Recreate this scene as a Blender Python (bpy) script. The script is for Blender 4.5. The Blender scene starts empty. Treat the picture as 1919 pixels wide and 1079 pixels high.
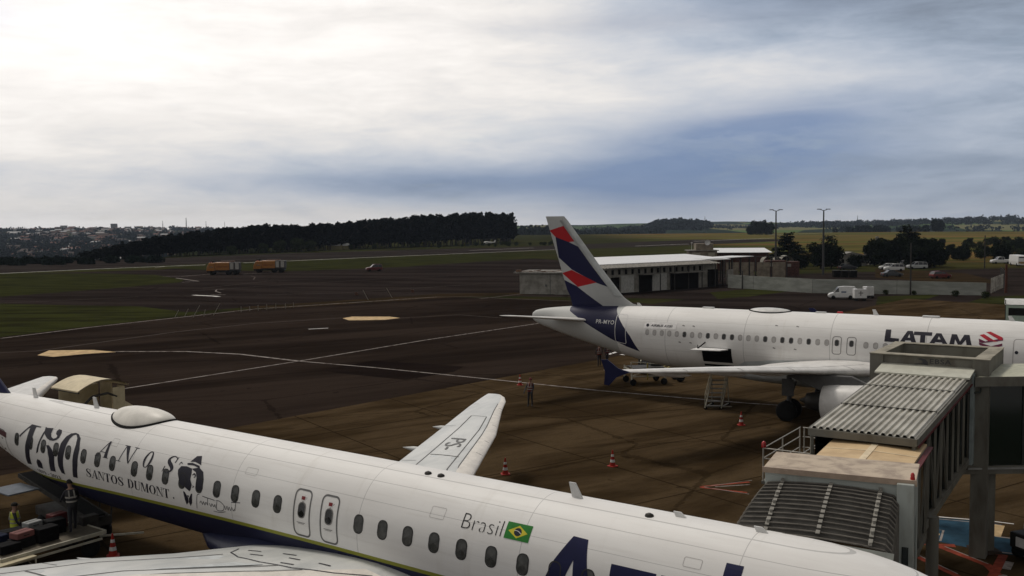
import bpy, bmesh, math, random
from mathutils import Vector, Matrix, noise
from mathutils.geometry import tessellate_polygon
import numpy as np
R=math.radians; PI=math.pi
rnd=random.Random(7)
S=bpy.context.scene; COL=S.collection
# ---------------------------------------------------------------- camera
FPX,PITCH,ROLL,CH=1836.44,.0638,-.01,11.5535
PW,PH=1919.,1079.
cd=bpy.data.cameras.new('camera'); cam=bpy.data.objects.new('camera',cd); COL.objects.link(cam)
cd.sensor_width=36; cd.lens=FPX/PW*36; cd.clip_start=.3; cd.clip_end=40000
cam.matrix_world=Matrix.Translation((0,0,CH))@Matrix.Rotation(PI/2-PITCH,4,'X')@Matrix.Rotation(ROLL,4,'Z')
S.camera=cam
# ---------------------------------------------------------------- light and exposure
S.view_settings.view_transform='Standard'; S.view_settings.look='None'
S.view_settings.exposure=0.12; S.view_settings.gamma=1
SUN_AZ,SUN_EL=R(-38),R(58)     # azimuth from +Y towards +X
sd=bpy.data.lights.new('sun','SUN'); sd.energy=1.5; sd.angle=R(10); sd.color=(1,.93,.84)
so=bpy.data.objects.new('sun',sd); COL.objects.link(so)
sv=Vector((math.sin(SUN_AZ)*math.cos(SUN_EL),math.cos(SUN_AZ)*math.cos(SUN_EL),math.sin(SUN_EL)))
so.rotation_euler=sv.to_track_quat('Z','Y').to_euler()

class NG:
    """tiny node helper"""
    def __init__(s,nt): s.t=nt; s.n=nt.nodes; s.l=nt.links
    def new(s,ty,**k):
        n=s.n.new(ty)
        for a,b in k.items(): setattr(n,a,b)
        return n
    def put(s,sock,v):
        if hasattr(v,'is_output') or isinstance(v,bpy.types.NodeSocket): s.l.new(v,sock)
        elif isinstance(v,(tuple,list)) and len(v)==3 and sock.type=='RGBA': sock.default_value=(*v,1)
        else: sock.default_value=v
    def m(s,op,a,b=None,c=None,clamp=False):
        n=s.new('ShaderNodeMath',operation=op,use_clamp=clamp); s.put(n.inputs[0],a)
        if b is not None: s.put(n.inputs[1],b)
        if c is not None: s.put(n.inputs[2],c)
        return n.outputs[0]
    def mix(s,f,a,b,blend='MIX'):
        n=s.new('ShaderNodeMix',data_type='RGBA',blend_type=blend); n.clamp_factor=True
        s.put(n.inputs[0],f); s.put(n.inputs[6],a); s.put(n.inputs[7],b); return n.outputs[2]
    def ramp(s,v,a,b,c=0.,d=1.):
        n=s.new('ShaderNodeMapRange'); n.clamp=True; n.interpolation_type='SMOOTHSTEP'
        for i,x in enumerate((v,a,b,c,d)): s.put(n.inputs[i],x)
        return n.outputs[0]
    def noise(s,vec,scale=1,detail=4,rough=.55,dist=0,stretch=None):
        if stretch: vec=s.vm(vec,stretch)
        n=s.new('ShaderNodeTexNoise'); s.put(n.inputs['Vector'],vec)
        n.inputs['Scale'].default_value=scale; n.inputs['Detail'].default_value=detail
        n.inputs['Roughness'].default_value=rough; n.inputs['Distortion'].default_value=dist
        return n.outputs[0]
    def vm(s,vec,sc):
        n=s.new('ShaderNodeVectorMath',operation='MULTIPLY'); s.put(n.inputs[0],vec); n.inputs[1].default_value=sc; return n.outputs[0]
    def add3(s,vec,o):
        n=s.new('ShaderNodeVectorMath',operation='ADD'); s.put(n.inputs[0],vec); n.inputs[1].default_value=o; return n.outputs[0]
    def dot(s,vec,a):
        n=s.new('ShaderNodeVectorMath',operation='DOT_PRODUCT'); s.put(n.inputs[0],vec); n.inputs[1].default_value=a; return n.outputs['Value']
    def sep(s,v):
        n=s.new('ShaderNodeSeparateXYZ'); s.put(n.inputs[0],v); return n.outputs
    def comb(s,x,y,z):
        n=s.new('ShaderNodeCombineXYZ'); s.put(n.inputs[0],x); s.put(n.inputs[1],y); s.put(n.inputs[2],z); return n.outputs[0]
    def obj(s): return s.new('ShaderNodeTexCoord').outputs['Object']
    def gen(s): return s.new('ShaderNodeTexCoord').outputs['Generated']
    def pos(s): return s.new('ShaderNodeNewGeometry').outputs['Position']
# world: physical sky behind broken cloud
w=bpy.data.worlds.new('World'); S.world=w; w.use_nodes=True
G_=NG(w.node_tree); G_.n.clear()
out=G_.new('ShaderNodeOutputWorld')
sky=G_.new('ShaderNodeTexSky',sky_type='NISHITA'); sky.sun_disc=False; sky.sun_elevation=SUN_EL; sky.sun_rotation=SUN_AZ
d=G_.gen(); dx,dy,dz=G_.sep(d)[0:3]
az=G_.m('ARCTAN2',dx,dy); el=G_.m('ARCSINE',dz)
def blob(a0,e0,sa,se,amp,skew=0.):
    u=G_.m('SUBTRACT',az,a0); v=G_.m('SUBTRACT',G_.m('SUBTRACT',el,e0),G_.m('MULTIPLY',u,skew))
    q=G_.m('ADD',G_.m('POWER',G_.m('ABSOLUTE',G_.m('DIVIDE',u,sa)),2.),G_.m('POWER',G_.m('ABSOLUTE',G_.m('DIVIDE',v,se)),2.))
    return G_.m('MULTIPLY',G_.m('EXPONENT',G_.m('MULTIPLY',q,-1.)),amp)
inv=G_.m('DIVIDE',1.,G_.m('ADD',G_.m('MAXIMUM',dz,0.),.10))
pc=G_.comb(G_.m('MULTIPLY',dx,inv),G_.m('MULTIPLY',dy,inv),0.)
n1=G_.noise(G_.comb(G_.m('MULTIPLY',az,5.),G_.m('MULTIPLY',el,22.),0.),1.,8,.58,.4)
n2=G_.noise(pc,1.1,9,.62,.6)
n4=G_.noise(G_.comb(G_.m('MULTIPLY',az,26.),G_.m('MULTIPLY',el,95.),9.),1.,7,.68,.9)
n3=G_.noise(G_.add3(G_.comb(G_.m('MULTIPLY',az,3.),G_.m('MULTIPLY',el,40.),0.),(7,3,0)),1.,6,.5,.8)
br=G_.ramp(az,-.55,.5,.89,.48)                # bright towards the hidden sun on the left
br=G_.m('ADD',br,blob(-.42,.19,.42,.11,.17)); br=G_.m('ADD',br,blob(-.05,.22,.2,.1,.12))
br=G_.m('SUBTRACT',br,blob(-.3,.05,.5,.035,.10)); br=G_.m('SUBTRACT',br,blob(-.10,.04,.22,.018,.20))
br=G_.m('ADD',br,blob(0.,.0,2.,.022,.16)); br=G_.m('SUBTRACT',br,blob(.38,.210,.22,.035,.24)); br=G_.m('ADD',br,blob(.22,.13,.16,.035,.13))
br=G_.m('ADD',br,blob(.0,.115,.2,.05,.06))
br=G_.m('ADD',br,G_.m('MULTIPLY',G_.m('SUBTRACT',n1,.5),.50))
br=G_.m('ADD',br,G_.m('MULTIPLY',G_.m('SUBTRACT',n2,.5),.14))
br=G_.m('ADD',br,G_.m('MULTIPLY',G_.m('SUBTRACT',G_.noise(G_.comb(G_.m('MULTIPLY',az,14.),G_.m('MULTIPLY',el,60.),3.),1.,6,.6,.7),.5),.22))
back=G_.m('MULTIPLY',G_.ramp(G_.m('ABSOLUTE',az),.7,1.5,1.,.52),G_.ramp(el,.3,.9,1.,.75))   # unseen sky overhead and behind, dimmed to lower the light on surfaces
br=G_.m('ADD',br,G_.m('MULTIPLY',G_.m('SUBTRACT',n4,.5),.08)); br=G_.m('SUBTRACT',br,G_.ramp(el,.17,.05,0.,.06)); br=G_.m('MAXIMUM',br,.12)
warm=G_.mix(G_.ramp(br,.3,.9),(.80,.945,1.18),(1.0,.955,.91))
warm=G_.mix(G_.ramp(back,.97,.70),warm,(1.0,.955,.90)); br=G_.m('MULTIPLY',br,back)
cl=G_.new('ShaderNodeVectorMath',operation='SCALE'); G_.put(cl.inputs[0],warm); G_.put(cl.inputs[3],br)
# distant rain shaft (dark blue mass) right of centre, and thin slate bands
shaft=G_.m('ADD',G_.m('MULTIPLY',blob(.225,.064,.140,.040,1.0,.10),G_.ramp(G_.m('ADD',n1,G_.m('MULTIPLY',G_.m('SUBTRACT',n4,.5),.35)),.28,.60,.42,1.1)),blob(.02,.045,.26,.017,.60)); shaft=G_.m('ADD',shaft,blob(.145,.045,.07,.04,.45)); shaft=G_.m('ADD',shaft,blob(.27,.10,.12,.02,.4,.1))
shaft=G_.m('MULTIPLY',shaft,G_.ramp(G_.m('ADD',G_.m('MULTIPLY',n3,.8),G_.m('MULTIPLY',n1,.4)),.35,.75,.80,1.15),clamp=True)
shaft=G_.m('MULTIPLY',shaft,.80)
c1=G_.mix(shaft,cl.outputs[0],(.135,.215,.39))
c1=G_.mix(blob(.43,.055,.09,.008,.4),c1,(.20,.25,.34))
c1=G_.mix(blob(.26,.207,.13,.014,.42,-.02),c1,(.27,.32,.42)); c1=G_.mix(blob(.12,.197,.13,.010,.35),c1,(.36,.38,.45))
c1=G_.mix(blob(-.52,.19,.06,.016,.45),c1,(.55,.60,.80))
skyc=G_.new('ShaderNodeVectorMath',operation='SCALE'); G_.put(skyc.inputs[0],sky.outputs[0]); skyc.inputs[3].default_value=.10
cover=G_.ramp(n2,.25,.42,.86,.97)
full=G_.mix(cover,skyc.outputs[0],c1)
bg=G_.new('ShaderNodeBackground'); G_.put(bg.inputs[0],full); bg.inputs[1].default_value=1.0
G_.l.new(bg.outputs[0],out.inputs[0])
try: w.cycles.sampling_method='MANUAL'; w.cycles.sample_map_resolution=512
except Exception: pass

# ---------------------------------------------------------------- photo pixel -> world point (used to read off where things stand)
def ray(u,v):
    du,dv=u-PW/2,v-PH/2; cr,sr=math.cos(ROLL),math.sin(ROLL)
    x=du*cr+dv*sr; y=-du*sr+dv*cr; c,s=math.cos(PITCH),math.sin(PITCH)
    return Vector((x,FPX*c-y*s,-FPX*s-y*c))
def G(u,v,z=0.):
    d=ray(u,v); k=(z-CH)/d.z; return Vector((d.x*k,d.y*k,z))
def horizon(u): return PH/2-FPX*math.tan(PITCH)-ROLL*-1*(u-PW/2)*-1

# ---------------------------------------------------------------- materials
MATS={}
def mat(name,col,rough=.6,metal=0.,var=.12,scale=3.,spec=.3,bump=0.,stretch=None,coord='obj',col2=None,lo=.35,hi=.65,detail=5,emit=None,coat=0.):
    if name in MATS: return MATS[name]
    m=bpy.data.materials.new(name); m.use_nodes=True; g=NG(m.node_tree); b=g.n['Principled BSDF']
    c=g.obj() if coord=='obj' else g.pos()
    nz=g.noise(c,scale,detail,.6,.2,stretch)
    dark=col2 if col2 else tuple(x*(1-var) for x in col); lite=col if col2 else tuple(min(1,x*(1+var)) for x in col)
    g.put(b.inputs['Base Color'],g.mix(g.ramp(nz,lo,hi),dark,lite))
    b.inputs['Roughness'].default_value=rough; b.inputs['Metallic'].default_value=metal
    b.inputs['Specular IOR Level'].default_value=spec
    if coat: b.inputs['Coat Weight'].default_value=coat; b.inputs['Coat Roughness'].default_value=.15
    if emit: b.inputs['Emission Color'].default_value=(*emit,1); b.inputs['Emission Strength'].default_value=1
    if bump:
        bn=g.new('ShaderNodeBump'); bn.inputs['Strength'].default_value=bump; bn.inputs['Distance'].default_value=.05
        g.put(bn.inputs['Height'],nz); g.put(b.inputs['Normal'],bn.outputs[0])
    MATS[name]=m; return m
def convex(g,vec,poly):
    """mask of a convex polygon given in (s,z); object x = -s"""
    P=[(-p[0],p[1]) for p in poly]; A=sum(P[i][0]*P[(i+1)%len(P)][1]-P[(i+1)%len(P)][0]*P[i][1] for i in range(len(P)))
    if A<0: P=P[::-1]
    r=None
    for i in range(len(P)):
        (x0,z0),(x1,z1)=P[i],P[(i+1)%len(P)]; a,b=-(z1-z0),(x1-x0); c=-(a*x0+b*z0)
        t=g.m('GREATER_THAN',g.m('ADD',g.dot(vec,(a,0,b)),c),0.)
        r=t if r is None else g.m('MULTIPLY',r,t)
    return r
WHITE=(.80,.79,.77)
# ---------------------------------------------------------------- object helpers
def place(root,name,loc,rz=0.,label=None,cat=None,group=None):
    pass
def thing(name,label,cat,loc=(0,0,0),rz=0.,group=None):
    o=bpy.data.objects.new(name,None); COL.objects.link(o); o.empty_display_size=.3
    o.location=loc; o.rotation_euler=(0,0,rz); tag(o,label,cat,group); return o
def tag(o,label,cat,group=None,kind=None):
    if label: o['label']=label
    if cat: o['category']=cat
    if group: o['group']=group
    if kind: o['kind']=kind
    return o
def Mx(o): return Matrix.Translation(o.location)@Matrix.Rotation(o.rotation_euler[2],4,'Z')
class MB:
    def __init__(s,M=None): s.v=[];s.f=[];s.mi=[];s.sm=[];s.M=M or Matrix();s.cur=0;s.smooth=False
    def add(s,vs,fs,mi=None,smooth=None):
        k=len(s.v); s.v+=[tuple(s.M@Vector(p)) for p in vs]; s.f+=[tuple(i+k for i in f) for f in fs]
        s.mi+=[s.cur if mi is None else mi]*len(fs); s.sm+=[s.smooth if smooth is None else smooth]*len(fs); return s
    def box(s,c,sz,rz=0.,mi=None,taper=1.):
        hx,hy,hz=sz[0]/2,sz[1]/2,sz[2]/2; cs,sn=math.cos(rz),math.sin(rz); vs=[]
        for dz_ in (-1,1):
            k=1 if dz_<0 else taper
            for a,b in ((-1,-1),(1,-1),(1,1),(-1,1)):
                x,y=a*hx*k,b*hy*k; vs.append((c[0]+x*cs-y*sn,c[1]+x*sn+y*cs,c[2]+dz_*hz))
        return s.add(vs,[(3,2,1,0),(4,5,6,7),(0,1,5,4),(1,2,6,5),(2,3,7,6),(3,0,4,7)],mi,False)
    def bar(s,a,b,w,h=None,mi=None):
        a,b=Vector(a),Vector(b); d=(b-a).normalized(); h=h or w
        side=d.cross(Vector((0,0,1)));
        if side.length<1e-3: side=Vector((1,0,0))
        side.normalize(); up=side.cross(d); vs=[]
        for p in (a,b):
            for x,y in ((-1,-1),(1,-1),(1,1),(-1,1)): vs.append(p+side*x*w/2+up*y*h/2)
        return s.add(vs,[(0,1,2,3),(7,6,5,4),(0,4,5,1),(1,5,6,2),(2,6,7,3),(3,7,4,0)],mi,False)
    def tube(s,a,b,r0,r1=None,n=10,mi=None,cap=True,smooth=True):
        a,b=Vector(a),Vector(b); r1=r0 if r1 is None else r1; d=(b-a).normalized()
        x=d.orthogonal().normalized(); y=d.cross(x); vs=[]
        for p,r in ((a,r0),(b,r1)):
            for i in range(n): t=2*PI*i/n; vs.append(p+x*math.cos(t)*r+y*math.sin(t)*r)
        s.add(vs,[(i,(i+1)%n,n+(i+1)%n,n+i) for i in range(n)],mi,smooth)
        if cap: s.add(vs,[tuple(range(n))[::-1],tuple(range(n,2*n))],mi,False)
        return s
    def path(s,pts,r,n=6,mi=None):
        for a,b in zip(pts,pts[1:]): s.tube(a,b,r,r,n,mi)
        return s
    def loft(s,rings,mi=None,closed=True,caps=True,smooth=True):
        n=len(rings[0]); vs=[p for r in rings for p in r]; fs=[]
        for j in range(len(rings)-1):
            for i in range(n if closed else n-1): k=(i+1)%n; fs.append((j*n+i,j*n+k,(j+1)*n+k,(j+1)*n+i))
        s.add(vs,fs,mi,smooth)
        if caps: s.add(vs,[tuple(range(n))[::-1],tuple(range((len(rings)-1)*n,len(rings)*n))],mi,False)
        return s
    def prism(s,poly,z0,z1,mi=None,ax='z'):
        n=len(poly); P=(lambda a,b,c:(a,b,c)) if ax=='z' else ((lambda a,b,c:(a,c,b)) if ax=='y' else (lambda a,b,c:(c,a,b)))
        vs=[P(a,b,z0) for a,b in poly]+[P(a,b,z1) for a,b in poly]
        return s.add(vs,[tuple(range(n))[::-1],tuple(range(n,2*n))]+[(i,(i+1)%n,n+(i+1)%n,n+i) for i in range(n)],mi,False)
    def build(s,name,mats,parent=None,world=False,bevel=0.,recalc=True):
        me=bpy.data.meshes.new(name); v=s.v
        if world and parent is not None:
            I=Mx(parent).inverted(); v=[tuple(I@Vector(p)) for p in v]
        me.from_pydata(v,[],s.f); 
        for m in (mats if isinstance(mats,(list,tuple)) else [mats]): me.materials.append(m)
        me.polygons.foreach_set('material_index',s.mi); me.polygons.foreach_set('use_smooth',s.sm)
        if recalc:
            bm=bmesh.new(); bm.from_mesh(me); bmesh.ops.recalc_face_normals(bm,faces=bm.faces); bm.to_mesh(me); bm.free()
        me.update()
        o=bpy.data.objects.new(name,me); COL.objects.link(o)
        if parent is not None: o.parent=parent
        if bevel:
            b=o.modifiers.new('bevel','BEVEL'); b.width=bevel; b.segments=2; b.limit_method='ANGLE'; b.angle_limit=R(40)
        return o
def own(o,base):
    """move a lone mesh's origin to base"""
    base=Vector(base); o.data.transform(Matrix.Translation(-base)); o.location=base; return o
def copy_tree(o,parent=None):
    c=o.copy(); COL.objects.link(c)
    if parent is not None: c.parent=parent; c.matrix_parent_inverse=Matrix()
    for ch in list(KIDS(o)): copy_tree(ch,c)
    return c
def KIDS(o): return [x for x in bpy.data.objects if x.parent==o] if not hasattr(o,'children') else list(o.children)

# ================================================================= GROUND
def smooth(a,b,x): t=max(0,min(1,(x-a)/(b-a))); return t*t*(3-2*t)
def terrain(x,y):
    r=math.hypot(x,y); a=math.atan2(x,y)
    if y<=0: a=.6 if x>0 else -.6
    L=1-smooth(-.36,-.22,a)                      # valley with the town on the left
    d0=360*L+1150*(1-L); 
    if r<d0: return 0.
    mid=d0+(550*L+500*(1-L)); dip=-(30*L+9*(1-L)); ridge=3300*L+4000*(1-L)
    n=noise.noise((x/900.,y/900.,3.))*1.0+noise.noise((x/300.,y/300.,9.))*.35
    hr=(9+n*5)*L+(9+n*16)*(1-L)
    bump=11*math.exp(-((a-.165)/.035)**2)*(1-L)
    z=dip*smooth(d0,mid,r)
    if r>mid: z=dip+(hr-dip)*smooth(mid,ridge,r)+bump*smooth(1600,2700,r)*(1-smooth(3000,4200,r))
    if r>ridge: z-= (r-ridge)*.004
    z+=n*3*smooth(d0,d0+400,r)
    return z
def fields(g,p,c):
    """patchwork of crop fields and woods far out"""
    vo=g.new('ShaderNodeTexVoronoi'); g.put(vo.inputs['Vector'],g.vm(p,(1,.45,0))); vo.inputs['Scale'].default_value=.0042; vo.inputs['Randomness'].default_value=.9
    h=g.sep(vo.outputs['Color'])[0]
    a=g.mix(g.ramp(h,.30,.34),(.016,.026,.016),(.075,.115,.035)); a=g.mix(g.ramp(h,.62,.64),a,(.13,.125,.06)); a=g.mix(g.ramp(h,.82,.84),a,(.03,.05,.02))
    return a
def ground_mat():
    m=bpy.data.materials.new('grassland'); m.use_nodes=True; g=NG(m.node_tree); b=g.n['Principled BSDF']; p=g.pos()
    x,y,z=g.sep(p)[0:3]
    n=g.noise(p,.035,7,.6,.3,(.35,1,1)); n2=g.noise(p,.25,5,.6,0,(.4,1,1)); n3=g.noise(g.add3(p,(900,40,0)),.012,5,.6,.5,(.3,1.6,1)); n4=g.noise(p,1.6,4,.7)
    gr=g.mix(g.ramp(n,.35,.65),(.016,.020,.0075),(.036,.042,.012))
    gr=g.mix(g.ramp(n2,.42,.72),gr,(.040,.030,.014)); gr=g.mix(g.ramp(n4,.45,.75),gr,(.020,.018,.009))
    far=g.ramp(y,215,320); rt=g.m('MULTIPLY',far,g.ramp(x,60,150))
    hay=g.mix(g.ramp(n3,.38,.62),(.060,.078,.020),(.15,.088,.035)); hay=g.mix(g.ramp(n,.5,.75),hay,(.12,.13,.035)); hay=g.mix(g.ramp(g.noise(p,.02,6,.65,.3,(.25,1.5,1)),.5,.62),hay,(.055,.045,.018))
    gr=g.mix(rt,gr,hay)
    r=g.new('ShaderNodeVectorMath',operation='LENGTH'); g.put(r.inputs[0],p)
    gr=g.mix(g.ramp(r.outputs['Value'],1150,1500),gr,fields(g,p,None))
    # the valley side under the town
    sc=g.m('MULTIPLY',g.ramp(g.m('DIVIDE',x,g.m('MAXIMUM',y,1.)),-.20,-.30),g.ramp(r.outputs['Value'],380,520))
    gr=g.mix(sc,gr,g.mix(g.ramp(g.noise(p,.006,6,.6,.2,(.5,1,1)),.42,.60),(.013,.020,.013),(.045,.050,.025)))
    g.put(b.inputs['Base Color'],gr); b.inputs['Roughness'].default_value=1; b.inputs['Specular IOR Level'].default_value=0
    bn=g.new('ShaderNodeBump'); bn.inputs['Strength'].default_value=.35; bn.inputs['Distance'].default_value=.3; g.put(bn.inputs['Height'],n4); g.put(b.inputs['Normal'],bn.outputs[0])
    return m
def build_ground():
    rs=[0,20,60,120,200,300]+[300+i*22 for i in range(1,40)]+[1180+i*70 for i in range(0,60)]+[5600,6800,9000,14000]
    na=150; vs=[];fs=[]
    for r in rs:
        for i in range(na+1):
            a=-1.35+2.7*i/na; x,y=r*math.sin(a),r*math.cos(a)-40*(1 if r<1 else 0); 
            vs.append((x,y,terrain(x,y) if r>1 else 0))
    for j in range(len(rs)-1):
        for i in range(na): k=j*(na+1)+i; fs.append((k,k+1,k+na+2,k+na+1))
    # behind the camera
    k=len(vs); vs+=[(-600,-60,0),(600,-60,0),(600,40,0),(-600,40,0)]
    mb=MB(); mb.add(vs[:k],fs,smooth=True); o=mb.build('ground',ground_mat())
    tag(o,None,None,kind='structure')
build_ground()
def asphalt(name,c1,c2,patch=None,streak=(.15,1,1),sc=.12,ang=0.,joints=None,wear=None):
    m=bpy.data.materials.new(name); m.use_nodes=True; g=NG(m.node_tree); b=g.n['Principled BSDF']; p=g.pos()
    mp=g.new('ShaderNodeMapping'); mp.inputs['Rotation'].default_value=(0,0,ang); g.put(mp.inputs[0],p); q=mp.outputs[0]
    n=g.noise(q,sc,7,.62,.4,streak); n2=g.noise(q,sc*7,6,.7,.2,streak); n3=g.noise(g.add3(q,(50,9,0)),.05,4,.5,.5)
    c=g.mix(g.ramp(n,.38,.62),c1,c2); c=g.mix(g.m('MULTIPLY',g.ramp(n2,.45,.8),.5),c,tuple(x*.55 for x in c1)); c=g.mix(g.m('MULTIPLY',g.ramp(n3,.55,.75),.35),c,tuple(x*1.35 for x in c2))
    if wear: c=g.mix(g.m('MULTIPLY',g.ramp(g.noise(q,.5,5,.7,.6,(.5,1,1)),.58,.75),.6),c,wear)
    st=g.noise(g.add3(p,(13,77,0)),.9,3,.5,.3); c=g.mix(g.m('MULTIPLY',g.ramp(st,.66,.74),.55),c,tuple(x*.45 for x in c1))
    ty=g.noise(q,.9,2,.4,.15,(.02,1,1)); c=g.mix(g.m('MULTIPLY',g.ramp(ty,.60,.72),.40),c,tuple(x*.5 for x in c1))
    fine=g.noise(p,9,4,.7); c=g.mix(g.m('MULTIPLY',g.ramp(fine,.4,.7),.22),c,tuple(x*.5 for x in c1))
    vo=g.new('ShaderNodeTexVoronoi',feature='DISTANCE_TO_EDGE'); g.put(vo.inputs['Vector'],g.add3(g.vm(q,(.6,1,1)),(3,5,0))); vo.inputs['Scale'].default_value=.085
    ck=g.m('LESS_THAN',g.m('ADD',vo.outputs['Distance'],g.m('MULTIPLY',g.m('SUBTRACT',n2,.5),.05)),.006); c=g.mix(g.m('MULTIPLY',ck,.5),c,tuple(x*.4 for x in c1))
    if joints:
        xs=g.sep(q); k=None
        for i,sp in ((0,joints),(1,joints)):
            f=g.m('ABSOLUTE',g.m('SUBTRACT',g.m('FRACT',g.m('DIVIDE',xs[i],sp)),.5)); t=g.m('GREATER_THAN',f,.5-.055/sp); k=t if k is None else g.m('MAXIMUM',k,t)
        c=g.mix(g.m('MULTIPLY',k,.75),c,tuple(x*.45 for x in c1))
    g.put(b.inputs['Base Color'],c); b.inputs['Roughness'].default_value=1; b.inputs['Specular IOR Level'].default_value=.0
    return m
ASPH=asphalt('apron_asphalt',(.0150,.0108,.0085),(.0315,.0228,.0180),ang=-.55)
CONC=asphalt('apron_concrete',(.034,.0225,.0115),(.072,.0495,.0270),ang=-.60,joints=7.5,streak=(.3,1,1),sc=.3)
TAXI=asphalt('taxiway_asphalt',(.0160,.0122,.0108),(.0310,.0240,.0212),ang=.3)
RUNW=asphalt('runway_asphalt',(.022,.0175,.0155),(.037,.031,.028),ang=.3)
def sheet(name,pts,m,z,kind='structure',px=True):
    P=[(G(*p) if px else Vector((*p,0))) for p in pts]; mb=MB(); mb.add([(q.x,q.y,z) for q in P],[tuple(range(len(P)))]); o=mb.build(name,m); 
    if o.data.polygons[0].normal.z<0: o.data.flip_normals()
    o['kind']=kind; return o
# runway beyond everything; taxiway band; apron; concrete stand
sheet('runway',[(-900,512),(0,512),(400,493),(960,471),(1300,459),(1480,451),(1480,448),(1300,449),(960,463),(560,474),(300,484),(0,492),(-900,505)],RUNW,.012)
sheet('taxiway',[(-800,632),(0,610),(500,575),(850,553),(1260,560),(2000,600),(2600,600),(2600,520),(1900,502),(1420,515),(1000,484),(790,497),(540,508),(395,497),(300,505),(-500,530),(-900,560)],TAXI,.008)
sheet('service_road',[(1180,575),(1380,548),(1560,546),(1650,560),(1745,585),(1860,556),(1700,552),(1650,552),(2100,700),(1180,640)],TAXI,.010)
sheet('apron',[(-1600,660),(0,632),(160,613),(480,578),(820,556),(1180,566),(1500,590),(2400,640),(2400,1500),(700,2600),(-3000,2600)],ASPH,.016)
sheet('aircraft_stand',[(-1800,1300),(0,892),(430,803),(1080,682),(1175,664),(1320,640),(1700,560),(3000,640),(3000,1500),(900,3200),(-3200,3200)],CONC,.022)
GRASS=mat('mown_grass',(.033,.037,.011),1,var=.3,scale=.35,spec=0,coord='pos',stretch=(.25,1,1),col2=(.017,.017,.0075),detail=7)
EARTH=mat('bare_earth',(.040,.026,.014),1,var=.3,scale=.4,spec=0,coord='pos',stretch=(.25,1,1),col2=(.018,.014,.008),detail=7)
for i,pts in enumerate([[(-700,525),(0,514),(180,512),(290,515),(345,524),(338,529),(200,541),(0,556),(-800,590)],
                        [(-900,590),(0,569),(120,572),(260,574),(350,585),(450,577),(450,580),(180,610),(0,631),(-900,660)],
                        [(320,503),(395,497),(560,489),(980,475),(980,481),(760,500),(540,508),(390,506)],
                        [(1330,548),(1440,538),(1520,541),(1400,556),(1345,560)],[(1645,556),(1765,551),(1700,574),(1640,578)],
                        [(1735,590),(1850,556),(1960,552),(2100,600),(1740,600)]]):
    sheet('grass_verge',pts,GRASS,.020 if i!=5 else .0145)
sheet('earth_strip',[(1640,503),(1810,512),(1880,530),(1780,531),(1640,520)],EARTH,.018)
sheet('earth_strip',[(450,576),(820,551),(990,548),(1040,552),(850,557),(480,581)],EARTH,.0255)
# painted markings
PAINT=mat('worn_white_paint',(.30,.27,.25),.9,var=.25,scale=1.5,spec=.05,coord='pos',col2=(.09,.07,.06),lo=.3,hi=.6)
PAINTB=mat('bright_white_paint',(.62,.60,.58),.8,var=.15,scale=.8,spec=.1,coord='pos')
PYEL=mat('faded_yellow_paint',(.50,.36,.20),.9,var=.2,scale=1.2,spec=.05,coord='pos')
PRED=mat('red_paint',(.22,.045,.025),.9,var=.3,scale=2,spec=.05,coord='pos')
PBLU=mat('blue_paint',(.022,.055,.085),.9,var=.25,scale=1.5,spec=.05,coord='pos')
PDRK=mat('faint_grey_paint',(.060,.046,.038),.9,var=.25,scale=1,spec=.05,coord='pos')
def line(pts,wd,m,z=.028,name='painted_line',px=True):
    P=[(G(*p) if px else Vector((*p,0))) for p in pts]; vs=[];fs=[]
    for i,p in enumerate(P):
        a=P[max(0,i-1)]; b=P[min(len(P)-1,i+1)]; t=(b-a).normalized(); n=Vector((-t.y,t.x,0))*wd/2
        vs+=[(p.x+n.x,p.y+n.y,z),(p.x-n.x,p.y-n.y,z)]
    for i in range(len(P)-1): fs.append((2*i,2*i+1,2*i+3,2*i+2))
    mb=MB(); mb.add(vs,fs); o=mb.build(name,m); o['kind']='structure'
    return o
line([(225,730),(560,677),(800,637),(1010,606)],.22,PAINT)
line([(560,677),(450,664),(350,659),(215,659)],.35,PAINT)
line([(-60,664),(0,661),(70,658),(200,640),(330,622),(480,606),(640,596)],.30,PDRK)
line([(560,677),(700,689),(900,709),(1130,733),(1400,756),(1700,775)],.22,PAINT)
line([(750,596),(860,590),(940,596)],.25,PDRK)
line([(0,634.5),(160,614.5),(480,579),(700,564.5),(820,556.5)],.28,PAINT)
line([(820,556.5),(880,556),(960,560),(1120,566)],.5,PDRK); line([(900,560),(1000,548),(1060,546)],.6,PDRK)
line([(-200,521),(0,512.5),(180,504),(385,496)],.9,PAINTB,.024); line([(455,492.5),(700,482),(960,471),(1100,465)],.9,PAINTB,.024)
line([(880,469),(1000,464.5)],.8,PAINTB,.024); line([(1190,461),(1290,457)],1.1,PAINTB,.024); line([(1300,452),(1450,446)],1.6,PAINTB,.024); line([(1440,440),(1560,436)],1.6,PAINTB,.024)
line([(290,502),(310,499),(385,496.5)],.5,PAINT,.0285); line([(305,518),(340,518),(395,513.5)],.4,PAINT,.0285); line([(330,521),(372,527),(340,529)],.5,PAINT,.0285)
line([(455,513.5),(520,510)],.35,PAINT,.0285)
line([(362,553),(402,555),(410,556)],.9,PAINTB,.0285); line([(395,552),(422,552.5)],.3,PAINT,.0285); line([(414,549),(404,546),(406,543),(420,542)],.25,PAINT,.0285)
line([(475,524),(478,519),(470,517)],.3,PDRK,.0285)
for pts in ([(360,545),(560,532),(760,520),(900,515)],[(480,553),(640,549),(900,532)],[(0,568),(120,563),(260,556)],[(380,540),(500,527),(640,521)]): line(pts,.25,PDRK,.0285)
line([(578,617),(615,615)],.35,PAINTB)
line([(1140,664.5),(1158,659)],.35,PAINTB); line([(1163,664.5),(1178,666)],.35,PAINTB)
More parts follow.
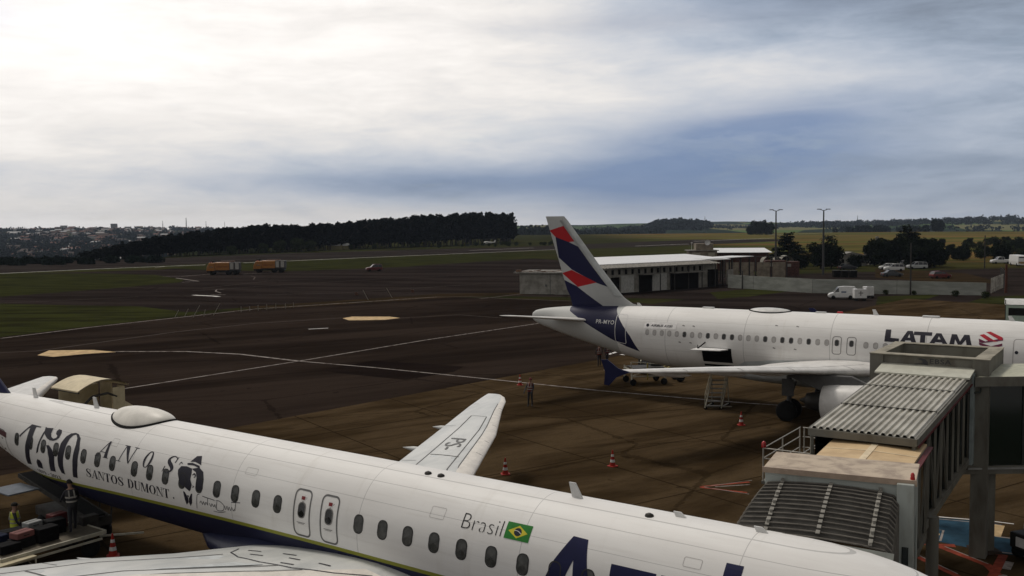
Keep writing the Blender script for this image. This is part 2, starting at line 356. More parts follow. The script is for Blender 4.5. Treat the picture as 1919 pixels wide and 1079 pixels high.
sheet('painted_board',[(70,666),(92,657),(175,656),(218,660),(160,663.5),(100,669)],PYEL,.029)
sheet('painted_board',[(642,596.5),(660,593.5),(730,593.5),(750,596),(720,599.5),(654,600.5)],PYEL,.029)
sheet('asphalt_patch',[(600,694),(700,676),(870,687),(850,697),(760,712),(640,700)],asphalt('patch_asphalt',(.009,.0065,.006),(.0155,.011,.009)),.0195)
for pts in ([(1312,913),(1405,904)],[(1312,914),(1400,924)]): line(pts,.16,PRED,.028); line([(pts[0][0]+8,pts[0][1]),(pts[1][0]+4,pts[1][1]+(-3 if pts[1][1]<910 else 3))],.05,PAINT,.031)
line([(1340,913),(1405,909)],.08,PAINT)
sheet('painted_zone',[(1740,970),(1849,979),(1878,984),(1861,1006),(1919,1013),(2050,1030),(2050,1058),(1919,1044),(1848,1034),(1728,1010)],PBLU,.0262)
line([(1752,969),(1860,978),(1900,983)],.09,PAINTB,.0295); line([(1742,972),(1849,982),(1876,985)],.07,PAINT,.0295); line([(1864,1006),(1925,1014)],.12,PAINT,.0295); line([(1872,985),(1864,1006)],.4,PYEL,.0299); line([(1849,1033),(1919,1041)],.1,PAINT,.0295)
line([(1738,994),(1726,1020),(1790,1024)],.35,PRED,.0303); line([(1735,992),(1768,995),(1762,1015)],.08,PAINT,.0307); line([(1752,1000),(1742,1018)],.35,PYEL,.0299)
line([(1720,1045),(1790,1079),(1830,1100)],.25,PRED,.0303); line([(1760,1025),(1850,1060),(1870,1079)],.3,PRED,.0303); line([(1848,1037),(1880,1042),(1866,1070),(1850,1100)],.3,PRED,.0307)
line([(1722,1042),(1795,1077)],.05,PAINT,.0311); line([(1770,1025),(1852,1058)],.05,PAINT,.0311)
for u in (1889,1876): line([(u+3,1054 if u>1880 else 1078),(u-4,1068 if u>1880 else 1092)],.28,PAINT,.0295)

# ================================================================= AIRCRAFT
def cr(xs,ys):
    """monotone-ish smooth interpolation through stations"""
    n=len(xs); m=[0]*n
    for i in range(n):
        if i==0: m[i]=(ys[1]-ys[0])/(xs[1]-xs[0])
        elif i==n-1: m[i]=(ys[-1]-ys[-2])/(xs[-1]-xs[-2])
        else:
            a=(ys[i]-ys[i-1])/(xs[i]-xs[i-1]); b=(ys[i+1]-ys[i])/(xs[i+1]-xs[i]); m[i]=0 if a*b<=0 else 2*a*b/(a+b)
    def f(x):
        if x<=xs[0]: return ys[0]
        if x>=xs[-1]: return ys[-1]
        i=max(j for j in range(n-1) if xs[j]<=x); h=xs[i+1]-xs[i]; t=(x-xs[i])/h
        return (2*t**3-3*t*t+1)*ys[i]+(t**3-2*t*t+t)*h*m[i]+(-2*t**3+3*t*t)*ys[i+1]+(t**3-t*t)*h*m[i+1]
    return f
class Fus:
    def __init__(s,st):                       # stations: (s, top, bottom, half width)
        X=[a[0] for a in st]; s.top=cr(X,[a[1] for a in st]); s.bot=cr(X,[a[2] for a in st]); s.hw=cr(X,[a[3] for a in st]); s.s0,s.s1=X[0],X[-1]
    def at(s,x,th,off=0.):
        zc=(s.top(x)+s.bot(x))/2; rz=(s.top(x)-s.bot(x))/2; ry=s.hw(x)
        return (-x,-(ry+off)*math.cos(th),zc+(rz+off)*math.sin(th))
    def side(s,x,z,off=0.,sgn=1):
        zc=(s.top(x)+s.bot(x))/2; rz=(s.top(x)-s.bot(x))/2; q=max(-1,min(1,(z-zc)/rz)); th=math.asin(q)
        p=s.at(x,th,off); return (p[0],p[1]*sgn,p[2])
    def mesh(s,parent,m,n=96,step=.4):
        xs=[s.s0]; 
        while xs[-1]<s.s1-1e-6: 
            d=min(xs[-1]-s.s0,s.s1-xs[-1]); xs.append(min(s.s1,xs[-1]+(.06 if d<.4 else .15 if d<1.5 else step)))
        mb=MB(); mb.loft([[s.at(x,2*PI*i/n) for i in range(n)] for x in xs]); return mb.build('fuselage',m,parent)
def glyph_mesh(polys_or_text,fn,name,m,parent,grid=.07,**k):
    """flat lettering (list of polygons, or a string) wrapped on a surface by fn(x,y)->point"""
    bm=bmesh.new()
    if isinstance(polys_or_text,str):
        c=bpy.data.curves.new('t','FONT'); c.body=polys_or_text; c.size=1; c.offset=k.get('offset',0); c.shear=k.get('shear',0); c.space_character=k.get('space',1); c.resolution_u=3
        t=bpy.data.objects.new('t',c); COL.objects.link(t); dg=bpy.context.evaluated_depsgraph_get(); dg.update()
        me=bpy.data.meshes.new_from_object(t.evaluated_get(dg)); bm.from_mesh(me); bpy.data.objects.remove(t); bpy.data.curves.remove(c); bpy.data.meshes.remove(me)
        x0=min(v.co.x for v in bm.verts); x1=max(v.co.x for v in bm.verts); y0=min(v.co.y for v in bm.verts); y1=max(v.co.y for v in bm.verts)
        X0,Y0,X1,Y1=k['box']
        for v in bm.verts: v.co=Vector((X0+(v.co.x-x0)/(x1-x0)*(X1-X0),Y0+(v.co.y-y0)/(y1-y0)*(Y1-Y0),0))
    else:
        for P in polys_or_text:
            vs=[bm.verts.new((p[0],p[1],0)) for p in P]
            for tri in tessellate_polygon([[Vector((p[0],p[1],0)) for p in P]]):
                try: bm.faces.new([vs[i] for i in tri])
                except ValueError: pass
    ys=[v.co.y for v in bm.verts]; xs=[v.co.x for v in bm.verts]
    y=min(ys)+grid
    while y<max(ys): bmesh.ops.bisect_plane(bm,geom=bm.verts[:]+bm.edges[:]+bm.faces[:],plane_co=(0,y,0),plane_no=(0,1,0)); y+=grid
    gx=k.get('gridx',.5); x=min(xs)+gx
    while x<max(xs): bmesh.ops.bisect_plane(bm,geom=bm.verts[:]+bm.edges[:]+bm.faces[:],plane_co=(x,0,0),plane_no=(1,0,0)); x+=gx
    if k.get('noflip') is None:
        pass
    for v in bm.verts: v.co=Vector(fn(v.co.x,v.co.y))
    me=bpy.data.meshes.new(name); bm.to_mesh(me); bm.free(); me.materials.append(m)
    o=bpy.data.objects.new(name,me); COL.objects.link(o); o.parent=parent; return o
def stroke(pts,w0,w1=None):
    """polygon quads along a pen path; pts may carry their own width (x,y,w)"""
    out=[]; P=[(p[0],p[1],p[2] if len(p)>2 else w0+(0 if w1 is None else (w1-w0)*i/(len(pts)-1))) for i,p in enumerate(pts)]
    L=[];Rr=[]
    for i,p in enumerate(P):
        a=P[max(0,i-1)]; b=P[min(len(P)-1,i+1)]; dx_,dy_=b[0]-a[0],b[1]-a[1]; l=math.hypot(dx_,dy_) or 1; nx,ny=-dy_/l*p[2]/2,dx_/l*p[2]/2
        L.append((p[0]+nx,p[1]+ny)); Rr.append((p[0]-nx,p[1]-ny))
    for i in range(len(P)-1): out.append([L[i],L[i+1],Rr[i+1],Rr[i]])
    return out
def spline(P,n=6):
    out=[]
    for i in range(len(P)-1):
        p0=P[max(0,i-1)];p1=P[i];p2=P[i+1];p3=P[min(len(P)-1,i+2)]
        for j in range(n):
            t=j/n; out.append(tuple(.5*((2*b)+(-a+c)*t+(2*a-5*b+4*c-d)*t*t+(-a+3*b-3*c+d)*t**3) for a,b,c,d in zip(p0,p1,p2,p3)))
    out.append(tuple(P[-1])); return out
def ell(cx,cy,rx,ry,n=20,sh=0): return [(cx+rx*math.cos(2*PI*i/n)+sh*ry*math.sin(2*PI*i/n),cy+ry*math.sin(2*PI*i/n)) for i in range(n)]
# high contrast serif capitals in a unit box: thick .2, hairline .035
def serif(ch):
    T=.19;h=.04; b=lambda x0,y0,x1,y1:[(x0,y0),(x1,y0),(x1,y1),(x0,y1)]
    sf=lambda x,y,w=.3:b(x-w/2,y,x+w/2,y+h)
    if ch=='A': return [[(.60,0),(.82,0),(.56,1),(.46,1)],[(.10,0),(.15,0),(.52,.96),(.48,1)],b(.22,.30,.66,.30+h),sf(.12,0,.26),sf(.71,0,.34)],.86
    if ch=='N': return [b(.12,0,.12+h,1),b(.72,0,.72+h,1),[(.10,1),(.32,1),(.76,0),(.70,0)],sf(.14,0,.26),sf(.16,1-h,.3),sf(.74,1-h,.26)],.88
    if ch=='T': return [b(.31,0,.50,1),b(.04,1-h,.77,1),sf(.405,0,.36),[(.04,.76),(.07,.76),(.14,1),(.04,1)],[(.74,.76),(.77,.76),(.77,1),(.67,1)]],.81
    if ch=='D': return [b(.12,0,.31,1),sf(.2,0,.3),sf(.2,1-h,.3)]+stroke(spline([(.28,.98,.04),(.5,.95,.07),(.70,.72,.17),(.72,.5,.2),(.70,.28,.17),(.5,.05,.07),(.28,.02,.04)]),.1),.88
    if ch=='O': return stroke(spline([(.45,.98,.04),(.28,.90,.10),(.16,.66,.18),(.14,.5,.2),(.16,.34,.18),(.28,.10,.10),(.45,.02,.04),(.62,.10,.10),(.74,.34,.18),(.76,.5,.2),(.74,.66,.18),(.62,.90,.10),(.45,.98,.04)]),.1),.9
    if ch=='U': return [b(.12,.3,.31,1),b(.70,.3,.74,1),sf(.21,1-h,.36),sf(.72,1-h,.26)]+stroke(spline([(.215,.32,.19),(.25,.12,.14),(.45,.03,.06),(.64,.10,.05),(.72,.32,.04)]),.1),.86
    if ch=='M': return [b(.10,0,.14,1),[(.10,1),(.32,1),(.56,.1),(.52,0),(.50,0)],[(.50,0),(.54,0),(.86,1),(.82,1)],b(.78,0,.97,1),sf(.12,0,.24),sf(.16,1-h,.28),sf(.87,0,.32),sf(.89,1-h,.3)],1.08
    if ch=='S': return stroke(spline([(.60,.74,.035),(.58,.90,.04),(.38,.98,.05),(.20,.90,.10),(.15,.76,.15),(.26,.61,.19),(.48,.46,.20),(.62,.30,.17),(.58,.12,.11),(.38,.02,.05),(.18,.08,.04),(.12,.28,.035)]),.1)+[[(.58,.66),(.64,.66),(.64,.98),(.60,.98)],[(.08,.02),(.12,.02),(.15,.36),(.09,.36)]],.74
    return [],.4
def wrap_text(word,box,shear=0.,slope=0.):
    out=[];x=0
    for c in word:
        if c==' ': x+=.42; continue
        P,wd=serif(c)
        for p in P: out.append([(q[0]+x+shear*q[1],q[1]) for q in p])
        x+=wd
    X0,Y0,X1,Y1=box; return [[(X0+q[0]/x*(X1-X0),Y0+q[1]*(Y1-Y0)+slope*q[0]/x) for q in p] for p in out]
def rrect(w,h,r,n=5):
    out=[]
    for cx,cy,a0 in ((w/2-r,h/2-r,0),(-w/2+r,h/2-r,PI/2),(-w/2+r,-h/2+r,PI),(w/2-r,-h/2+r,1.5*PI)):
        for i in range(n+1): a=a0+PI/2*i/n; out.append((cx+r*math.cos(a),cy+r*math.sin(a)))
    return out
def on_side(F,s,z,off,sgn=1):
    def f(dx_,dy_):
        zc=(F.top(s)+F.bot(s))/2; rz=(F.top(s)-F.bot(s))/2; th=math.asin(max(-1,min(1,(z-zc)/rz)))+dy_/((rz+F.hw(s))/2)
        p=F.at(s-dx_,th,off); return (p[0],p[1]*sgn,p[2])
    return f
def window(F,parent,s,z,w_,h_,mp,mf,fw=.035,sgn=1,off=.004):
    mb=MB(); f1=on_side(F,s,z,off,sgn); f2=on_side(F,s,z,off+.006,sgn); r=min(w_,h_)*.42
    a=rrect(w_,h_,r); b=rrect(w_+2*fw,h_+2*fw,r+fw); n=len(a)
    mb.add([f1(0,0)]+[f1(*p) for p in a],[(0,1+i,1+(i+1)%n) for i in range(n)],0)
    mb.add([f2(*p) for p in a]+[f2(*p) for p in b]+[on_side(F,s,z,0,sgn)(*p) for p in b],[(i,(i+1)%n,n+(i+1)%n,n+i) for i in range(n)]+[(n+i,n+(i+1)%n,2*n+(i+1)%n,2*n+i) for i in range(n)],1)
    return mb.build('window',[mp,mf],parent)
def ring_on(F,parent,s,z,w_,h_,r,t,m,name='door_frame',skew=0.,off=.006,sgn=1,fill=None):
    mb=MB(); f=on_side(F,s,z,off,sgn)
    def den(P):
        o=[]
        for i in range(len(P)):
            a,b=P[i],P[(i+1)%len(P)]; k=max(1,int(math.hypot(b[0]-a[0],b[1]-a[1])/.08))
            for j in range(k): o.append((a[0]+(b[0]-a[0])*j/k,a[1]+(b[1]-a[1])*j/k))
        return o
    A=rrect(w_,h_,r); B=rrect(w_+2*t,h_+2*t,r+t); n0=len(A); a=[];b=[]
    for i in range(n0):
        p,q=A[i],A[(i+1)%n0]; P,Q=B[i],B[(i+1)%n0]; k=max(1,int(math.hypot(q[0]-p[0],q[1]-p[1])/.08))
        for j in range(k): a.append((p[0]+(q[0]-p[0])*j/k,p[1]+(q[1]-p[1])*j/k)); b.append((P[0]+(Q[0]-P[0])*j/k,P[1]+(Q[1]-P[1])*j/k))
    n=len(a); sk=lambda p:(p[0]+skew*p[1],p[1])
    mb.add([f(*sk(p)) for p in a]+[f(*sk(p)) for p in b],[(i,(i+1)%n,n+(i+1)%n,n+i) for i in range(n)],0)
    return mb.build(name,m,parent)
def airfoil(n=14,t=.12):
    up=[];lo=[]
    for i in range(n+1):
        x=(1-math.cos(PI*i/n))/2; y=5*t*(.2969*math.sqrt(x)-.126*x-.3516*x*x+.2843*x**3-.1015*x**4); up.append((x,y*1.15)); lo.append((x,-y*.75))
    return up[::-1]+lo[1:-1]
def surface(name,secs,m,parent,vertical=False,extra=None):
    """secs: (s_le, t, z, chord, thickness)"""
    mb=MB(); rings=[]
    for (s,t,z,c,th) in secs:
        A=airfoil(14,th)
        rings.append([(-(s+x*c),-(t+y*c),z) if vertical else (-(s+x*c),-t,z+y*c) for x,y in A])
    mb.loft(rings); return mb.build(name,m,parent)
def wing_pt(secs,t,xc,up=.0,under=False):
    for a,b in zip(secs,secs[1:]):
        if (a[1]<=t<=b[1]) or (a[1]>=t>=b[1]):
            k=(t-a[1])/(b[1]-a[1]); s,z,c,th=[a[i]+(b[i]-a[i])*k for i in (0,2,3,4)]
            y=5*th*(.2969*math.sqrt(xc)-.126*xc-.3516*xc*xc+.2843*xc**3-.1015*xc**4)
            return (-(s+xc*c),-t,z+(-y*.75*c-up if under else y*1.15*c+up))
def wing_line(secs,pts,wd,m,parent,name='panel_line',up=.006):
    mb=MB(); P=[]
    for (t0,x0),(t1,x1) in zip(pts,pts[1:]):
        for j in range(10): k=j/10; P.append((t0+(t1-t0)*k,x0+(x1-x0)*k))
    P.append(pts[-1]); V=[Vector(wing_pt(secs,a,b,up)) for a,b in P]; vs=[]
    for i,p in enumerate(V):
        t=(V[min(len(V)-1,i+1)]-V[max(0,i-1)]).normalized(); n=Vector((-t.y,t.x,0)).normalized()*wd/2; vs+=[tuple(p+n),tuple(p-n)]
    mb.add(vs,[(2*i,2*i+1,2*i+3,2*i+2) for i in range(len(V)-1)]); return mb.build(name,m,parent)
GLASSD=mat('cabin_glass_dark',(.012,.013,.014),.12,spec=.5)
GLASSN=mat('cabin_glass',(.055,.056,.052),.25,spec=.5,var=.5,scale=5,col2=(.02,.022,.02)); WFRAMEN=mat('window_black_rim',(.022,.022,.022),.6)
SHADEUP=mat('cabin_window_shade',(.42,.41,.40),.5,spec=.4)
WFRAME=mat('window_rubber_frame',(.17,.165,.16),.6); WFRAMEL=mat('window_grey_frame',(.33,.31,.30),.5)
NAVY=mat('navy_paint',(.006,.008,.045),.5,spec=.2,var=.1)
BLACKL=mat('dark_blue_lettering',(.012,.011,.022),.5,spec=.3)
GREY=mat('aircraft_grey_paint',(.42,.44,.44),.45,spec=.3,var=.12,scale=1.2)
LGREY=mat('light_grey_paint',(.60,.60,.59),.45,spec=.3,var=.08)
METAL=mat('bare_metal',(.55,.55,.54),.35,metal=.7,var=.1)
DMETAL=mat('dark_metal',(.035,.033,.030),.5,metal=.5)
RUBBER=mat('black_rubber',(.012,.012,.012),.85,spec=.15)
LINEM=mat('panel_seam',(.10,.10,.10),.8)
def fus_mat(name,kind):
    m=bpy.data.materials.new(name); m.use_nodes=True; g=NG(m.node_tree); b=g.n['Principled BSDF']; p=g.obj(); x,y,z=g.sep(p)[0:3]
    s=g.m('MULTIPLY',x,-1.)
    n=g.noise(p,.8,6,.6,.2,(.25,1,1.5)); n2=g.noise(p,3.5,4,.6,0,(.12,1,2.5))
    c=g.mix(g.ramp(n,.3,.7),(.70,.69,.675),(.80,.795,.78)); c=g.mix(g.m('MULTIPLY',g.ramp(n2,.5,.75),.25),c,(.55,.53,.50))
    # skin panel seams: frames every few metres and stringer laps
    fr=g.m('ABSOLUTE',g.m('SUBTRACT',g.m('FRACT',g.m('DIVIDE',s,5.3)),.5)); seam=g.m('GREATER_THAN',fr,.5-(.0022 if kind=='near' else .004))
    zs=[4.30,4.72,4.95] if kind=='near' else [3.35,5.25]
    for q in zs: seam=g.m('MAXIMUM',seam,g.m('LESS_THAN',g.m('ABSOLUTE',g.m('SUBTRACT',z,q)),.006))
    c=g.mix(g.m('MULTIPLY',seam,.5),c,(.25,.25,.25))
    st=g.noise(p,1.,5,.65,.1,(2.2,.2,.35)); c=g.mix(g.m('MULTIPLY',g.ramp(st,.55,.8),.30),c,(.50,.47,.42))
    if kind=='near':
        zl=g.m('SUBTRACT',2.90,g.m('MULTIPLY',g.m('POWER',g.m('MAXIMUM',s,0.),1.93),.0018))
        c=g.mix(g.m('LESS_THAN',z,zl),c,(.26,.27,.035)); c=g.mix(g.m('LESS_THAN',z,g.m('SUBTRACT',zl,.11)),c,(.012,.014,.045))
        c=g.mix(g.m('MULTIPLY',g.m('GREATER_THAN',s,22.3),g.m('GREATER_THAN',g.m('ADD',z,g.m('MULTIPLY',s,-.9)),-16.1)),c,(.012,.014,.05))
        # dirt low down
    else:
        nav=convex(g,p,[(35.0,6.5),(31.3,6.5),(30.75,5.9),(30.33,5.6),(29.36,4.53),(28.5,3.08),(29.43,3.35),(30.65,3.8),(32.36,4.56),(34.4,5.5)])
        c=g.mix(g.m('GREATER_THAN',s,30.2),c,(.50,.51,.50)); c=g.mix(nav,c,(.007,.008,.042))
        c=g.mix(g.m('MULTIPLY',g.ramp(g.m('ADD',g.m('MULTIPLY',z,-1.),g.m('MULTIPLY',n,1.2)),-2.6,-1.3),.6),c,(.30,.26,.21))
    g.put(b.inputs['Base Color'],c); b.inputs['Roughness'].default_value=.55; b.inputs['Specular IOR Level'].default_value=.3
    bn=g.new('ShaderNodeBump'); bn.inputs['Strength'].default_value=.12; bn.inputs['Distance'].default_value=.02; g.put(bn.inputs['Height'],n); g.put(b.inputs['Normal'],bn.outputs[0])
    return m
def wheel(parent,x,y,r,wd,name='wheel',M=None):
    mb=MB(M); n=28
    prof=[(-wd/2,r*.55),(-wd/2,r*.85),(-wd*.36,r*.98),(0,r),(wd*.36,r*.98),(wd/2,r*.85),(wd/2,r*.55)]
    mb.loft([[ (x+q*math.cos(2*PI*i/n),y+a,r+q*math.sin(2*PI*i/n)) for i in range(n)] for a,q in prof],0)
    mb.loft([[ (x+q*math.cos(2*PI*i/n),y+a,r+q*math.sin(2*PI*i/n)) for i in range(n)] for a,q in ((-wd*.42,r*.5),(-wd*.3,r*.52),(wd*.3,r*.52),(wd*.42,r*.5))],1)
    return mb.build(name,[RUBBER,GREY],parent)
def nacelle(parent,s0,t,zc,R0,L,m,core=True,name='engine'):
    k=1 if t>0 else -1; root=None; mb=MB(); n=40
    prof=[(0,.86),(.05,.93),(.18,1.0),(.9,1.10),(1.6,1.12),(L*.8,1.03),(L,.93),(L,.88),(L*.7,.84)]
    C=lambda a,q,z=0:[(-(s0+a),-t-k*0+q*R0*math.cos(2*PI*i/n),zc+z+q*R0*math.sin(2*PI*i/n)) for i in range(n)]
    mb.loft([C(.7,.80),C(.1,.80)]+[C(a,q) for a,q in prof],0,caps=False)
    o=mb.build('engine',m,parent)
    mb=MB(); mb.loft([C(.03,.84),C(-.02,.88),C(.0,.93),C(.12,.985)],0,caps=False); mb.build('inlet_lip',METAL,o)
    mb=MB(); mb.loft([C(.65,.02),C(.66,.80)],0); mb.loft([C(.35,.02),C(.65,.22)],0); mb.build('fan',DMETAL,o)
    mb=MB(); mb.loft([C(L*.7,.72),C(L*.98,.66),C(L+.55,.50),C(L+.95,.42),C(L+.95,.34)],0); mb.loft([C(L+.8,.30),C(L+1.35,.06)],0); mb.build('exhaust_core',DMETAL,o)
    return o
def antenna(parent,s,z,h,F=None,name='blade_antenna'):
    mb=MB(); mb.prism([(-s,z-.05),(-s-.32,z-.05),(-s-.42,z+h),(-s-.24,z+h)],-.02,.02,ax='y'); return mb.build(name,LGREY,parent)
def arrow_flag(): pass

# ---------------------------------------------------------------- the near airliner (navy belly, yellow-green cheat line)
N1=(-3.2876,26.7791,0); PSI1=-.6426
A1=thing('airliner','white airliner nearest the camera with navy belly, 150 ANOS lettering and small green flag','airliner',N1,PSI1)
F1=Fus([(-16.4,3.15,2.75,.10),(-16.2,3.45,2.45,.42),(-15.6,3.9,2.1,.85),(-14.6,4.42,1.83,1.2),(-13.6,4.78,1.68,1.42),(-12.6,4.95,1.62,1.49),(-11.5,5.01,1.60,1.505),(0,5.01,1.585,1.505),(13,5.0,1.585,1.505),(15.5,4.98,1.70,1.50),(18,4.95,2.05,1.43),(21,4.92,2.70,1.18),(24,4.90,3.45,.78),(26.5,4.80,4.05,.42),(27.6,4.65,4.25,.2)])
F1.mesh(A1,fus_mat('white_navy_livery','near'))
win1=[18.30]+[17.20,16.25,15.36,14.53,13.52,12.63,11.71,10.41,9.54,8.67,7.78,6.90,6.03,5.16,4.20,3.24,-.03,-.91,-1.80,-2.69,-3.58,-4.50,-5.43,-6.33,-7.22,-8.1,-8.98,-9.86,-10.74]
for s in win1: window(F1,A1,s,3.675,.29,.42,GLASSN,WFRAMEN,.028)
for s in (2.21,1.11):
    fr=ring_on(F1,A1,s+.0,3.60,.60,1.16,.13,.05,mat('exit_outline_grey',(.13,.13,.13),.6),'exit_door',skew=-.06)
    window(F1,fr,s,3.675,.25,.37,GLASSD,WFRAME,.025,off=.010)
    mb=MB(); f=on_side(F1,s,3.675,.011); q=[(-.08,.36),(.06,.36),(.06,.27),(-.08,.27)]; mb.add([f(*a) for a in q],[(0,1,2,3)]); mb.build('red_placard',mat('red_placard',(.18,.01,.015),.5),fr)
    mb=MB()
    for a,b,c,d in ((-.015,.235,.015,.20),(.09,.34,.15,.33),(.09,.31,.13,.30),(-.17,-.32,.17,-.335),(-.12,-.35,.12,-.36)): mb.add([f(a,b),f(c,b),f(c,d),f(a,d)],[(0,1,2,3)])
    mb.build('exit_instructions',WFRAME,fr)
# service door at the tail end and its surround
rd=ring_on(F1,A1,19.62,3.15,.80,1.45,.14,.035,mat('door_outline',(.16,.15,.15),.6),'rear_door',skew=-.15)
mb=MB(); f=on_side(F1,19.62,3.15,.012); mb.add([f(x,y) for y in (.72,.66,.60,.52) for x in (-.40,-.2,0,.2,.40)],[(j*5+i,j*5+i+1,j*5+i+6,j*5+i+5) for j in range(3) for i in range(4)]); mb.build('door_header',mat('maroon_paint',(.09,.03,.035),.5),rd)
mb=MB(); mb.add([f(*a) for a in ((-.03,.45),(.06,.45),(.02,-.1),(-.12,-.1))],[(0,1,2,3)]); mb.build('door_handle',BLACKL,rd)
W1=lambda a,b:F1.side(a,b,.007)
# "150" in display figures (x grows towards the tail = smaller reading order, so mirror with s decreasing)
one=[(17.49,4.3),(16.79,4.29),(16.79,4.265),(17.11,4.25),(17.12,3.94),(17.21,3.61),(17.27,3.33),(17.40,2.82),(17.80,2.79),(17.66,3.18),(17.60,3.51),(17.52,3.78),(17.49,4.18),(17.60,4.14),(17.94,3.88),(18.06,3.78),(18.12,3.84),(17.56,4.25)]
ft=[(16.5,4.32),(16.37,4.3),(15.96,4.33),(15.95,4.15),(15.84,4.05),(15.68,4.01),(15.51,4.06),(15.49,4.13),(15.63,4.18),(15.66,4.26),(15.58,4.34),(15.38,4.33),(15.3,4.25),(15.33,4.08),(15.46,3.99),(15.64,3.94),(15.89,3.93),(16.12,3.98),(16.31,4.07),(16.42,4.14)]
fb=[(16.05,3.75),(15.84,3.76),(15.6,3.64),(15.42,3.41),(15.48,2.84),(15.86,2.82),(15.81,3.31),(15.92,3.6)]
fbl=[(16.72,3.14),(16.54,3.13),(16.42,3.02),(16.46,2.80),(16.86,2.80),(16.84,3.02)]
fh=[(16.46,4.18),(16.36,4.14),(16.50,3.81),(16.60,3.42),(16.74,3.36),(16.68,3.60)]
zl=[(14.82,2.84),(15.06,2.86),(15.18,3.12),(15.2,3.4),(15.16,3.63),(15.1,3.93),(14.92,4.17),(14.71,4.29),(14.45,4.34),(14.23,4.32),(14.37,4.29),(14.53,4.25),(14.65,4.12),(14.73,3.91),(14.78,3.62),(14.83,3.34),(14.84,3.08)]
zr=[(14.45,4.34),(14.23,4.32),(14.0,4.21),(13.84,3.87),(13.86,3.3),(13.98,2.83),(14.28,2.83),(14.2,3.21),(14.18,3.66),(14.14,3.98),(14.2,4.19),(14.37,4.3)]
for q in ([one],[ft,fb,fbl,fh],[zl,zr]): glyph_mesh(q,W1,'numeral',BLACKL,A1,gridx=.25)
glyph_mesh(wrap_text('SANTOS',(13.34,3.0,11.02,3.30)),W1,'name_lettering',BLACKL,A1,grid=.08); glyph_mesh(wrap_text('DUMONT',(10.80,3.0,8.42,3.30)),W1,'name_lettering',BLACKL,A1,grid=.08)
for ch,(a,b,c,d),sh in (('A',(12.82,3.79,12.05,4.32),.22),('N',(11.52,3.79,10.68,4.31),.25),('O',(10.10,3.79,9.62,4.30),.30),('S',(8.98,3.79,8.40,4.31),.30)):
    P,wd=serif(ch); glyph_mesh([[(a+(q[0]+sh*q[1])/(wd)*(c-a),b+q[1]*(d-b)) for q in p] for p in P],W1,'letter_'+ch.lower(),BLACKL,A1,grid=.08)
glyph_mesh('1873 - 2023',W1,'year_lettering',mat('grey_lettering',(.10,.09,.09),.6),A1,box=(17.1,2.56,15.3,2.70),offset=.01)
glyph_mesh([ell(8.22,3.06,.035,.035,8)],W1,'dot_mark',BLACKL,A1)
# portrait emblem: hat, dark face with light profile, collar
emb=[[(7.63,4.25),(7.44,4.43),(7.22,4.46),(7.05,4.22),(7.14,4.24),(7.40,4.275)],[(7.74,4.20),(7.5,4.235),(7.12,4.20),(7.04,4.12),(7.39,4.175),(7.71,4.155)]]
emb+=[[(8.09,3.96),(7.99,4.08),(7.71,4.11),(7.42,4.08),(7.38,3.95),(7.38,3.77),(7.27,3.63),(7.3,3.48),(7.36,3.41),(7.61,3.50),(7.86,3.55),(7.97,3.72),(8.05,3.84)],[(7.42,4.08),(7.09,4.15),(6.84,4.06),(6.73,3.86),(6.71,3.57),(6.85,3.50),(7.02,3.52),(7.08,3.66),(7.09,3.86),(7.19,4.01),(7.33,4.04)]]
emb+=stroke(spline([(7.32,3.90,.03),(7.24,3.95,.05),(7.16,3.90,.04),(7.22,3.84,.03)]),.03)+stroke([(7.22,3.60),(7.14,3.585),(7.22,3.55)],.03)+stroke(spline([(8.12,4.10,.02),(8.06,4.18,.03),(7.96,4.15,.02)]),.02)
emb+=[[(7.69,3.37),(7.60,3.35),(7.43,3.18),(7.44,3.05),(7.56,2.95),(7.62,3.12)],[(7.22,3.36),(7.28,3.34),(7.40,3.18),(7.42,3.05),(7.36,2.94),(7.26,3.06)],[(7.50,3.27),(7.38,3.27),(7.43,3.20)]]
glyph_mesh(emb,W1,'portrait_emblem',BLACKL,A1,grid=.1)
sg=stroke(spline([(6.86,3.40),(6.96,3.36),(7.0,3.18),(7.04,2.92)]),.022)+stroke(spline([(6.86,3.12),(6.78,3.2),(6.72,3.1),(6.66,3.2),(6.6,3.1),(6.54,3.2),(6.46,3.12)]),.02)+stroke([(6.70,3.36),(6.10,3.33)],.022)+stroke([(6.44,3.34),(6.46,3.12)],.022)+stroke(spline([(6.36,3.2),(6.30,3.1),(6.24,3.2),(6.16,3.12),(6.1,3.2),(6.06,3.1)]),.02)
sg+=stroke(spline([(5.98,3.32),(6.02,3.05),(5.72,3.08),(5.66,3.24),(5.86,3.34),(6.04,3.33)]),.02)+stroke(spline([(5.62,3.25),(5.58,3.13),(5.5,3.25),(5.46,3.13),(5.4,3.24),(5.34,3.14),(5.28,3.25),(5.22,3.15),(5.16,3.22)]),.018)+stroke([(5.30,3.40),(4.88,3.45)],.022)+stroke([(5.08,3.43),(5.14,3.16)],.022)+stroke(spline([(6.2,2.98),(5.9,2.99),(5.6,3.06)]),.018)
glyph_mesh(sg,W1,'signature',BLACKL,A1,grid=.1)
glyph_mesh('Brasil',W1,'country_lettering',mat('black_lettering',(.015,.015,.015),.5),A1,box=(-3.44,4.15,-4.66,4.47),offset=-.022,shear=.0)
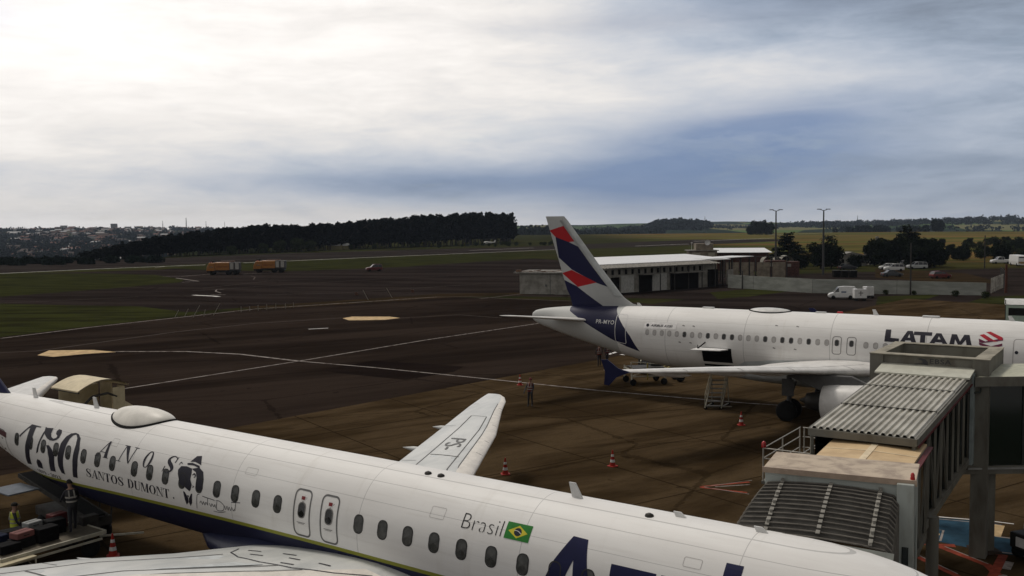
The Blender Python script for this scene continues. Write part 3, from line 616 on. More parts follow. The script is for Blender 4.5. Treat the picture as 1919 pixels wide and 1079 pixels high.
# flag
fs=.10; fl=lambda P:[(-5.12-a*.36-b*.0,4.315+b*.17) for a,b in P]
W1b=lambda a,b:F1.side(a,b,.009); W1c=lambda a,b:F1.side(a,b,.011); W1d=lambda a,b:F1.side(a,b,.013)
fg=glyph_mesh([fl([(-1,-1),(1,-1),(1,1),(-1,1)])],W1,'flag',mat('flag_green',(.015,.17,.02),.5),A1)
glyph_mesh([fl([(-.78,0),(0,-.76),(.78,0),(0,.76)])],W1b,'flag_diamond',mat('flag_yellow',(.55,.48,.03),.5),fg)
glyph_mesh([fl(ell(0,0,.30,.48))],W1c,'flag_globe',mat('flag_navy',(.01,.015,.03),.5),fg)
glyph_mesh([[ (p[0],p[1]) for p in fl(q)] for q in stroke(spline([(-.29,.12),(0,.10),(.28,-.14)]),.07)],W1d,'flag_band',LGREY,fg,grid=.2)
# big brand letters running off the picture: A z u l
big=[[(-6.62,4.47),(-7.02,4.46),(-7.42,2.95),(-6.98,2.95),(-6.84,3.5),(-6.78,4.02)],[(-6.62,4.47),(-6.78,4.02),(-6.60,3.60),(-6.32,2.95),(-5.82,2.95),(-6.28,3.95)],[(-6.60,3.60),(-6.84,3.60),(-6.92,3.34),(-6.50,3.34)]]
big+=[[(-7.75,4.12),(-8.86,4.12),(-8.86,3.86),(-8.25,3.22),(-8.86,3.22),(-8.86,2.95),(-7.70,2.95),(-7.70,3.22),(-8.35,3.86),(-7.75,3.86)]]
big+=[[(-8.98,4.12),(-9.34,4.12),(-9.34,3.35),(-9.5,3.22),(-9.85,3.22),(-9.85,4.12),(-10.2,4.12),(-10.2,2.95),(-9.3,2.95),(-8.98,3.2)]]
big+=[[(-10.32,4.57),(-10.70,4.57),(-10.70,2.95),(-10.32,2.95)]]
glyph_mesh(big,W1,'brand_lettering',NAVY,A1)
# wing, both sides (same sections mirrored)
WS=[(-3.2,.6,2.2,7.2,.12),(-1.9,1.9,2.32,6.35,.115),(.2,3.7,2.52,4.75,.115),(2.35,6.2,2.84,3.65,.11),(5.15,11.2,3.13,2.85,.10),(7.6,14.8,3.31,1.9,.09),(8.6,16.4,3.38,1.52,.08),(9.2,17.1,3.41,1.18,.07),(9.75,17.5,3.43,.75,.07)]
WM=mat('wing_grey_white',(.60,.61,.595),.32,spec=.45,var=.12,scale=1.3,col2=(.42,.44,.44),lo=.2,hi=.7,stretch=(1,.4,1))
for k,nm in ((1,'near'),(-1,'far')):
    sc=[(a,k*t,z,c,h) for a,t,z,c,h in WS]
    wg=surface('wing',sc,WM,A1)
    T=lambda a:k*a
    wing_line(sc,[(T(3),.20),(T(15.6),.20)],.04,LINEM,wg); wing_line(sc,[(T(3.2),.30),(T(13.2),.30)],.045,LINEM,wg,'spoiler_edge'); wing_line(sc,[(T(3.2),.74),(T(13.2),.66)],.05,LINEM,wg,'spoiler_edge')
    wing_line(sc,[(T(13.2),.30),(T(13.2),.66)],.04,LINEM,wg); wing_line(sc,[(T(7.6),.28),(T(7.6),.68)],.07,LINEM,wg); wing_line(sc,[(T(10.0),.10),(T(10.0),.001+.02)],.03,LINEM,wg)
    for t in (5.5,8.5,12.2,14.9): wing_line(sc,[(T(t),.012),(T(t),.11)],.03,LINEM,wg)
    for t in (6.8,11.5,15.3): wing_line(sc,[(T(t),.78),(T(t),.985)],.03,LINEM,wg)
    # light leading edge
    le=MB(); rings=[]
    for (s,t,z,c,h) in sc[1:]:
        rings.append([(-(s+x*c-.006),-t,z+y*c+.004) for x,y in [(x,5*h*(.2969*math.sqrt(x)-.126*x-.3516*x*x+.2843*x**3)*q) for x,q in ((.19,1.15),(.13,1.15),(.08,1.15),(.03,1.15),(.006,1.15),(0,1.),(.006,-.75),(.03,-.75),(.08,-.75))]])
    le.loft(rings,closed=False,caps=False); le.build('leading_edge',mat('cream_leading_edge',(.70,.66,.60),.4,spec=.4,var=.08),wg,recalc=False)
    # inboard spoiler plate slightly greyer, flap track fairings
    mb=MB(); Q=[wing_pt(sc,T(a),b,.009) for a,b in ((3.4,.33),(5.4,.32),(7.5,.315),(7.5,.64),(5.4,.68),(3.4,.71))]; mb.add(Q,[(0,1,2,3,4,5)]); mb.build('spoiler_panel',mat('spoiler_grey',(.50,.53,.54),.45),wg)
    for t,ln in ((5.6,1.25),(8.6,1.1),(11.6,.9)):
        p=Vector(wing_pt(sc,T(t),.86,.06,True)); mb=MB(); n=12
        mb.loft([[ (p.x+1.1-a,p.y+q*.16*math.cos(2*PI*i/n),p.z-.05+q*.15*math.sin(2*PI*i/n)) for i in range(n)] for a,q in ((0,.05),(.4,.8),(1.2,1.),(1.2+ln*.6,.7),(1.3+ln,.06))]); mb.build('flap_fairing',WM,wg)
    nacelle(A1,-6.2,k*5.0,1.62,.98,3.6,mat('engine_navy',(.012,.015,.06),.35,spec=.4))
    st=surface('tailplane',[(20.6,k*.3,4.45,3.8,.09),(21.6,k*1.0,4.5,3.2,.09),(24.8,k*3.75,4.72,1.35,.08),(25.25,k*3.95,4.73,.75,.06)],LGREY,A1)
    stl=MB(); stl.loft([[(-(s+x*c-.01),-k*t,z+y) for x,y in ((.16,.075*c),(.05,.06*c),(0,0),(.05,-.05*c))] for s,t,z,c in ((21.3,1.0,4.5,3.2),(24.8,3.75,4.72,1.35))],closed=False,caps=False); stl.build('leading_edge',MATS['cream_leading_edge'],st,recalc=False)
# wing markings on the near right wing (root fairing dashes and panel frame)
wr=[(a,t,z,c,h) for a,t,z,c,h in WS]
mb=MB()
for t in (2.1,2.5,2.9,3.4):
    pass
wg=[o for o in A1.children if o.name.startswith('wing')][0]
for a,b in (((2.35,.25),(2.4,.31)),((2.5,.40),(2.52,.47)),((2.2,.52),(2.24,.60)),((2.75,.58),(2.8,.66)),((2.35,.72),(2.4,.80)),((2.9,.30),(3.0,.36))): wing_line(wr,[a,b],.05,BLACKL,wg,'wing_marking',.012)
for c_,(t0,t1) in ((0,(2.0,3.2)),): wing_line(wr,[(2.05,.10),(2.6,.14),(3.1,.24),(3.3,.40),(3.25,.60),(2.9,.78),(2.3,.90)],.04,BLACKL,wg,'walkway_line',.012)
# registration on the far wing
wf=[(a,-t,z,c,h) for a,t,z,c,h in WS]; wgf=[o for o in A1.children if o.name.startswith('wing')][1]
def farw(a,b):
    return wing_pt(wf,-a,b,.014)
glyph_mesh('PS-',lambda x,y:farw(9.75-x*1.5,.62-y*.25),'registration_lettering',mat('grey_wing_lettering',(.12,.12,.12),.6),wgf,box=(0,0,1,1),grid=.2,gridx=.2)
# tail fin
def fin1():
    o=surface('tail_fin',[(20.9,0,4.55,6.3,.05),(22.4,0,5.45,4.6,.09),(24.2,0,7.1,3.7,.1),(27.3,0,10.5,2.2,.1),(27.6,0,10.75,1.7,.08)],NAVY,A1,vertical=True); return o
fin1()
# satellite radome with dark sealing line
def radome(parent,F,s0,s1,hw,h,m,name='satellite_radome'):
    mb=MB(); n=48; L=s1-s0; rings=[]
    def P(e,i,dz_,ex=0.):
        c=math.cos(2*PI*i/n); x=s0+L/2+(L/2*e+ex)*c; y=(hw*e+ex)*math.sin(2*PI*i/n); zc=(F.top(x)+F.bot(x))/2; rz=F.top(x)-zc; return (-x,y,zc+rz*math.sqrt(max(.0,1-(y/F.hw(x))**2))+dz_)
    for j in range(11):
        q=j/10*.985; e=(1-q**2.2)**.5; rings.append([P(e,i,h*q-.02) for i in range(n)])
    mb.loft(rings); o=mb.build(name,m,parent)
    mb=MB(); mb.loft([[P(1,i,z,a) for i in range(n)] for a,z in ((.045,-.03),(.045,.045),(-.02,.05))],caps=False); mb.build('sealing_strip',RUBBER,o)
    return o
radome(A1,F1,10.55,13.6,.78,.36,mat('radome_beige',(.66,.64,.59),.45,spec=.3,var=.1,scale=1.2))
antenna(A1,19.3,4.9,.42); antenna(A1,14.9,4.97,.40); antenna(A1,-6.2,5.0,.36); 
for s in (-9.0,-10.9): antenna(A1,s,4.98,.14)
for s in (-1.45,-1.9,-8.1): mb=MB(); mb.loft([[(-s+q*.12*math.cos(2*PI*i/12),q*.09*math.sin(2*PI*i/12)-.25,4.965+z) for i in range(12)] for q,z in ((1,0),(.8,.06),(.2,.09))]); mb.build('roof_fitting',DMETAL,A1)
for s,z,a,b in ((9.0,3.12,.5,.22),(-2.6,4.35,.45,.28),(-6.0,3.2,.4,.3),(4.7,4.35,.5,.2),(11.9,4.32,.35,.25),(-9.6,4.45,.4,.2)): ring_on(F1,A1,s,z,a,b,.03,.008,mat('hatch_seam',(.30,.29,.28),.7),'access_panel')
# wing-to-body fairing
mb=MB(); n=40
mb.loft([[(-s,w_*math.cos(2*PI*i/n),zc+h_*math.sin(2*PI*i/n)) for i in range(n)] for s,w_,zc,h_ in ((-6.2,.3,1.7,.15),(-5,1.1,1.75,.5),(-2.5,1.85,1.85,.80),(1.5,2.05,1.80,.85),(4.5,1.9,1.80,.80),(7,1.2,1.75,.5),(8.6,.3,1.75,.15))]); mb.build('belly_fairing',mat('belly_navy',(.016,.020,.055),.35,spec=.4),A1)
for t in (-2.95,2.95):
    g_=MB(); g_.tube((-2.4,-t,2.2),(-2.4,-t,.5),.13,.10); g_.bar((-2.0,-t*.5,1.8),(-2.4,-t,.9),.09); gg=g_.build('landing_gear',GREY,A1)
    for q in (-.32,.32): wheel(gg,-2.4,-t+q,.5,.34)
g_=MB(); g_.tube((13.2,0,1.9),(13.2,0,.38),.09,.08); gg=g_.build('nose_gear',GREY,A1)
for q in (-.2,.2): wheel(gg,13.2,q,.34,.22)
# open hold door at the tail, right side
mb=MB(); mb.loft([[F1.at(a,th,.02+ .0) for a in (16.2,16.6,17.0,17.4)] for th in (R(-60),R(-50),R(-42))],closed=False,caps=False); mb.build('hold_opening',RUBBER,A1)
mb=MB(); mb.box((-17.4,-2.0,2.02),(1.4,1.15,.06)); mb.build('hold_door',mat('door_bluegrey',(.10,.12,.15),.5),A1,bevel=.02)

# ---------------------------------------------------------------- the far airliner
N2=(32.9958,50.216,0); PSI2=-.5908
A2=thing('airliner','white airliner with navy and red banded tail fin and LATAM lettering, parked beyond the apron','airliner',N2,PSI2)
F2=Fus([(.1,3.35,3.15,.08),(.4,3.8,2.85,.55),(1.2,4.4,2.45,1.05),(2.4,5.1,2.15,1.5),(3.8,5.65,1.98,1.8),(5.4,5.94,1.91,1.94),(7,6.02,1.89,1.975),(20,6.03,1.89,1.975),(24.4,6.03,1.89,1.975),(26.9,6.02,2.02,1.93),(29.64,5.97,2.45,1.72),(32.0,5.90,3.0,1.38),(34.3,5.80,3.55,.98),(36.5,5.60,4.15,.52),(37.6,5.38,4.52,.28),(37.85,5.22,4.70,.18)])
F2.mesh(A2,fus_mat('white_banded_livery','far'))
LM=mat('wing_far_white',(.70,.69,.67),.42,spec=.35,var=.1,scale=1.2)
dark2={5,8,10,11,15,17,18,20,28}
i=0
s=27.81
for i in range(30):
    s=27.81-.533*i
    if abs(s-15.5)<.45 or abs(s-14.66)<.45: continue
    if 13.9<s<14.2 : continue
    if s<13.8 : break
    window(F2,A2,s,4.45,.20,.30,GLASSD if i in dark2 else SHADEUP,WFRAMEL if i not in dark2 else WFRAME,.035)
for s in (13.84,13.30,12.77,12.23,11.7,11.17,10.63,10.1,9.57,9.03,8.5,7.97,7.43,6.88): window(F2,A2,s,4.43,.20,.30,SHADEUP,WFRAMEL,.035)
for s in (15.5,14.66):
    fr=ring_on(F2,A2,s,4.33,.46,.98,.12,.04,WFRAME,'exit_door'); window(F2,fr,s,4.47,.2,.32,GLASSD,WFRAME,.03,off=.01)
ring_on(F2,A2,5.72,4.35,.95,1.75,.18,.03,WFRAMEL,'front_door'); 
mb=MB(); f=on_side(F2,6.05,4.5,.008); mb.add([f(*p) for p in ell(0,0,.09,.09,14)],[tuple(range(14))]); mb.build('door_roundel',BLACKL,A2)
dr=ring_on(F2,A2,29.9,4.60,.80,1.95,.12,.045,mat('door_outline_white',(.62,.62,.62),.5),'rear_door',skew=-.02)
W2=lambda a,b:F2.side(a,b,.010); W2b=lambda a,b:F2.side(a,b,.013)
# LATAM letters, drawn heavy and wide
LT=[[(12.84,5.36),(12.55,5.36),(12.52,4.92),(12.06,4.90),(12.06,4.70),(12.84,4.70)],
    [(12.02,4.68),(11.66,5.34),(11.38,5.34),(11.12,4.68),(11.36,4.68),(11.44,4.86),(11.40,4.98),(11.52,5.14),(11.70,4.85),(11.78,4.68)],
    [(11.30,5.32),(10.34,5.32),(10.34,5.14),(10.68,5.14),(10.66,4.69),(10.92,4.69),(10.94,5.14),(11.30,5.14)],
    [(10.80,4.70),(10.30,5.28),(10.22,5.28),(9.95,5.28),(9.42,4.68)][0:0] or [(10.46,4.68),(10.12,5.29),(9.86,5.29),(9.44,4.68),(9.70,4.68),(9.80,4.84),(9.82,4.96),(9.97,5.12),(10.14,4.86),(10.22,4.68)],
    [(9.40,4.67),(9.32,5.28),(9.06,5.28),(8.86,4.92),(8.68,5.28),(8.42,5.28),(8.24,4.69),(8.50,4.69),(8.58,5.02),(8.80,4.72),(8.94,4.72),(9.12,5.02),(9.16,4.67)]]
LT[1]=[(12.02,4.68),(11.66,5.34),(11.38,5.34),(11.10,4.68),(11.36,4.68),(11.42,4.83),(11.70,4.83),(11.78,4.68)]
LT[3]=[(10.46,4.68),(10.12,5.29),(9.86,5.29),(9.44,4.68),(9.70,4.68),(9.78,4.82),(10.12,4.82),(10.20,4.68)]
glyph_mesh(LT,W2,'brand_lettering',BLACKL,A2,grid=.12)
glyph_mesh([[(11.60,4.98),(11.47,4.98),(11.53,5.16)],[(10.02,4.97),(9.86,4.97),(9.97,5.13)]],W2b,'letter_counter',LGREY,A2,grid=.2)
LRED=mat('emblem_red',(.42,.015,.03),.4); LMAR=mat('emblem_maroon',(.13,.012,.05),.4)
glyph_mesh([[(7.62,5.46),(7.40,5.50),(6.78,5.24),(6.74,5.10),(6.90,5.10)],[(7.92,5.30),(7.70,5.36),(7.20,5.08),(6.98,5.02),(7.4,4.98)]],W2,'emblem_top',LRED,A2,grid=.12)
glyph_mesh([[(7.94,5.12),(7.90,4.94),(7.74,4.90),(6.74,5.08),(6.74,5.20),(7.60,4.99)],[(7.92,4.93),(7.88,4.80),(7.30,4.62),(6.76,4.80),(6.76,4.93),(7.3,4.76)]],W2,'emblem_base',LMAR,A2,grid=.12)
glyph_mesh('PR-MYO',W2,'registration_lettering',LGREY,A2,box=(31.93,4.80,30.44,5.07),offset=.01,space=1.1,grid=.1)
glyph_mesh([[(28.1,4.68),(25.8,4.72),(25.75,5.14),(28.1,5.10)]],W2,'type_placard',mat('placard_white',(.82,.81,.80),.5),A2,grid=.12)
glyph_mesh('AIRBUS A320',W2b,'type_lettering',BLACKL,A2,box=(27.62,4.83,26.05,4.98),offset=.03,shear=.3,grid=.2)
glyph_mesh([ell(27.84,4.90,.11,.10,14)],W2b,'type_emblem',BLACKL,A2,grid=.2)
for s,z in ((19.25,5.28),(17.95,5.28),(19.25,3.95),(17.95,3.95),(25.3,5.0),(24.6,5.0),(25.45,3.95),(24.7,3.95)):
    mb=MB(); f=on_side(F2,s,z,.008); mb.add([f(-.09,-.02),f(.09,-.05),f(.09,.0),f(-.05,.04)],[(0,1,2,3)]); mb.build('fuselage_mark',WFRAME,A2)
# fin with painted bands
def fin_mat():
    m=bpy.data.materials.new('banded_fin'); m.use_nodes=True; g=NG(m.node_tree); b=g.n['Principled BSDF']; p=g.obj()
    n=g.noise(p,1.5,4); c=g.mix(n,(.36,.37,.37),(.43,.44,.44))
    NV=(.007,.008,.042); RD=(.36,.010,.014)
    for P,cc in (([(35.92,10.70),(34.74,10.33),(33.4,9.76),(31.35,7.15),(32.53,7.50),(34.56,8.40),(35.67,9.23)],NV),([(36.45,11.16),(34.93,11.56),(34.0,10.42),(34.74,10.33),(35.92,10.70)],RD),([(35.41,8.12),(34.56,8.36),(32.50,7.52),(34.05,7.17)],RD),([(35.40,8.02),(34.15,7.22),(30.75,5.9),(30.75,5.0),(34.6,5.0)],NV)):
        c=g.mix(convex(g,p,P),c,cc)
    g.put(b.inputs['Base Color'],c); b.inputs['Roughness'].default_value=.5; b.inputs['Specular IOR Level'].default_value=.2; return m
FM=fin_mat()
fin=surface('tail_fin',[(29.0,0,5.4,5.5,.02),(29.0,0,5.95,5.6,.02),(29.8,0,6.13,4.85,.035),(30.4,0,6.50,4.35,.06),(30.9,0,6.95,4.1,.08),(32.46,0,8.83,3.0+.15,.09),(34.93,0,11.88,1.72,.09),(35.2,0,12.17,1.55,.06)],FM,A2,vertical=True)
mb=MB(); SEC=[(30.55,6.62),(32.46,8.83),(34.93,11.88)]
mb.loft([[(-(s-.012),0,z),(-(s+.10),-.14,z),(-(s+.52),-.235,z),(-(s+.52),-.20,z),(-(s+.1),.14,z)] for s,z in SEC]); mb.build('leading_edge',GREY,fin)
mb=MB(); mb.loft([[(-x,-.10,z),(-x+.02,.10,z)] for x,z in ((35.3,12.0),(34.0,6.9))],closed=False,caps=False); mb.build('rudder_gap',LINEM,fin)
WS2=[(11.0,.8,2.75,8.6,.13),(12.2,2.0,2.95,7.3,.13),(14.9,6.4,3.36,4.0,.12),(17.8,11.4,3.82,2.9,.11),(21.15,16.9,4.25,1.65,.10),(21.35,17.0,4.26,1.5,.09)]
for k in (1,-1):
    sc=[(a,k*t,z,c,h) for a,t,z,c,h in WS2]; wg=surface('wing',sc,LM,A2)
    for t in (4.5,8.2,11.2,14.2): wing_line(sc,[(k*t,.012),(k*t,.13)],.04,LINEM,wg)
    wing_line(sc,[(k*3,.13),(k*16,.14)],.03,LINEM,wg); wing_line(sc,[(k*3,.70),(k*16,.70)],.03,LINEM,wg)
    # wing tip fence, up and down
    mb=MB(); x=22.5; mb.prism([(-21.35,4.26),(-22.0,4.42),(-22.6,4.82),(-22.95,4.80),(-22.72,4.2),(-22.78,3.55),(-22.5,3.52),(-22.1,3.95)],k*-17.02,k*-17.08,ax='y'); mb.build('wing_tip_fence',NAVY,wg)
    for t in (6.6,9.6,13.4):
        p=Vector(wing_pt(sc,k*t,.80,.1,True)); mb=MB(); n=12
        mb.loft([[ (p.x+1.3-a,p.y+q*.2*math.cos(2*PI*i/n),p.z-.08+q*.2*math.sin(2*PI*i/n)) for i in range(n)] for a,q in ((0,.05),(.5,.8),(1.4,1.),(2.2,.7),(3.0,.06))]); mb.build('flap_fairing',LM,wg)
    e=nacelle(A2,11.3,k*5.75,1.60,1.02,3.8,mat('engine_white',(.72,.71,.69),.35,spec=.4,var=.06))
    mb=MB(); mb.prism([(-12.3,2.6),(-13.6,3.15),(-16.2,3.1),(-17.2,2.95),(-15.9,2.45),(-14.9,2.1),(-12.9,2.4)],-k*5.75-.14,-k*5.75+.14,ax='y'); mb.build('engine_pylon',mat('pylon_dark_grey',(.10,.10,.10),.6),e,bevel=.05)
    surface('tailplane',[(32.2,k*.4,4.85,3.4,.09),(32.7,k*1.0,4.93,3.0,.09),(35.35,k*6.1,5.52,1.35,.08),(35.6,k*6.25,5.53,.9,.06)],LM,A2)
    g_=MB(); g_.tube((-17.7,-k*3.8,2.6),(-17.7,-k*3.8,.6),.16,.12); g_.bar((-17.7,-k*2.6,2.1),(-17.7,-k*3.75,1.1),.12); g_.box((-17.7,-k*4.05,1.95),(.7,.04,1.0)); gg=g_.build('landing_gear',mat('gear_dark',(.07,.07,.07),.6),A2)
    for q in (-.45,.45): wheel(gg,-17.7,-k*3.8+q,.60,.42)
mb=MB(); n=40
mb.loft([[(-s,w_*math.cos(2*PI*i/n),zc+h_*math.sin(2*PI*i/n)) for i in range(n)] for s,w_,zc,h_ in ((10.2,.3,2.1,.2),(11.4,1.5,2.2,.6),(13.4,2.2,2.35,.85),(17.5,2.3,2.35,.9),(20.5,1.9,2.3,.75),(22.8,.9,2.1,.4),(24,.2,2.0,.1))]); mb.build('belly_fairing',GREY,A2)
# smooth wing root fairing bulge seen along the side
mb=MB(); mb.loft([[F2.side(s,z0,.0),F2.side(s,(z0+z1)/2,b),F2.side(s,z1,.0)] for s,z0,z1,b in ((22.6,2.3,2.45,.01),(21.2,2.4,2.95,.10),(19.5,2.5,3.15,.22),(17,2.6,3.30,.32),(14.5,2.6,3.40,.32),(12.5,2.6,3.35,.2),(11.2,2.7,3.1,.02))],closed=False,caps=False); mb.build('wing_root_fairing',GREY,A2)
g_=MB(); g_.tube((-5.1,0,2.1),(-5.1,0,.4),.1,.09); gg=g_.build('nose_gear',GREY,A2)
for q in (-.25,.25): wheel(gg,-5.1,q,.38,.22)
radome(A2,F2,18.85,21.5,.6,.22,LGREY)
antenna(A2,29.05,5.98,.22); antenna(A2,13.55,6.0,.36); antenna(A2,6.3,5.98,.30)
for a_,b_ in (((-24.3,0,6.07),(.75,.3,.09)),((-17.0,0,6.06),(.6,.3,.07)),((-10.7,0,6.07),(.9,.35,.1))): mb=MB(); mb.box(a_,b_); mb.build('roof_fitting',LGREY,A2,bevel=.02)
mb=MB(); mb.box((-16.1,.9,5.95),(.35,.2,.25)); mb.build('red_beacon',mat('beacon_red',(.35,.02,.02),.4),A2,bevel=.05)
# aft hold: dark opening, raised door, loose cargo net curtain
mb=MB(); Z=(2.05,2.5,2.9,3.3,3.72); mb.loft([[F2.side(s,z,.012) for z in Z] for s in (23.95,23.4,22.8,22.3,21.98)],closed=False,caps=False); ho=mb.build('hold_opening',mat('hold_black',(.006,.005,.005),.9,spec=.05),A2)
mb=MB(); a=[F2.side(s,3.62,.03) for s in (24.15,22.15)]; b=[(-24.25,-3.02,3.60),(-22.3,-3.02,3.66)]
mb.add([a[0],a[1],b[1],b[0],(a[0][0],a[0][1],a[0][2]+.09),(a[1][0],a[1][1],a[1][2]+.09),(b[1][0],b[1][1],b[1][2]+.07),(b[0][0],b[0][1],b[0][2]+.07)],[(3,2,1,0),(4,5,6,7),(0,1,5,4),(1,2,6,5),(2,3,7,6),(3,0,4,7)]); hd=mb.build('hold_door',mat('door_inner_white',(.74,.74,.73),.5),A2,bevel=.03)
mb=MB(); mb.bar((-23.95,-2.5,3.72),(-23.6,-1.75,4.15),.06); mb.bar((-23.95,-2.62,3.72),(-24.0,-2.45,3.9),.05); mb.build('door_strut',RUBBER,hd)

# ================================================================= JET BRIDGE
BG=mat('bridge_grey_steel',(.155,.15,.128),.6,spec=.25,scale=1.8,col2=(.10,.092,.074),lo=.3,hi=.6,stretch=(1,1,.35)); BGL=mat('bridge_pale_panel',(.42,.42,.37),.6,spec=.25,var=.12,scale=1.5)
CORR=mat('corrugated_sheet',(.50,.485,.43),.5,spec=.3,var=.25,scale=1.2,col2=(.30,.285,.24),stretch=(1,1,1),lo=.25,hi=.7,coord='obj')
CREAM=mat('cream_roof',(.62,.46,.27),.6,spec=.2,var=.12,scale=1.5,col2=(.50,.36,.21))
BEIG=mat('stained_beige_roof',(.50,.42,.33),.8,spec=.15,scale=2.2,col2=(.33,.27,.22),lo=.35,hi=.6)
CABW=mat('cab_pale_paint',(.36,.39,.37),.5,spec=.3,scale=2.5,col2=(.27,.28,.25),lo=.25,hi=.5,stretch=(1,1,.25))
BEL=mat('canopy_fabric',(.070,.066,.060),.85,spec=.1,var=.25,scale=2.5); BELE=mat('canopy_edge',(.14,.13,.115),.8,spec=.1,var=.2)
TGL=mat('tinted_glass',(.010,.016,.014),.10,spec=.6); REDM=mat('dark_red_trim',(.10,.012,.012),.5); LAMP=mat('red_lamp_lens',(.35,.01,.01),.25,spec=.6)
PIPE=mat('galvanised_rail',(.40,.38,.34),.5,spec=.3,metal=.3)
def frame(o,ang):
    r=Vector((math.cos(ang),-math.sin(ang),0)); e=Vector((math.sin(ang),math.cos(ang),0)); o=Vector((*o,0))
    return lambda a,b,z: tuple(o+e*a+r*b+Vector((0,0,z)))
AC_=R(25); AT_=R(33.8)
C=frame((5.80,22.45),AC_)                    # cab frame: a away from the near airliner, b to the right
NL=G(1519,801,5.8); T=frame((NL.x,NL.y),AT_) # tunnel frame
TW=2.78; TL=8.6; TZ0,TZ1=5.80,6.28
JB=thing('jet_bridge','grey telescopic jet bridge with corrugated roof and folding canopy against the near airliner','jet bridge',T(TL+.6,TW+.3,0),0)
B=lambda mb,name,m,parent=None,**k: mb.build(name,m,parent or JB,world=True,**k)
def Bs(mb,name,m,parent,**k):
    """sub-part in world coordinates under a part of the bridge"""
    I=Matrix.Translation(-JB.location); mb.v=[tuple(I@Vector(p)) for p in mb.v]; return mb.build(name,m,parent,**k)
def beam(mb,a,b,w,h=None,mi=None): mb.bar(a,b,w,h,mi)
# corrugated roof
mb=MB(); nr=15; vs=[];prof=[]
for i in range(nr):
    for f,hh in ((0,0),(.12,0),(.2,.06),(.38,.06),(.46,0)): prof.append(((i+f*1.9)/nr*TW,hh) if f<.46 else ((i+.9)/nr*TW,0))
prof.append((TW,0))
slope=lambda a:TZ0+(TZ1-TZ0)*a/TL
for k,(a0,a1,up) in enumerate(((0,3.05,.0),(2.95,5.95,.012),(5.85,TL,.024))):
    v=[T(a,b,slope(a)+h+up+(.012 if a==a0 and k else 0)) for a in (a0,a1) for b,h in prof]; n=len(prof); mb.add(v,[(i,i+1,n+i+1,n+i) for i in range(n-1)],0,False)
rf=B(mb,'corrugated_roof',CORR,recalc=False)
mb=MB()
for a in (3.0,5.9): mb.bar(T(a,.02,slope(a)+.045),T(a,TW-.02,slope(a)+.045),.03,.05)
Bs(mb,'lap_joint',DMETAL,rf)
mb=MB(); beam(mb,T(-.02,-.05,TZ0-.11),T(-.02,TW+.05,TZ0-.11),.10,.20); beam(mb,T(0,TW+.02,TZ0-.10),T(TL,TW+.02,TZ1-.10),.10,.18); beam(mb,T(0,-.02,TZ0-.10),T(TL,-.02,TZ1-.10),.10,.18); B(mb,'roof_edge_beam',BG)
mb=MB(); mb.add([T(.05,.03,TZ0-.25),T(.05,TW-.03,TZ0-.25),T(TL,TW-.03,TZ1-.25),T(TL,.03,TZ1-.25)],[(0,1,2,3)]); B(mb,'tunnel_ceiling',BG)
mb=MB(); beam(mb,T(.0,TW+.085,TZ0-.22),T(TL,TW+.085,TZ1-.22),.03,.06); B(mb,'red_trim',REDM)
# tunnel walls: dark glazing behind a truss, floor beam
FZ0,FZ1=2.95,3.42; fl=lambda a:FZ0+(FZ1-FZ0)*a/TL
for b,s in ((TW-.10,1),(.10,-1)):
    mb=MB(); mb.add([T(.1,b,fl(.1)),T(TL,b,fl(TL)),T(TL,b,slope(TL)-.2),T(.1,b,slope(.1)-.2)],[(0,1,2,3)]); B(mb,'glazed_wall',TGL)
    mb=MB(); bb=b+s*.06; N=9
    beam(mb,T(-.6,bb,fl(-.6)),T(TL,bb,fl(TL)),.14,.24)
    for i in range(N+1): a=i*TL/N; beam(mb,T(a,bb,fl(a)),T(a,bb,slope(a)-.2),.075)
    for i in range(5): a=i*TL/N; k=1 if i%2 else 0; beam(mb,T(a,bb+s*.02,fl(a) if k else slope(a)-.2),T(a+TL/N,bb+s*.02,slope(a+TL/N)-.2 if k else fl(a+TL/N)),.06)
    B(mb,'wall_truss',BG)
mb=MB(); mb.add([T(a,b,z) for a,z in ((-.5,FZ0-.12),(TL,FZ1-.12)) for b in (0,TW)]+[T(a,b,z+.1) for a,z in ((-.5,FZ0-.12),(TL,FZ1-.12)) for b in (0,TW)],[(0,1,3,2),(4,5,7,6),(0,1,5,4),(2,3,7,6),(0,2,6,4),(1,3,7,5)]); B(mb,'tunnel_floor',BG)
# inner tunnel with cream roof, joining the cab
T2=frame((C(1.5,.45,0)[0],C(1.5,.45,0)[1]),R(31)); IW=2.38
mb=MB(); zz=(5.36,5.50); L2=4.6
mb.add([T2(-.3,0,zz[0]),T2(-.3,IW/2,zz[0]+.05),T2(-.3,IW,zz[0]),T2(L2,0,zz[1]),T2(L2,IW/2,zz[1]+.05),T2(L2,IW,zz[1])]+[T2(a,b,z-.12) for a,z in ((-.3,zz[0]),(L2,zz[1])) for b in (0,IW)],[(0,1,4,3),(1,2,5,4),(0,3,8,6),(2,7,9,5),(0,6,7,2,1),(3,4,5,9,8)]); ir=B(mb,'inner_roof',CREAM)
mb=MB(); beam(mb,T2(-.3,IW/2,zz[0]+.055),T2(L2,IW/2,zz[1]+.055),.17,.015); beam(mb,T2(3.05,0,zz[1]-.045),T2(3.05,IW/2,zz[1]+.008),.05,.02); beam(mb,T2(3.05,IW/2,zz[1]+.008),T2(3.05,IW,zz[1]-.045),.05,.02); Bs(mb,'roof_seam',mat('pale_cream_seam',(.66,.55,.38),.6),ir)
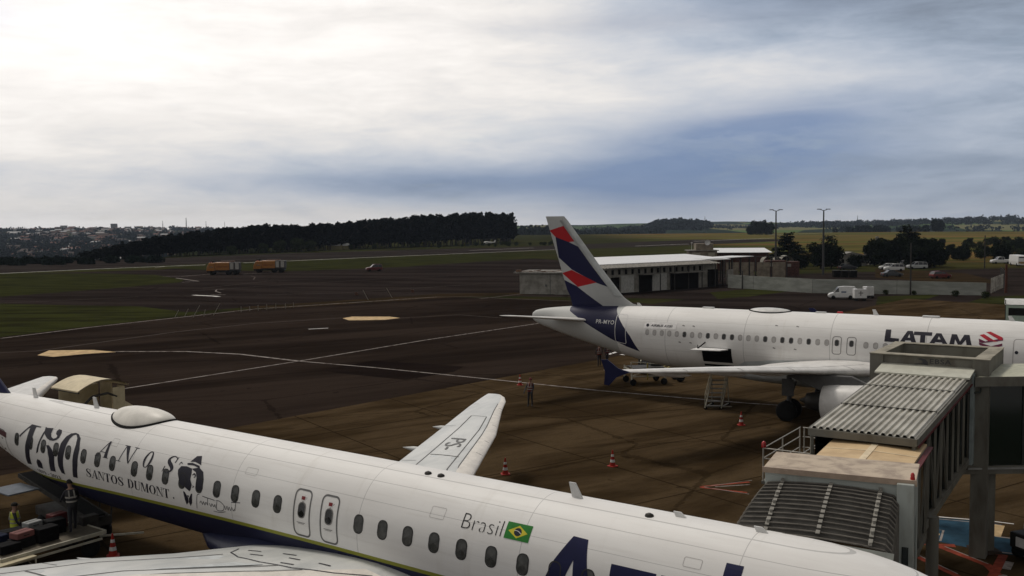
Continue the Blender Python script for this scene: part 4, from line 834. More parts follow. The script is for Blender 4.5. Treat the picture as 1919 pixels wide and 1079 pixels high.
mb=MB(); mb.add([T2(-.2,.08,2.75),T2(L2,.08,2.95),T2(L2,.08,5.3),T2(-.2,.08,5.25)],[(0,1,2,3)]); mb.add([T2(-.2,IW-.08,2.75),T2(L2,IW-.08,2.95),T2(L2,IW-.08,5.3),T2(-.2,IW-.08,5.25)],[(0,1,2,3)]); B(mb,'inner_wall',TGL)
mb=MB()
for b in (.02,IW-.02): beam(mb,T2(-.2,b,2.8),T2(L2,b,3.0),.12,.2); beam(mb,T2(0,b,5.28),T2(L2,b,5.40),.07,.10)
for i in range(5): beam(mb,T2(i*1.1,IW,2.8),T2(i*1.1,IW,5.3),.07)
for i in range(4): beam(mb,T2(i*1.1,IW+.02,2.8 if i%2 else 5.3),T2(i*1.1+1.1,IW+.02,5.3 if i%2 else 2.8),.05)
B(mb,'inner_truss',BG); mb=MB(); beam(mb,T2(0,IW+.08,5.27),T2(L2,IW+.08,5.42),.16,.035); B(mb,'red_trim',REDM)
# cab
mb=MB(); Zc=5.86; CW=3.25
def cbox(mb,a0,a1,b0,b1,z0,z1,fr=C,mi=None): mb.add([fr(a,b,z) for z in (z0,z1) for a,b in ((a0,b0),(a0,b1),(a1,b1),(a1,b0))],[(0,1,2,3),(4,5,6,7),(0,1,5,4),(1,2,6,5),(2,3,7,6),(3,0,4,7)],mi,False)
mb=MB(); cbox(mb,.15,1.85,-.03,CW+.03,Zc-.06,Zc+.0); B(mb,'cab_roof',BEIG,bevel=.015)
mb=MB(); cbox(mb,.12,.15,-.05,CW+.05,Zc-.12,Zc+.01); cbox(mb,.95,.99,-.03,CW+.0,Zc+.0,Zc+.012) if 0 else None; B(mb,'roof_edge_strip',mat('tan_flashing',(.34,.26,.20),.6))
mb=MB(); cbox(mb,.20,.30,.0,CW,4.9,Zc-.065); cbox(mb,.20,1.8,CW-.10,CW-.01,2.55,Zc-.065) if 0 else None
cbox(mb,.30,1.80,.0,.08,2.55,Zc-.065); B(mb,'cab_wall',CABW)
mb=MB(); cbox(mb,.0,.30,CW-.36,CW,.9,Zc-.065); cbox(mb,.30,1.85,CW-.08,CW,2.4,3.3); cbox(mb,.30,1.85,CW-.08,CW,4.95,Zc-.065); cbox(mb,1.70,1.85,CW-.08,CW,3.3,4.95); B(mb,'cab_pillar',CABW,bevel=.02)
mb=MB(); cbox(mb,.31,1.69,CW-.06,CW-.03,3.3,4.95); B(mb,'cab_window',TGL)
mb=MB(); cbox(mb,-.012,-.0,CW-.24,CW-.10,2.9,4.4); B(mb,'slot_glass',TGL)
mb=MB(); cbox(mb,-.2,1.9,0,CW,2.45,2.62); B(mb,'cab_floor',BG)
mb=MB()
p=C(.25,CW-.05,Zc); mb.tube(p,(p[0],p[1],p[2]+.05),.05,n=10,mi=0); mb.loft([[(p[0]+q*.045*math.cos(2*PI*i/12),p[1]+q*.045*math.sin(2*PI*i/12),p[2]+z) for i in range(12)] for q,z in ((1,.05),(1,.11),(.6,.15),(.1,.16))]); B(mb,'warning_lamp',LAMP)
# folding canopy: nested hoops swelling down over the door
mb=MB(); hoops=MB(); NH=13
def hoop(k,w=0.):
    q=k/(NH-1.); a=.15-2.05*q; z=5.52-.62*q**1.35; b0=-.02-.34*q+w*.3; b1=CW-.34-.02*q-w*.3
    pts=[C(a+.02,b0+.02,z-.62-.1*q),C(a,b0-.02,z-.16),C(a,b0+.10,z-.01)]
    for i in range(1,7): t=i/7; pts.append(C(a,b0+.1+(b1-b0-.2)*t,z+.075*math.sin(PI*t)+.0))
    pts+=[C(a,b1-.10,z-.03),C(a,b1+.02,z-.16),C(a+.02,b1+.03,z-.9),C(a+.05,b1+.03,2.3)]
    return pts
prev=None
for k in range(NH):
    P=hoop(k)
    if prev:
        # fabric folds inward between two hoops
        mid=[tuple((Vector(x)+Vector(y))/2+Vector((0,0,-.09))) for x,y in zip(prev,P)]
        n=len(P); mb.add(prev+mid+P,[(i,i+1,n+i+1,n+i) for i in range(n-1)]+[(n+i,n+i+1,2*n+i+1,2*n+i) for i in range(n-1)],0,False)
    hoops.path(P,.022,5); prev=P
cn=B(mb,'folding_canopy',BEL,recalc=False); Bs(hoops,'canopy_hoop',BELE,cn)
STRAPM=mat('strap_grey',(.24,.23,.205),.7)
for b,z in ((.42,.0),(1.50,.05),(2.55,.0)):
    mb=MB()
    for k in range(NH-1):
        q0,q1=k/(NH-1.),(k+1)/(NH-1.); f=lambda q:C(.15-2.05*q,b-.04*q,5.555-.62*q**1.35+z+(.03 if b==1.5 else .02)); 
        beam(mb,f(q0),f(q0+.6*(q1-q0)),.085,.02)
    if b!=1.5:
        for k in range(0,NH,2):
            q=k/(NH-1.); p=C(.15-2.05*q,b-.04*q,5.56-.62*q**1.35); mb.box((p[0],p[1],p[2]+.04),(.06,.06,.07))
    Bs(mb,'canopy_strap',STRAPM,cn)
mb=MB(); P=[C(-2.02,b,4.86+.07*math.sin(PI*(b+.2)/3.3)) for b in [-.35+.37*i for i in range(10)]]; Q=[C(-2.45,b-.02,4.58+.16*math.sin(PI*(b+.2)/3.3)) for b in [-.35+.37*i for i in range(10)]]
n=10; mb.add(P+Q+[tuple(Vector(p)-Vector((0,0,.10))) for p in Q],[(i,i+1,n+i+1,n+i) for i in range(9)]+[(n+i,n+i+1,2*n+i+1,2*n+i) for i in range(9)],0,True); Bs(mb,'canopy_seal',mat('grey_foam',(.17,.18,.165),.8),cn,recalc=False)
# service platform with rails on the left of the cab, red beacon
mb=MB(); cbox(mb,5.2,9.4,-3.25,.0,2.56,2.66,T); mb.bar(T(5.4,-3.1,0),T(5.4,-3.1,2.6),.1); mb.bar(T(9.2,-3.1,0),T(9.2,-3.1,2.6),.1); B(mb,'service_platform',BG)
mb=MB()
def rail(pts,zs,posts):
    for z in zs: mb.path([T(a,b,z) for a,b in pts],.022,6)
    for a,b in posts: mb.tube(T(a,b,2.65),T(a,b,zs[-1]),.026,n=6)
rail([(5.25,-1.6),(5.25,-3.2),(9.35,-3.2)],(3.05,3.45,3.8),[(5.25,-1.6),(5.25,-3.2),(7.3,-3.2),(9.3,-3.2)])
rail([(9.35,-3.1),(9.35,-.1)],(3.05,3.45,3.8),[(9.35,-3.05),(9.35,-1.6)])
rail([(5.25,-2.2),(8.3,-2.2),(8.3,-1.2)],(3.15,3.5),[(8.3,-2.2),(5.25,-2.2)])
for k in range(6): mb.tube(T(9.35,-2.8+k*.4,2.65),T(9.35,-2.8+k*.4,3.8),.012,n=5)
B(mb,'guard_rail',PIPE)
p=T(5.3,-3.2,3.82); mb=MB(); mb.loft([[(p[0]+q*.08*math.cos(2*PI*i/12),p[1]+q*.08*math.sin(2*PI*i/12),p[2]+z) for i in range(12)] for q,z in ((1,0),(1,.14),(.6,.2),(.1,.22))]); B(mb,'warning_lamp',LAMP)
# lift columns and wheels under the tunnel
mb=MB()
for b in (-.1,TW+.1): mb.tube(T(2.0,b,.9),T(2.0,b,3.2),.17,n=12)
beam(mb,T(2.0,-.3,.9),T(2.0,TW+.3,.9),.4,.3); lift=B(mb,'lift_column',BG)
for b in (.5,2.2):
    for q in (-.22,.22):
        mb=MB(); p=Vector(T(2.0,b,.48)); ax=Vector(T(2.0,b+q+.11,.48))-Vector(T(2.0,b+q-.11,.48)); c=Vector(T(2.0,b+q,.48)); mb.tube(c-ax/2,c+ax/2,.46,n=24); Bs(mb,'wheel',RUBBER,lift)
# rotunda portal: four posts with a box-beam ring on top
P0,P1=TL+.55,TL+4.0; bL,bR=-.35,TW+.28; ZP=6.84
def portal():
    for a,b,w_ in ((P0,bL,.46),(P0,bR,.52),(P1,bL,.4),(P1,bR,.4)): mb=MB(); cbox(mb,a-w_/2,a+w_/2,b-w_/2,b+w_/2,.0 if (a==P0 and b==bR) else 2.9,ZP,T); B(mb,'portal_post',BG)
    mb=MB(); cbox(mb,P0-.16,P0+.16,bL+.24,bR-.27,ZP-.72,ZP-.02,T); cbox(mb,P1-.16,P1+.16,bL+.2,bR-.2,ZP-.7,ZP-.02,T); cbox(mb,P0+.27,P1-.2,bL-.16,bL+.16,ZP-.7,ZP+.01,T); cbox(mb,P0+.27,P1-.2,bR-.2,bR+.2,ZP-.7,ZP+.01,T); B(mb,'portal_beam',BGL if 0 else BG)
    mb=MB()
    for a0,a1,b0,b1 in ((P0-.27,P0+.2,bL-.25,bR+.28),(P1-.2,P1+.22,bL-.22,bR+.22),(P0+.2,P1-.2,bL-.2,bL+.2),(P0+.2,P1-.2,bR-.24,bR+.24)): cbox(mb,a0,a1,b0,b1,ZP+.004,ZP+.03,T)
    B(mb,'beam_top_plate',mat('weathered_top_plate',(.27,.25,.20),.8,spec=.15,var=.25,scale=2))
    mb=MB(); cbox(mb,P0+.2,P1,bL,bR,ZP-.95,ZP-.85,T); B(mb,'rotunda_roof',BGL)
portal()
fa=P0-.165
glyph_mesh('EBSA',lambda x,y:tuple(Vector(T(fa,x,y))-JB.location),'maker_lettering',mat('sign_dark',(.035,.035,.04),.6),JB,box=(1.42,6.60,2.12,6.77),offset=.02,space=1.1,grid=2,gridx=5)
glyph_mesh([[(x,z*.8+1.30) for x,z in ((.88,6.50),(1.12,6.60),(1.30,6.56),(1.36,6.52),(1.36,6.68),(1.28,6.80),(1.12,6.84),(1.00,6.80),(1.16,6.74),(1.20,6.66),(1.1,6.62),(.92,6.58))]],lambda x,y:tuple(Vector(T(fa,x,y))-JB.location),'maker_emblem',MATS['sign_dark'],JB,grid=2,gridx=5)
# flashing over the end of the corrugated roof
mb=MB(); mb.add([T(TL-.75,-.16,6.36),T(TL-.75,TW+.10,6.36),T(TL+.42,TW+.10,6.54),T(TL+.42,-.16,6.54)]+[T(TL-.75,-.16,6.30),T(TL-.75,TW+.10,6.30),T(TL+.42,TW+.10,6.48),T(TL+.42,-.16,6.48)],[(0,1,2,3),(4,5,6,7),(0,1,5,4),(1,2,6,5),(2,3,7,6),(3,0,4,7)]); B(mb,'end_flashing',mat('pale_flashing',(.50,.50,.43),.5,spec=.3,var=.08))
mb=MB(); cbox(mb,TL-.1,TL+.28,TW+.02,TW+.12,3.3,6.4,T); B(mb,'pale_side_strip',mat('strip_bluegrey',(.24,.28,.28),.5))
mb=MB(); cbox(mb,TL-.02,TL+.1,.1,TW+.0,3.4,6.2,T); B(mb,'tunnel_end_wall',TGL)
# fixed glazed walkway to the terminal
wx,wy=16.05,33.0; WB=frame((wx,wy),R(-1)); 
WK=thing('glazed_walkway','dark glazed walkway with pale flat roof leading right from the jet bridge portal','walkway',(wx+.9,wy+.6,0))
def cb2(name,m,a0,a1,b0,b1,z0,z1,bevel=0): mb=MB(); cbox(mb,a0,a1,b0,b1,z0,z1,WB); return mb.build(name,m,WK,world=True,bevel=bevel)
cb2('walkway_roof',mat('walkway_roof_pale',(.44,.44,.34),.6,spec=.2,var=.12),-.25,2.7,-.3,9,6.26,6.30); cb2('roof_fascia',BG,-.3,-.25,-.5,9,5.98,6.30)
cb2('front_glass',TGL,.02,.05,-.4,9,3.22,5.95); cb2('rear_glass',TGL,2.5,2.53,-.4,9,3.22,5.95); cb2('floor_beam',BG,-.08,2.6,-.9,9,2.93,3.2); cb2('sill_trim',mat('sill_pale',(.25,.25,.24),.5),-.14,-.08,-.6,9,3.10,3.16)
mb=MB(); 
for i in range(5): cbox(mb,-.03,.09,1.3+i*1.9,1.36+i*1.9,3.2,5.98,WB)
for b in (.0,): mb.path([WB(-.15,-.75,5.72),WB(-.15,-.25,5.76),WB(-.15,-.22,5.9)],.03)
mb.build('glass_mullion',mat('mullion_dark',(.03,.035,.032),.5),WK,world=True)
mb=MB(); cbox(mb,.35,.85,.15,.60,0,2.93,WB); cbox(mb,1.6,2.0,5.2,5.6,0,2.93,WB); mb.build('support_column',BG,WK,world=True)
mb=MB(); cbox(mb,.2,1.0,-.05,.8,0,.12,WB); mb.build('column_foot',PDRK,WK,world=True)

# ================================================================= PEOPLE
SKIN=mat('skin',(.26,.15,.10),.6); CLOTH=mat('dark_work_clothes',(.014,.014,.018),.9,spec=.05,var=.3,scale=6); HAIR=mat('dark_hair',(.012,.010,.008),.8)
def person(label,loc,rz,vest,lean=0.,arms=((.10,.10),(.10,.10)),stride=.06,group=None,hivis=None,h=1.75):
    h*=1.03
    t=thing('person',label,'person',loc,rz,group); k=h/1.75
    V=[];E_=[];Rr=[]
    def v(x,y,z,r,p=None):
        V.append((x*k,(y+lean*max(0,z-.9))*k,z*k)); Rr.append(r*k)
        if p is not None: E_.append((p,len(V)-1))
        return len(V)-1
    pel=v(0,0,.95,.135); wst=v(0,0,1.08,.125,pel); ch=v(0,.01,1.28,.155,wst); sh=v(0,0,1.43,.11,ch); nk=v(0,.01,1.50,.056,sh); hd0=v(0,.02,1.58,.080,nk); hd1=v(0,.025,1.66,.092,hd0); v(0,.01,1.73,.070,hd1)
    for sgn,(fx,fy) in ((-1,arms[0]),(1,arms[1])):
        s0=v(sgn*.17,0,1.41,.065,sh); el_=v(sgn*(.21+fx*.5),fy*.6,1.15,.045,s0); wr_=v(sgn*(.20+fx*.3),fy*1.6+.03,.92+fy*.35,.030,el_); pm=v(sgn*(.20+fx*.3),fy*1.9+.04,.85+fy*.4,.030,wr_)
        for j,(dx_,L) in enumerate(((-.028,.060),(-.010,.075),(.009,.078),(.027,.065))): a=v(sgn*(.20+fx*.3)+dx_,fy*1.9+.05,.85+fy*.4-L*.6,.0095,pm); v(sgn*(.20+fx*.3)+dx_*1.1,fy*1.9+.072,.85+fy*.4-L,.008,a)
        v(sgn*(.17+fx*.3),fy*1.9+.085,.85+fy*.4-.01,.010,pm)
        hp=v(sgn*.09,0,.90,.10,pel); kn=v(sgn*.10,sgn*stride+.02,.50,.062,hp); an=v(sgn*.11,sgn*stride*1.6,.09,.045,kn); v(sgn*.12,sgn*stride*1.6+.16,.04,.035,an)
    me=bpy.data.meshes.new('body'); me.from_pydata(V,E_,[]); o=bpy.data.objects.new('body',me); COL.objects.link(o); o.parent=t
    m=bpy.data.materials.get('body_'+'clothed') or None
    if m is None:
        m=bpy.data.materials.new('body_clothed'); m.use_nodes=True; g=NG(m.node_tree); b=g.n['Principled BSDF']; x,y,z=g.sep(g.obj())[0:3]
        g.put(b.inputs['Base Color'],g.mix(g.m('MAXIMUM',g.m('GREATER_THAN',z,1.49),g.m('MULTIPLY',g.m('GREATER_THAN',g.m('ABSOLUTE',x),.17),g.m('LESS_THAN',z,.90))),(.013,.014,.020),(.24,.14,.10))); b.inputs['Roughness'].default_value=.85
    me.materials.append(m)
    sk=o.modifiers.new('skin','SKIN'); 
    for i,r in enumerate(Rr): me.skin_vertices[0].data[i].radius=(r,r*.85 if i in (1,2,3) else r)
    me.skin_vertices[0].data[0].use_root=True
    sk.use_smooth_shade=True; o.modifiers.new('sub','SUBSURF').levels=1; o.modifiers['sub'].render_levels=1
    P=lambda x,y,z:(x*k,(y+lean*max(0,z-.9))*k,z*k)
    if vest:
        mb=MB(); n=20; mb.loft([[P(a*math.cos(2*PI*i/n),b*math.sin(2*PI*i/n)+.01,z) for i in range(n)] for z,a,b in ((.93,.185,.155),(1.1,.18,.15),(1.3,.20,.17),(1.40,.19,.15),(1.455,.12,.10))],0,caps=False); vo=mb.build('safety_vest',vest,t)
        mb=MB(); 
        for z,a,b in ((1.06,.188,.158),(1.2,.20,.168)): mb.loft([[P(a*math.cos(2*PI*i/n),b*math.sin(2*PI*i/n)+.01,z+q) for i in range(n)] for q in (0,.05)],0,caps=False)
        for x in (-.09,.09):
            for s_ in (-1,1): mb.bar(P(x,s_*.178+.01,1.2),P(x*.9,s_*.13+.01,1.45),.045,.012)
        mb.build('reflective_band',mat('reflective_dull',(.26,.25,.23),.6),vo)
    mb=MB(); n=14; mb.loft([[P(.097*q*math.cos(2*PI*i/n),.02+.112*q*math.sin(2*PI*i/n),z) for i in range(n)] for z,q in ((1.66,1.0),(1.70,1.0),(1.755,.75),(1.78,.2))]); mb.box(P(0,.13,1.675),(.13*k,.10*k,.015*k)); mb.build('cap',hivis or HAIR,t)
    mb=MB(); mb.loft([[P(q*.018*math.cos(2*PI*i/8),.108+y,1.60+q*.03*math.sin(2*PI*i/8)) for i in range(8)] for q,y in ((1,-.02),(.6,.01),(.1,.02))]); mb.box(P(-.032,.108,1.635),(.02,.01,.012)); mb.box(P(.032,.108,1.635),(.02,.01,.012)); mb.box(P(0,.104,1.565),(.05,.01,.01)); mb.build('face_features',SKIN,t)
    return t
VO=mat('orange_vest',(.10,.018,.012),.8,var=.2); VY=mat('yellow_vest',(.42,.48,.05),.8,var=.15); VDK=mat('dark_vest',(.02,.02,.022),.8); VR=mat('red_vest',(.10,.012,.014),.8)
pp=G(994,762); person('person in dark clothes and orange vest standing alone on the open concrete stand','' or (pp.x,pp.y,.022),R(160),VO,lean=-.10,arms=((.1,.25),(.1,.25)),stride=.03,hivis=VR)
pp=G(1126,686.5); person('left one of two people in red vests standing by the far airliner tail','' or (pp.x-.12,pp.y,.022),R(10),VO,hivis=VR,h=1.72)
pp=G(1137,684); person('right one of two people in red vests standing by the far airliner tail','' or (pp.x+.05,pp.y+.3,.022),R(-150),VR,arms=((.1,.2),(.1,.12)),hivis=VR,h=1.7)

# ================================================================= TRAFFIC CONES
CONEM=mat('cone_red',(.30,.020,.012),.6,spec=.2); CONEW=mat('cone_white_band',(.60,.60,.58),.6)
def cone(u,v,label,hh=.78):
    p=G(u,v,.022); t=thing('traffic_cone',label,'traffic cone',p,rnd.random(),'red and white traffic cones on the stands'); k=hh/.75
    mb=MB(); mb.prism([(q[0]*k,q[1]*k) for q in rrect(.40,.40,.08,3)],0,.035*k); mb.build('cone_base',CONEM,t,bevel=.006)
    mb=MB(); n=20; R_=lambda z:.145-.115*z/.72
    seg=[(.035,.20,0),(.20,.32,1),(.32,.46,0),(.46,.56,1),(.56,.75,0)]
    for a,b,m_ in seg: mb.loft([[(R_(z)*k*math.cos(2*PI*i/n),R_(z)*k*math.sin(2*PI*i/n),z*k) for i in range(n)] for z in (a,b)],m_,caps=(b==.75))
    mb.build('cone_body',[CONEM,CONEW],t); return t
cone(974.5,721.5,'traffic cone on the painted line beside the person standing alone')
cone(947,888.5,'traffic cone just right of the near airliner far wing tip')
cone(1148,873.5,'traffic cone standing alone in the middle of the brown concrete stand')
cone(1389,796.5,'traffic cone in front of the far airliner main wheels')
cone(1038,968,'traffic cone mostly hidden behind the near airliner fuselage, only its tip showing',.80)
cone(212,1042,'traffic cone in the shadow under the near airliner, behind the near wing',.82)

# ================================================================= GROUND EQUIPMENT
GSE=mat('gse_pale_paint',(.46,.44,.36),.6,spec=.3,var=.15); GSEY=mat('gse_yellow_paint',(.30,.24,.06),.6,var=.2); GSED=mat('gse_dark_steel',(.035,.033,.030),.7,var=.3)
def simple_wheel(t,x,y,r,wd=.2): return wheel(t,x,y,r,wd)
# cargo loader / dolly under the far airliner hold
p=G(1212,722,.02); t=thing('cargo_loader','pale wheeled cargo loader frame under the far airliner wing','cargo loader',(p.x,p.y+1.0,0.02),R(10))
for x,y in ((-1.25,-.9),(1.25,-.9),(-1.25,.9),(1.25,.9)): mb=MB(); mb.bar((x,y,.15),(x,y,1.25),.10); mb.build('leg',GSE,t)
mb=MB()
for y in (-.9,.9): mb.bar((-1.3,y,1.1),(1.3,y,1.1),.09,.14); mb.bar((-1.3,y,.65),(1.3,y,.65),.07); mb.bar((-1.2,y,.7),(0,y,1.1),.05); mb.bar((1.2,y,.7),(0,y,1.1),.05)
for x in (-1.3,0,1.3): mb.bar((x,-.9,1.1),(x,.9,1.1),.08)
mb.bar((-1.3,-.9,1.7),(1.3,-.9,1.45),.05); mb.bar((-1.3,-.9,1.2),(-1.3,-.9,1.7),.05)
mb.build('chassis',GSE,t)
for a_,b_ in (((1.3,-.3,.9),(2.9,.6,1.5)),((1.3,.5,.9),(2.9,1.1,1.5)),((-.1,-.95,.4),(-.1,-.95,1.6))): mb=MB(); mb.bar(a_,b_,.09); mb.build('lift_arm',GSEY,t)
mb=MB(); mb.box((.1,0,1.2),(2.4,1.5,.08)); mb.box((.9,.4,1.55),(.8,.7,.6)); mb.build('engine_box',GSED,t,bevel=.03)
for x,y in ((-1.15,-.9),(1.15,-.9),(-1.15,.9),(1.15,.9)): simple_wheel(t,x,y,.24,.16)
for y in (-.3,.9): simple_wheel(t,2.7,y+.3,.34,.2)
p=G(1218,700,.02); t=thing('belt_loader','belt loader with red side panel and raised belt under the far airliner tail','belt loader',(p.x+.2,p.y+1.2,.02),R(75))
mb=MB(); mb.box((0,0,.75),(3.2,1.5,.5)); mb.box((-1.1,.45,1.2),(.8,.6,.7)); mb.build('body',GSED,t,bevel=.04)
mb=MB(); mb.add([(1.6,-.75,1.0),(1.6,.0,1.0),(1.75,.25,2.2),(1.75,-1.0,2.2)],[(0,1,2,3)]); mb.add([(1.66,-.6,1.3),(1.66,-.1,1.3),(1.70,-.05,1.9),(1.70,-.7,1.9)],[(0,1,2,3)]); mb.build('side_panel',mat('gse_red_panel',(.12,.02,.015),.6),t)
mb=MB(); mb.bar((-2.6,0,1.0),(3.4,0,2.4),.75,.14); mb.build('belt',RUBBER,t); mb=MB(); mb.bar((-2.6,-.42,1.05),(3.4,-.42,2.45),.06,.22); mb.bar((-2.6,.42,1.05),(3.4,.42,2.45),.06,.22); mb.build('belt_frame',GSE,t)
for x in (-1.2,1.2):
    for y in (-.65,.65): simple_wheel(t,x,y,.36,.24)
# aircraft access steps
p=G(1345,767,.022); t=thing('access_steps','small wheeled access steps with pale handrails beside the far airliner wing','access steps',(p.x-.30,p.y,.022),R(-6)); GSE_=GSE; t.scale=(.92,.92,.84); GSE=mat('steps_dull_paint',(.20,.185,.14),.7,var=.2)
mb=MB(); N=7
for i in range(N): mb.box((-.0+i*.10,i*.27,.28+i*.27),(1.0,.26,.05))
mb.build('tread',mat('step_grating',(.09,.085,.075),.7),t)
for x in (-.54,.54):
    mb=MB(); mb.bar((x,-.15,.12),(x+.62,1.70,1.98),.07,.12); mb.path([(x,-.1,.25),(x,-.1,1.10),(x+.62,1.70,2.85),(x+.62,1.70,1.95)],.024); mb.path([(x,-.1,.70),(x+.62,1.70,2.45)],.018)
    for k in (.33,.66): mb.tube((x+.62*k,-.1+1.8*k,.2+1.8*k),(x+.62*k,-.1+1.8*k,1.1+1.75*k),.018,n=6)
    mb.build('side_rail',GSE,t)
mb=MB(); mb.bar((-.5,.1,.15),(1.3,.4,.15),.07); mb.bar((1.25,1.7,.15),(1.15,1.7,1.95),.06); mb.bar((.1,1.7,.15),(.1,1.7,1.95),.06); mb.bar((-.5,0,.15),(.1,1.7,.15),.07); mb.bar((.55,.1,.15),(1.25,1.7,.15),.07); mb.build('base_frame',GSE,t)
for x,y in ((-.5,0),(.55,.05),(.12,1.65),(1.22,1.65)): simple_wheel(t,x,y,.12,.07)
GSE=GSE_
# covered passenger stairs behind the near airliner's tail
st_o=Vector(N1)-Vector((math.cos(PSI1),math.sin(PSI1),0))*19.4+Vector((math.sin(PSI1),-math.cos(PSI1),0))*-1.75
t=thing('passenger_stairs','beige covered passenger stairs with curved canopy at the near airliner rear door','passenger stairs',(st_o.x,st_o.y,0.02),PSI1)
STB=mat('stairs_beige',(.50,.43,.28),.6,spec=.25,var=.12,scale=1.5,col2=(.37,.31,.20)); STC=mat('stairs_canopy',(.58,.50,.34),.6,spec=.25,var=.1)
mb=MB(); n=9
rings=[]
for a in (-.35,-1.1,-1.8,-2.5): rings.append([(a,.12+2.35*i/n,4.80+.42*math.sin(PI*(.04+.92*i/n))) for i in range(n+1)])
mb.loft(rings,closed=False,caps=False); mb.loft([[(p[0],p[1],p[2]-.05) for p in r] for r in rings],closed=False,caps=False); mb.build('canopy',STC,t,recalc=False)
mb=MB(); mb.box((-1.4,1.3,2.6),(2.1,2.4,.12)); mb.box((-.42,2.0,3.7),(.06,.55,2.2)); mb.box((-2.38,1.3,3.7),(.06,1.8,2.1)); mb.box((-.42,.9,3.2),(.06,1.5,1.15)); mb.box((-.75,2.30,3.7),(.5,.06,2.2)); mb.box((-1.9,2.30,3.75),(.9,.06,2.2)); mb.build('platform_wall',STB,t,bevel=.02)
mb=MB(); mb.path([(-.42,.35,2.6),(-.42,.35,4.2),(-.42,.8,4.55),(-.42,1.5,4.60),(-.42,1.9,4.4)],.05); mb.bar((-2.4,.2,4.78),(-.4,.2,4.78),.05,.08); mb.build('door_arch',GSED,t)
for x in (-.48,-2.36): mb=MB(); mb.prism([(2.3,2.55),(2.9,2.35),(8.6,.35),(8.6,1.0),(3.3,3.45),(2.3,4.15)],x-.03,x+.03,ax='x'); mb.build('stair_side_panel',STC,t)
mb=MB()
for i in range(11): mb.box((-1.4,2.6+i*.5,2.45-i*.20),(1.8,.5,.05))
mb.build('stair_tread',GSED,t)
mb=MB(); mb.box((-1.4,4.0,.7),(1.7,7.5,.35)); mb.bar((-2.1,1.2,.8),(-2.1,.8,2.5),.12); mb.bar((-.7,1.2,.8),(-.7,.8,2.5),.12); mb.build('chassis',GSED,t,bevel=.03)
for x in (-2.2,-.6):
    for y in (1.4,6.6): mb=MB(); mb.tube((x-.12,y,.4),(x+.12,y,.4),.4,n=24); mb.build('wheel',RUBBER,t)
# baggage dolly with luggage, bottom left
o=Vector((-15.45,32.75,0)); ang=math.atan2(.81,.58)
t=thing('baggage_dolly','long flat baggage dolly with pale edge rails loaded with suitcases','baggage dolly',(o.x,o.y,.022),ang)
DK=mat('dolly_deck',(.11,.095,.07),.8,var=.25,scale=2)
mb=MB(); mb.box((-.1,1.15,.80),(3.7,2.0,.07)); mb.build('deck',DK,t)
mb=MB(); mb.bar((-1.95,.13,.80),(1.75,.13,.80),.06,.12); mb.bar((-1.95,.05,.62),(1.55,.05,.62),.05,.07); mb.bar((-1.95,2.17,.80),(1.75,2.17,.80),.06,.12); mb.bar((1.75,.13,.80),(1.75,2.17,.80),.06,.12); mb.bar((-1.95,.13,.80),(-1.95,2.17,.80),.06,.12); mb.build('edge_rail',GSE,t)
mb=MB(); mb.bar((1.8,.6,.55),(3.3,.2,.35),.06); mb.build('tow_bar',GSE,t)
for x in (-1.3,1.25):
    for y in (.3,2.0): simple_wheel(t,x,y,.33,.2)
DL=t; DM=Mx(DL)
def suitcase(x,y,z,L,W_,H_,m,label,rz=0.):
    c=DM@Vector((x,y,z)); t=thing('suitcase',label,'suitcase',c,ang+rz,'luggage piled on the dolly')
    mb=MB(); mb.box((0,0,H_/2),(L,W_,H_)); mb.build('shell',m,t,bevel=.035)
    mb=MB(); mb.path([(-.09,-W_/2-.005,H_/2),(-.09,-W_/2-.04,H_/2),(.09,-W_/2-.04,H_/2),(.09,-W_/2-.005,H_/2)],.012,5); mb.box((0,0,H_+.003),(L*.9,.02,.006)); mb.build('handle',RUBBER,t)
LB=[mat('luggage_black',(.006,.006,.007),.8,spec=.1),mat('luggage_navy',(.010,.014,.035),.8,spec=.1),mat('luggage_pink',(.19,.085,.08),.7,spec=.15),mat('luggage_silver',(.24,.25,.25),.5),mat('luggage_red',(.09,.012,.012),.6),mat('luggage_charcoal',(.012,.012,.013),.8,spec=.1)]
Z0=.84
suitcase(-1.45,1.55,Z0,.75,.5,.42,LB[1],'navy suitcase at the left end of the dolly pile',.1)
suitcase(-1.4,.75,Z0,.7,.5,.30,LB[0],'black suitcase lying low at the left front of the dolly')
suitcase(-.85,.95,Z0,.75,.52,.30,LB[5],'charcoal suitcase lying under the pink suitcase',.1)
suitcase(-.82,.95,Z0+.31,.66,.45,.22,LB[2],'pink suitcase on top of the luggage pile',.15)
suitcase(-.75,1.75,Z0,.7,.5,.42,LB[0],'black suitcase behind the pink suitcase',-.1)
suitcase(-.1,1.6,Z0,.7,.5,.34,LB[5],'charcoal suitcase lying under the silver suitcase',.1)
suitcase(-.1,1.62,Z0+.35,.56,.38,.22,LB[3],'silver suitcase on top of the pile in the middle',.12)
suitcase(-.05,.85,Z0,.72,.5,.5,LB[0],'tall black suitcase at the front middle of the dolly',.05)
suitcase(.6,1.45,Z0,.66,.48,.5,LB[0],'black upright suitcase right of the silver suitcase',-.15)
suitcase(.95,1.9,Z0,.6,.42,.55,LB[4],'dark red suitcase at the back right of the dolly',.1)
c=DM@Vector((.98,.9,.84)); person('baggage worker in black leaning forward on the dolly deck under the near airliner',(c.x,c.y,c.z+.022),R(35),VDK,lean=.45,arms=((.15,.35),(.15,.35)),stride=.12,h=1.72)
p=G(14,1012,.8); person('person in a yellow safety vest standing behind the luggage at left edge',(p.x-.25,p.y+1.0,.022),R(-60),VY,hivis=HAIR,h=1.75)
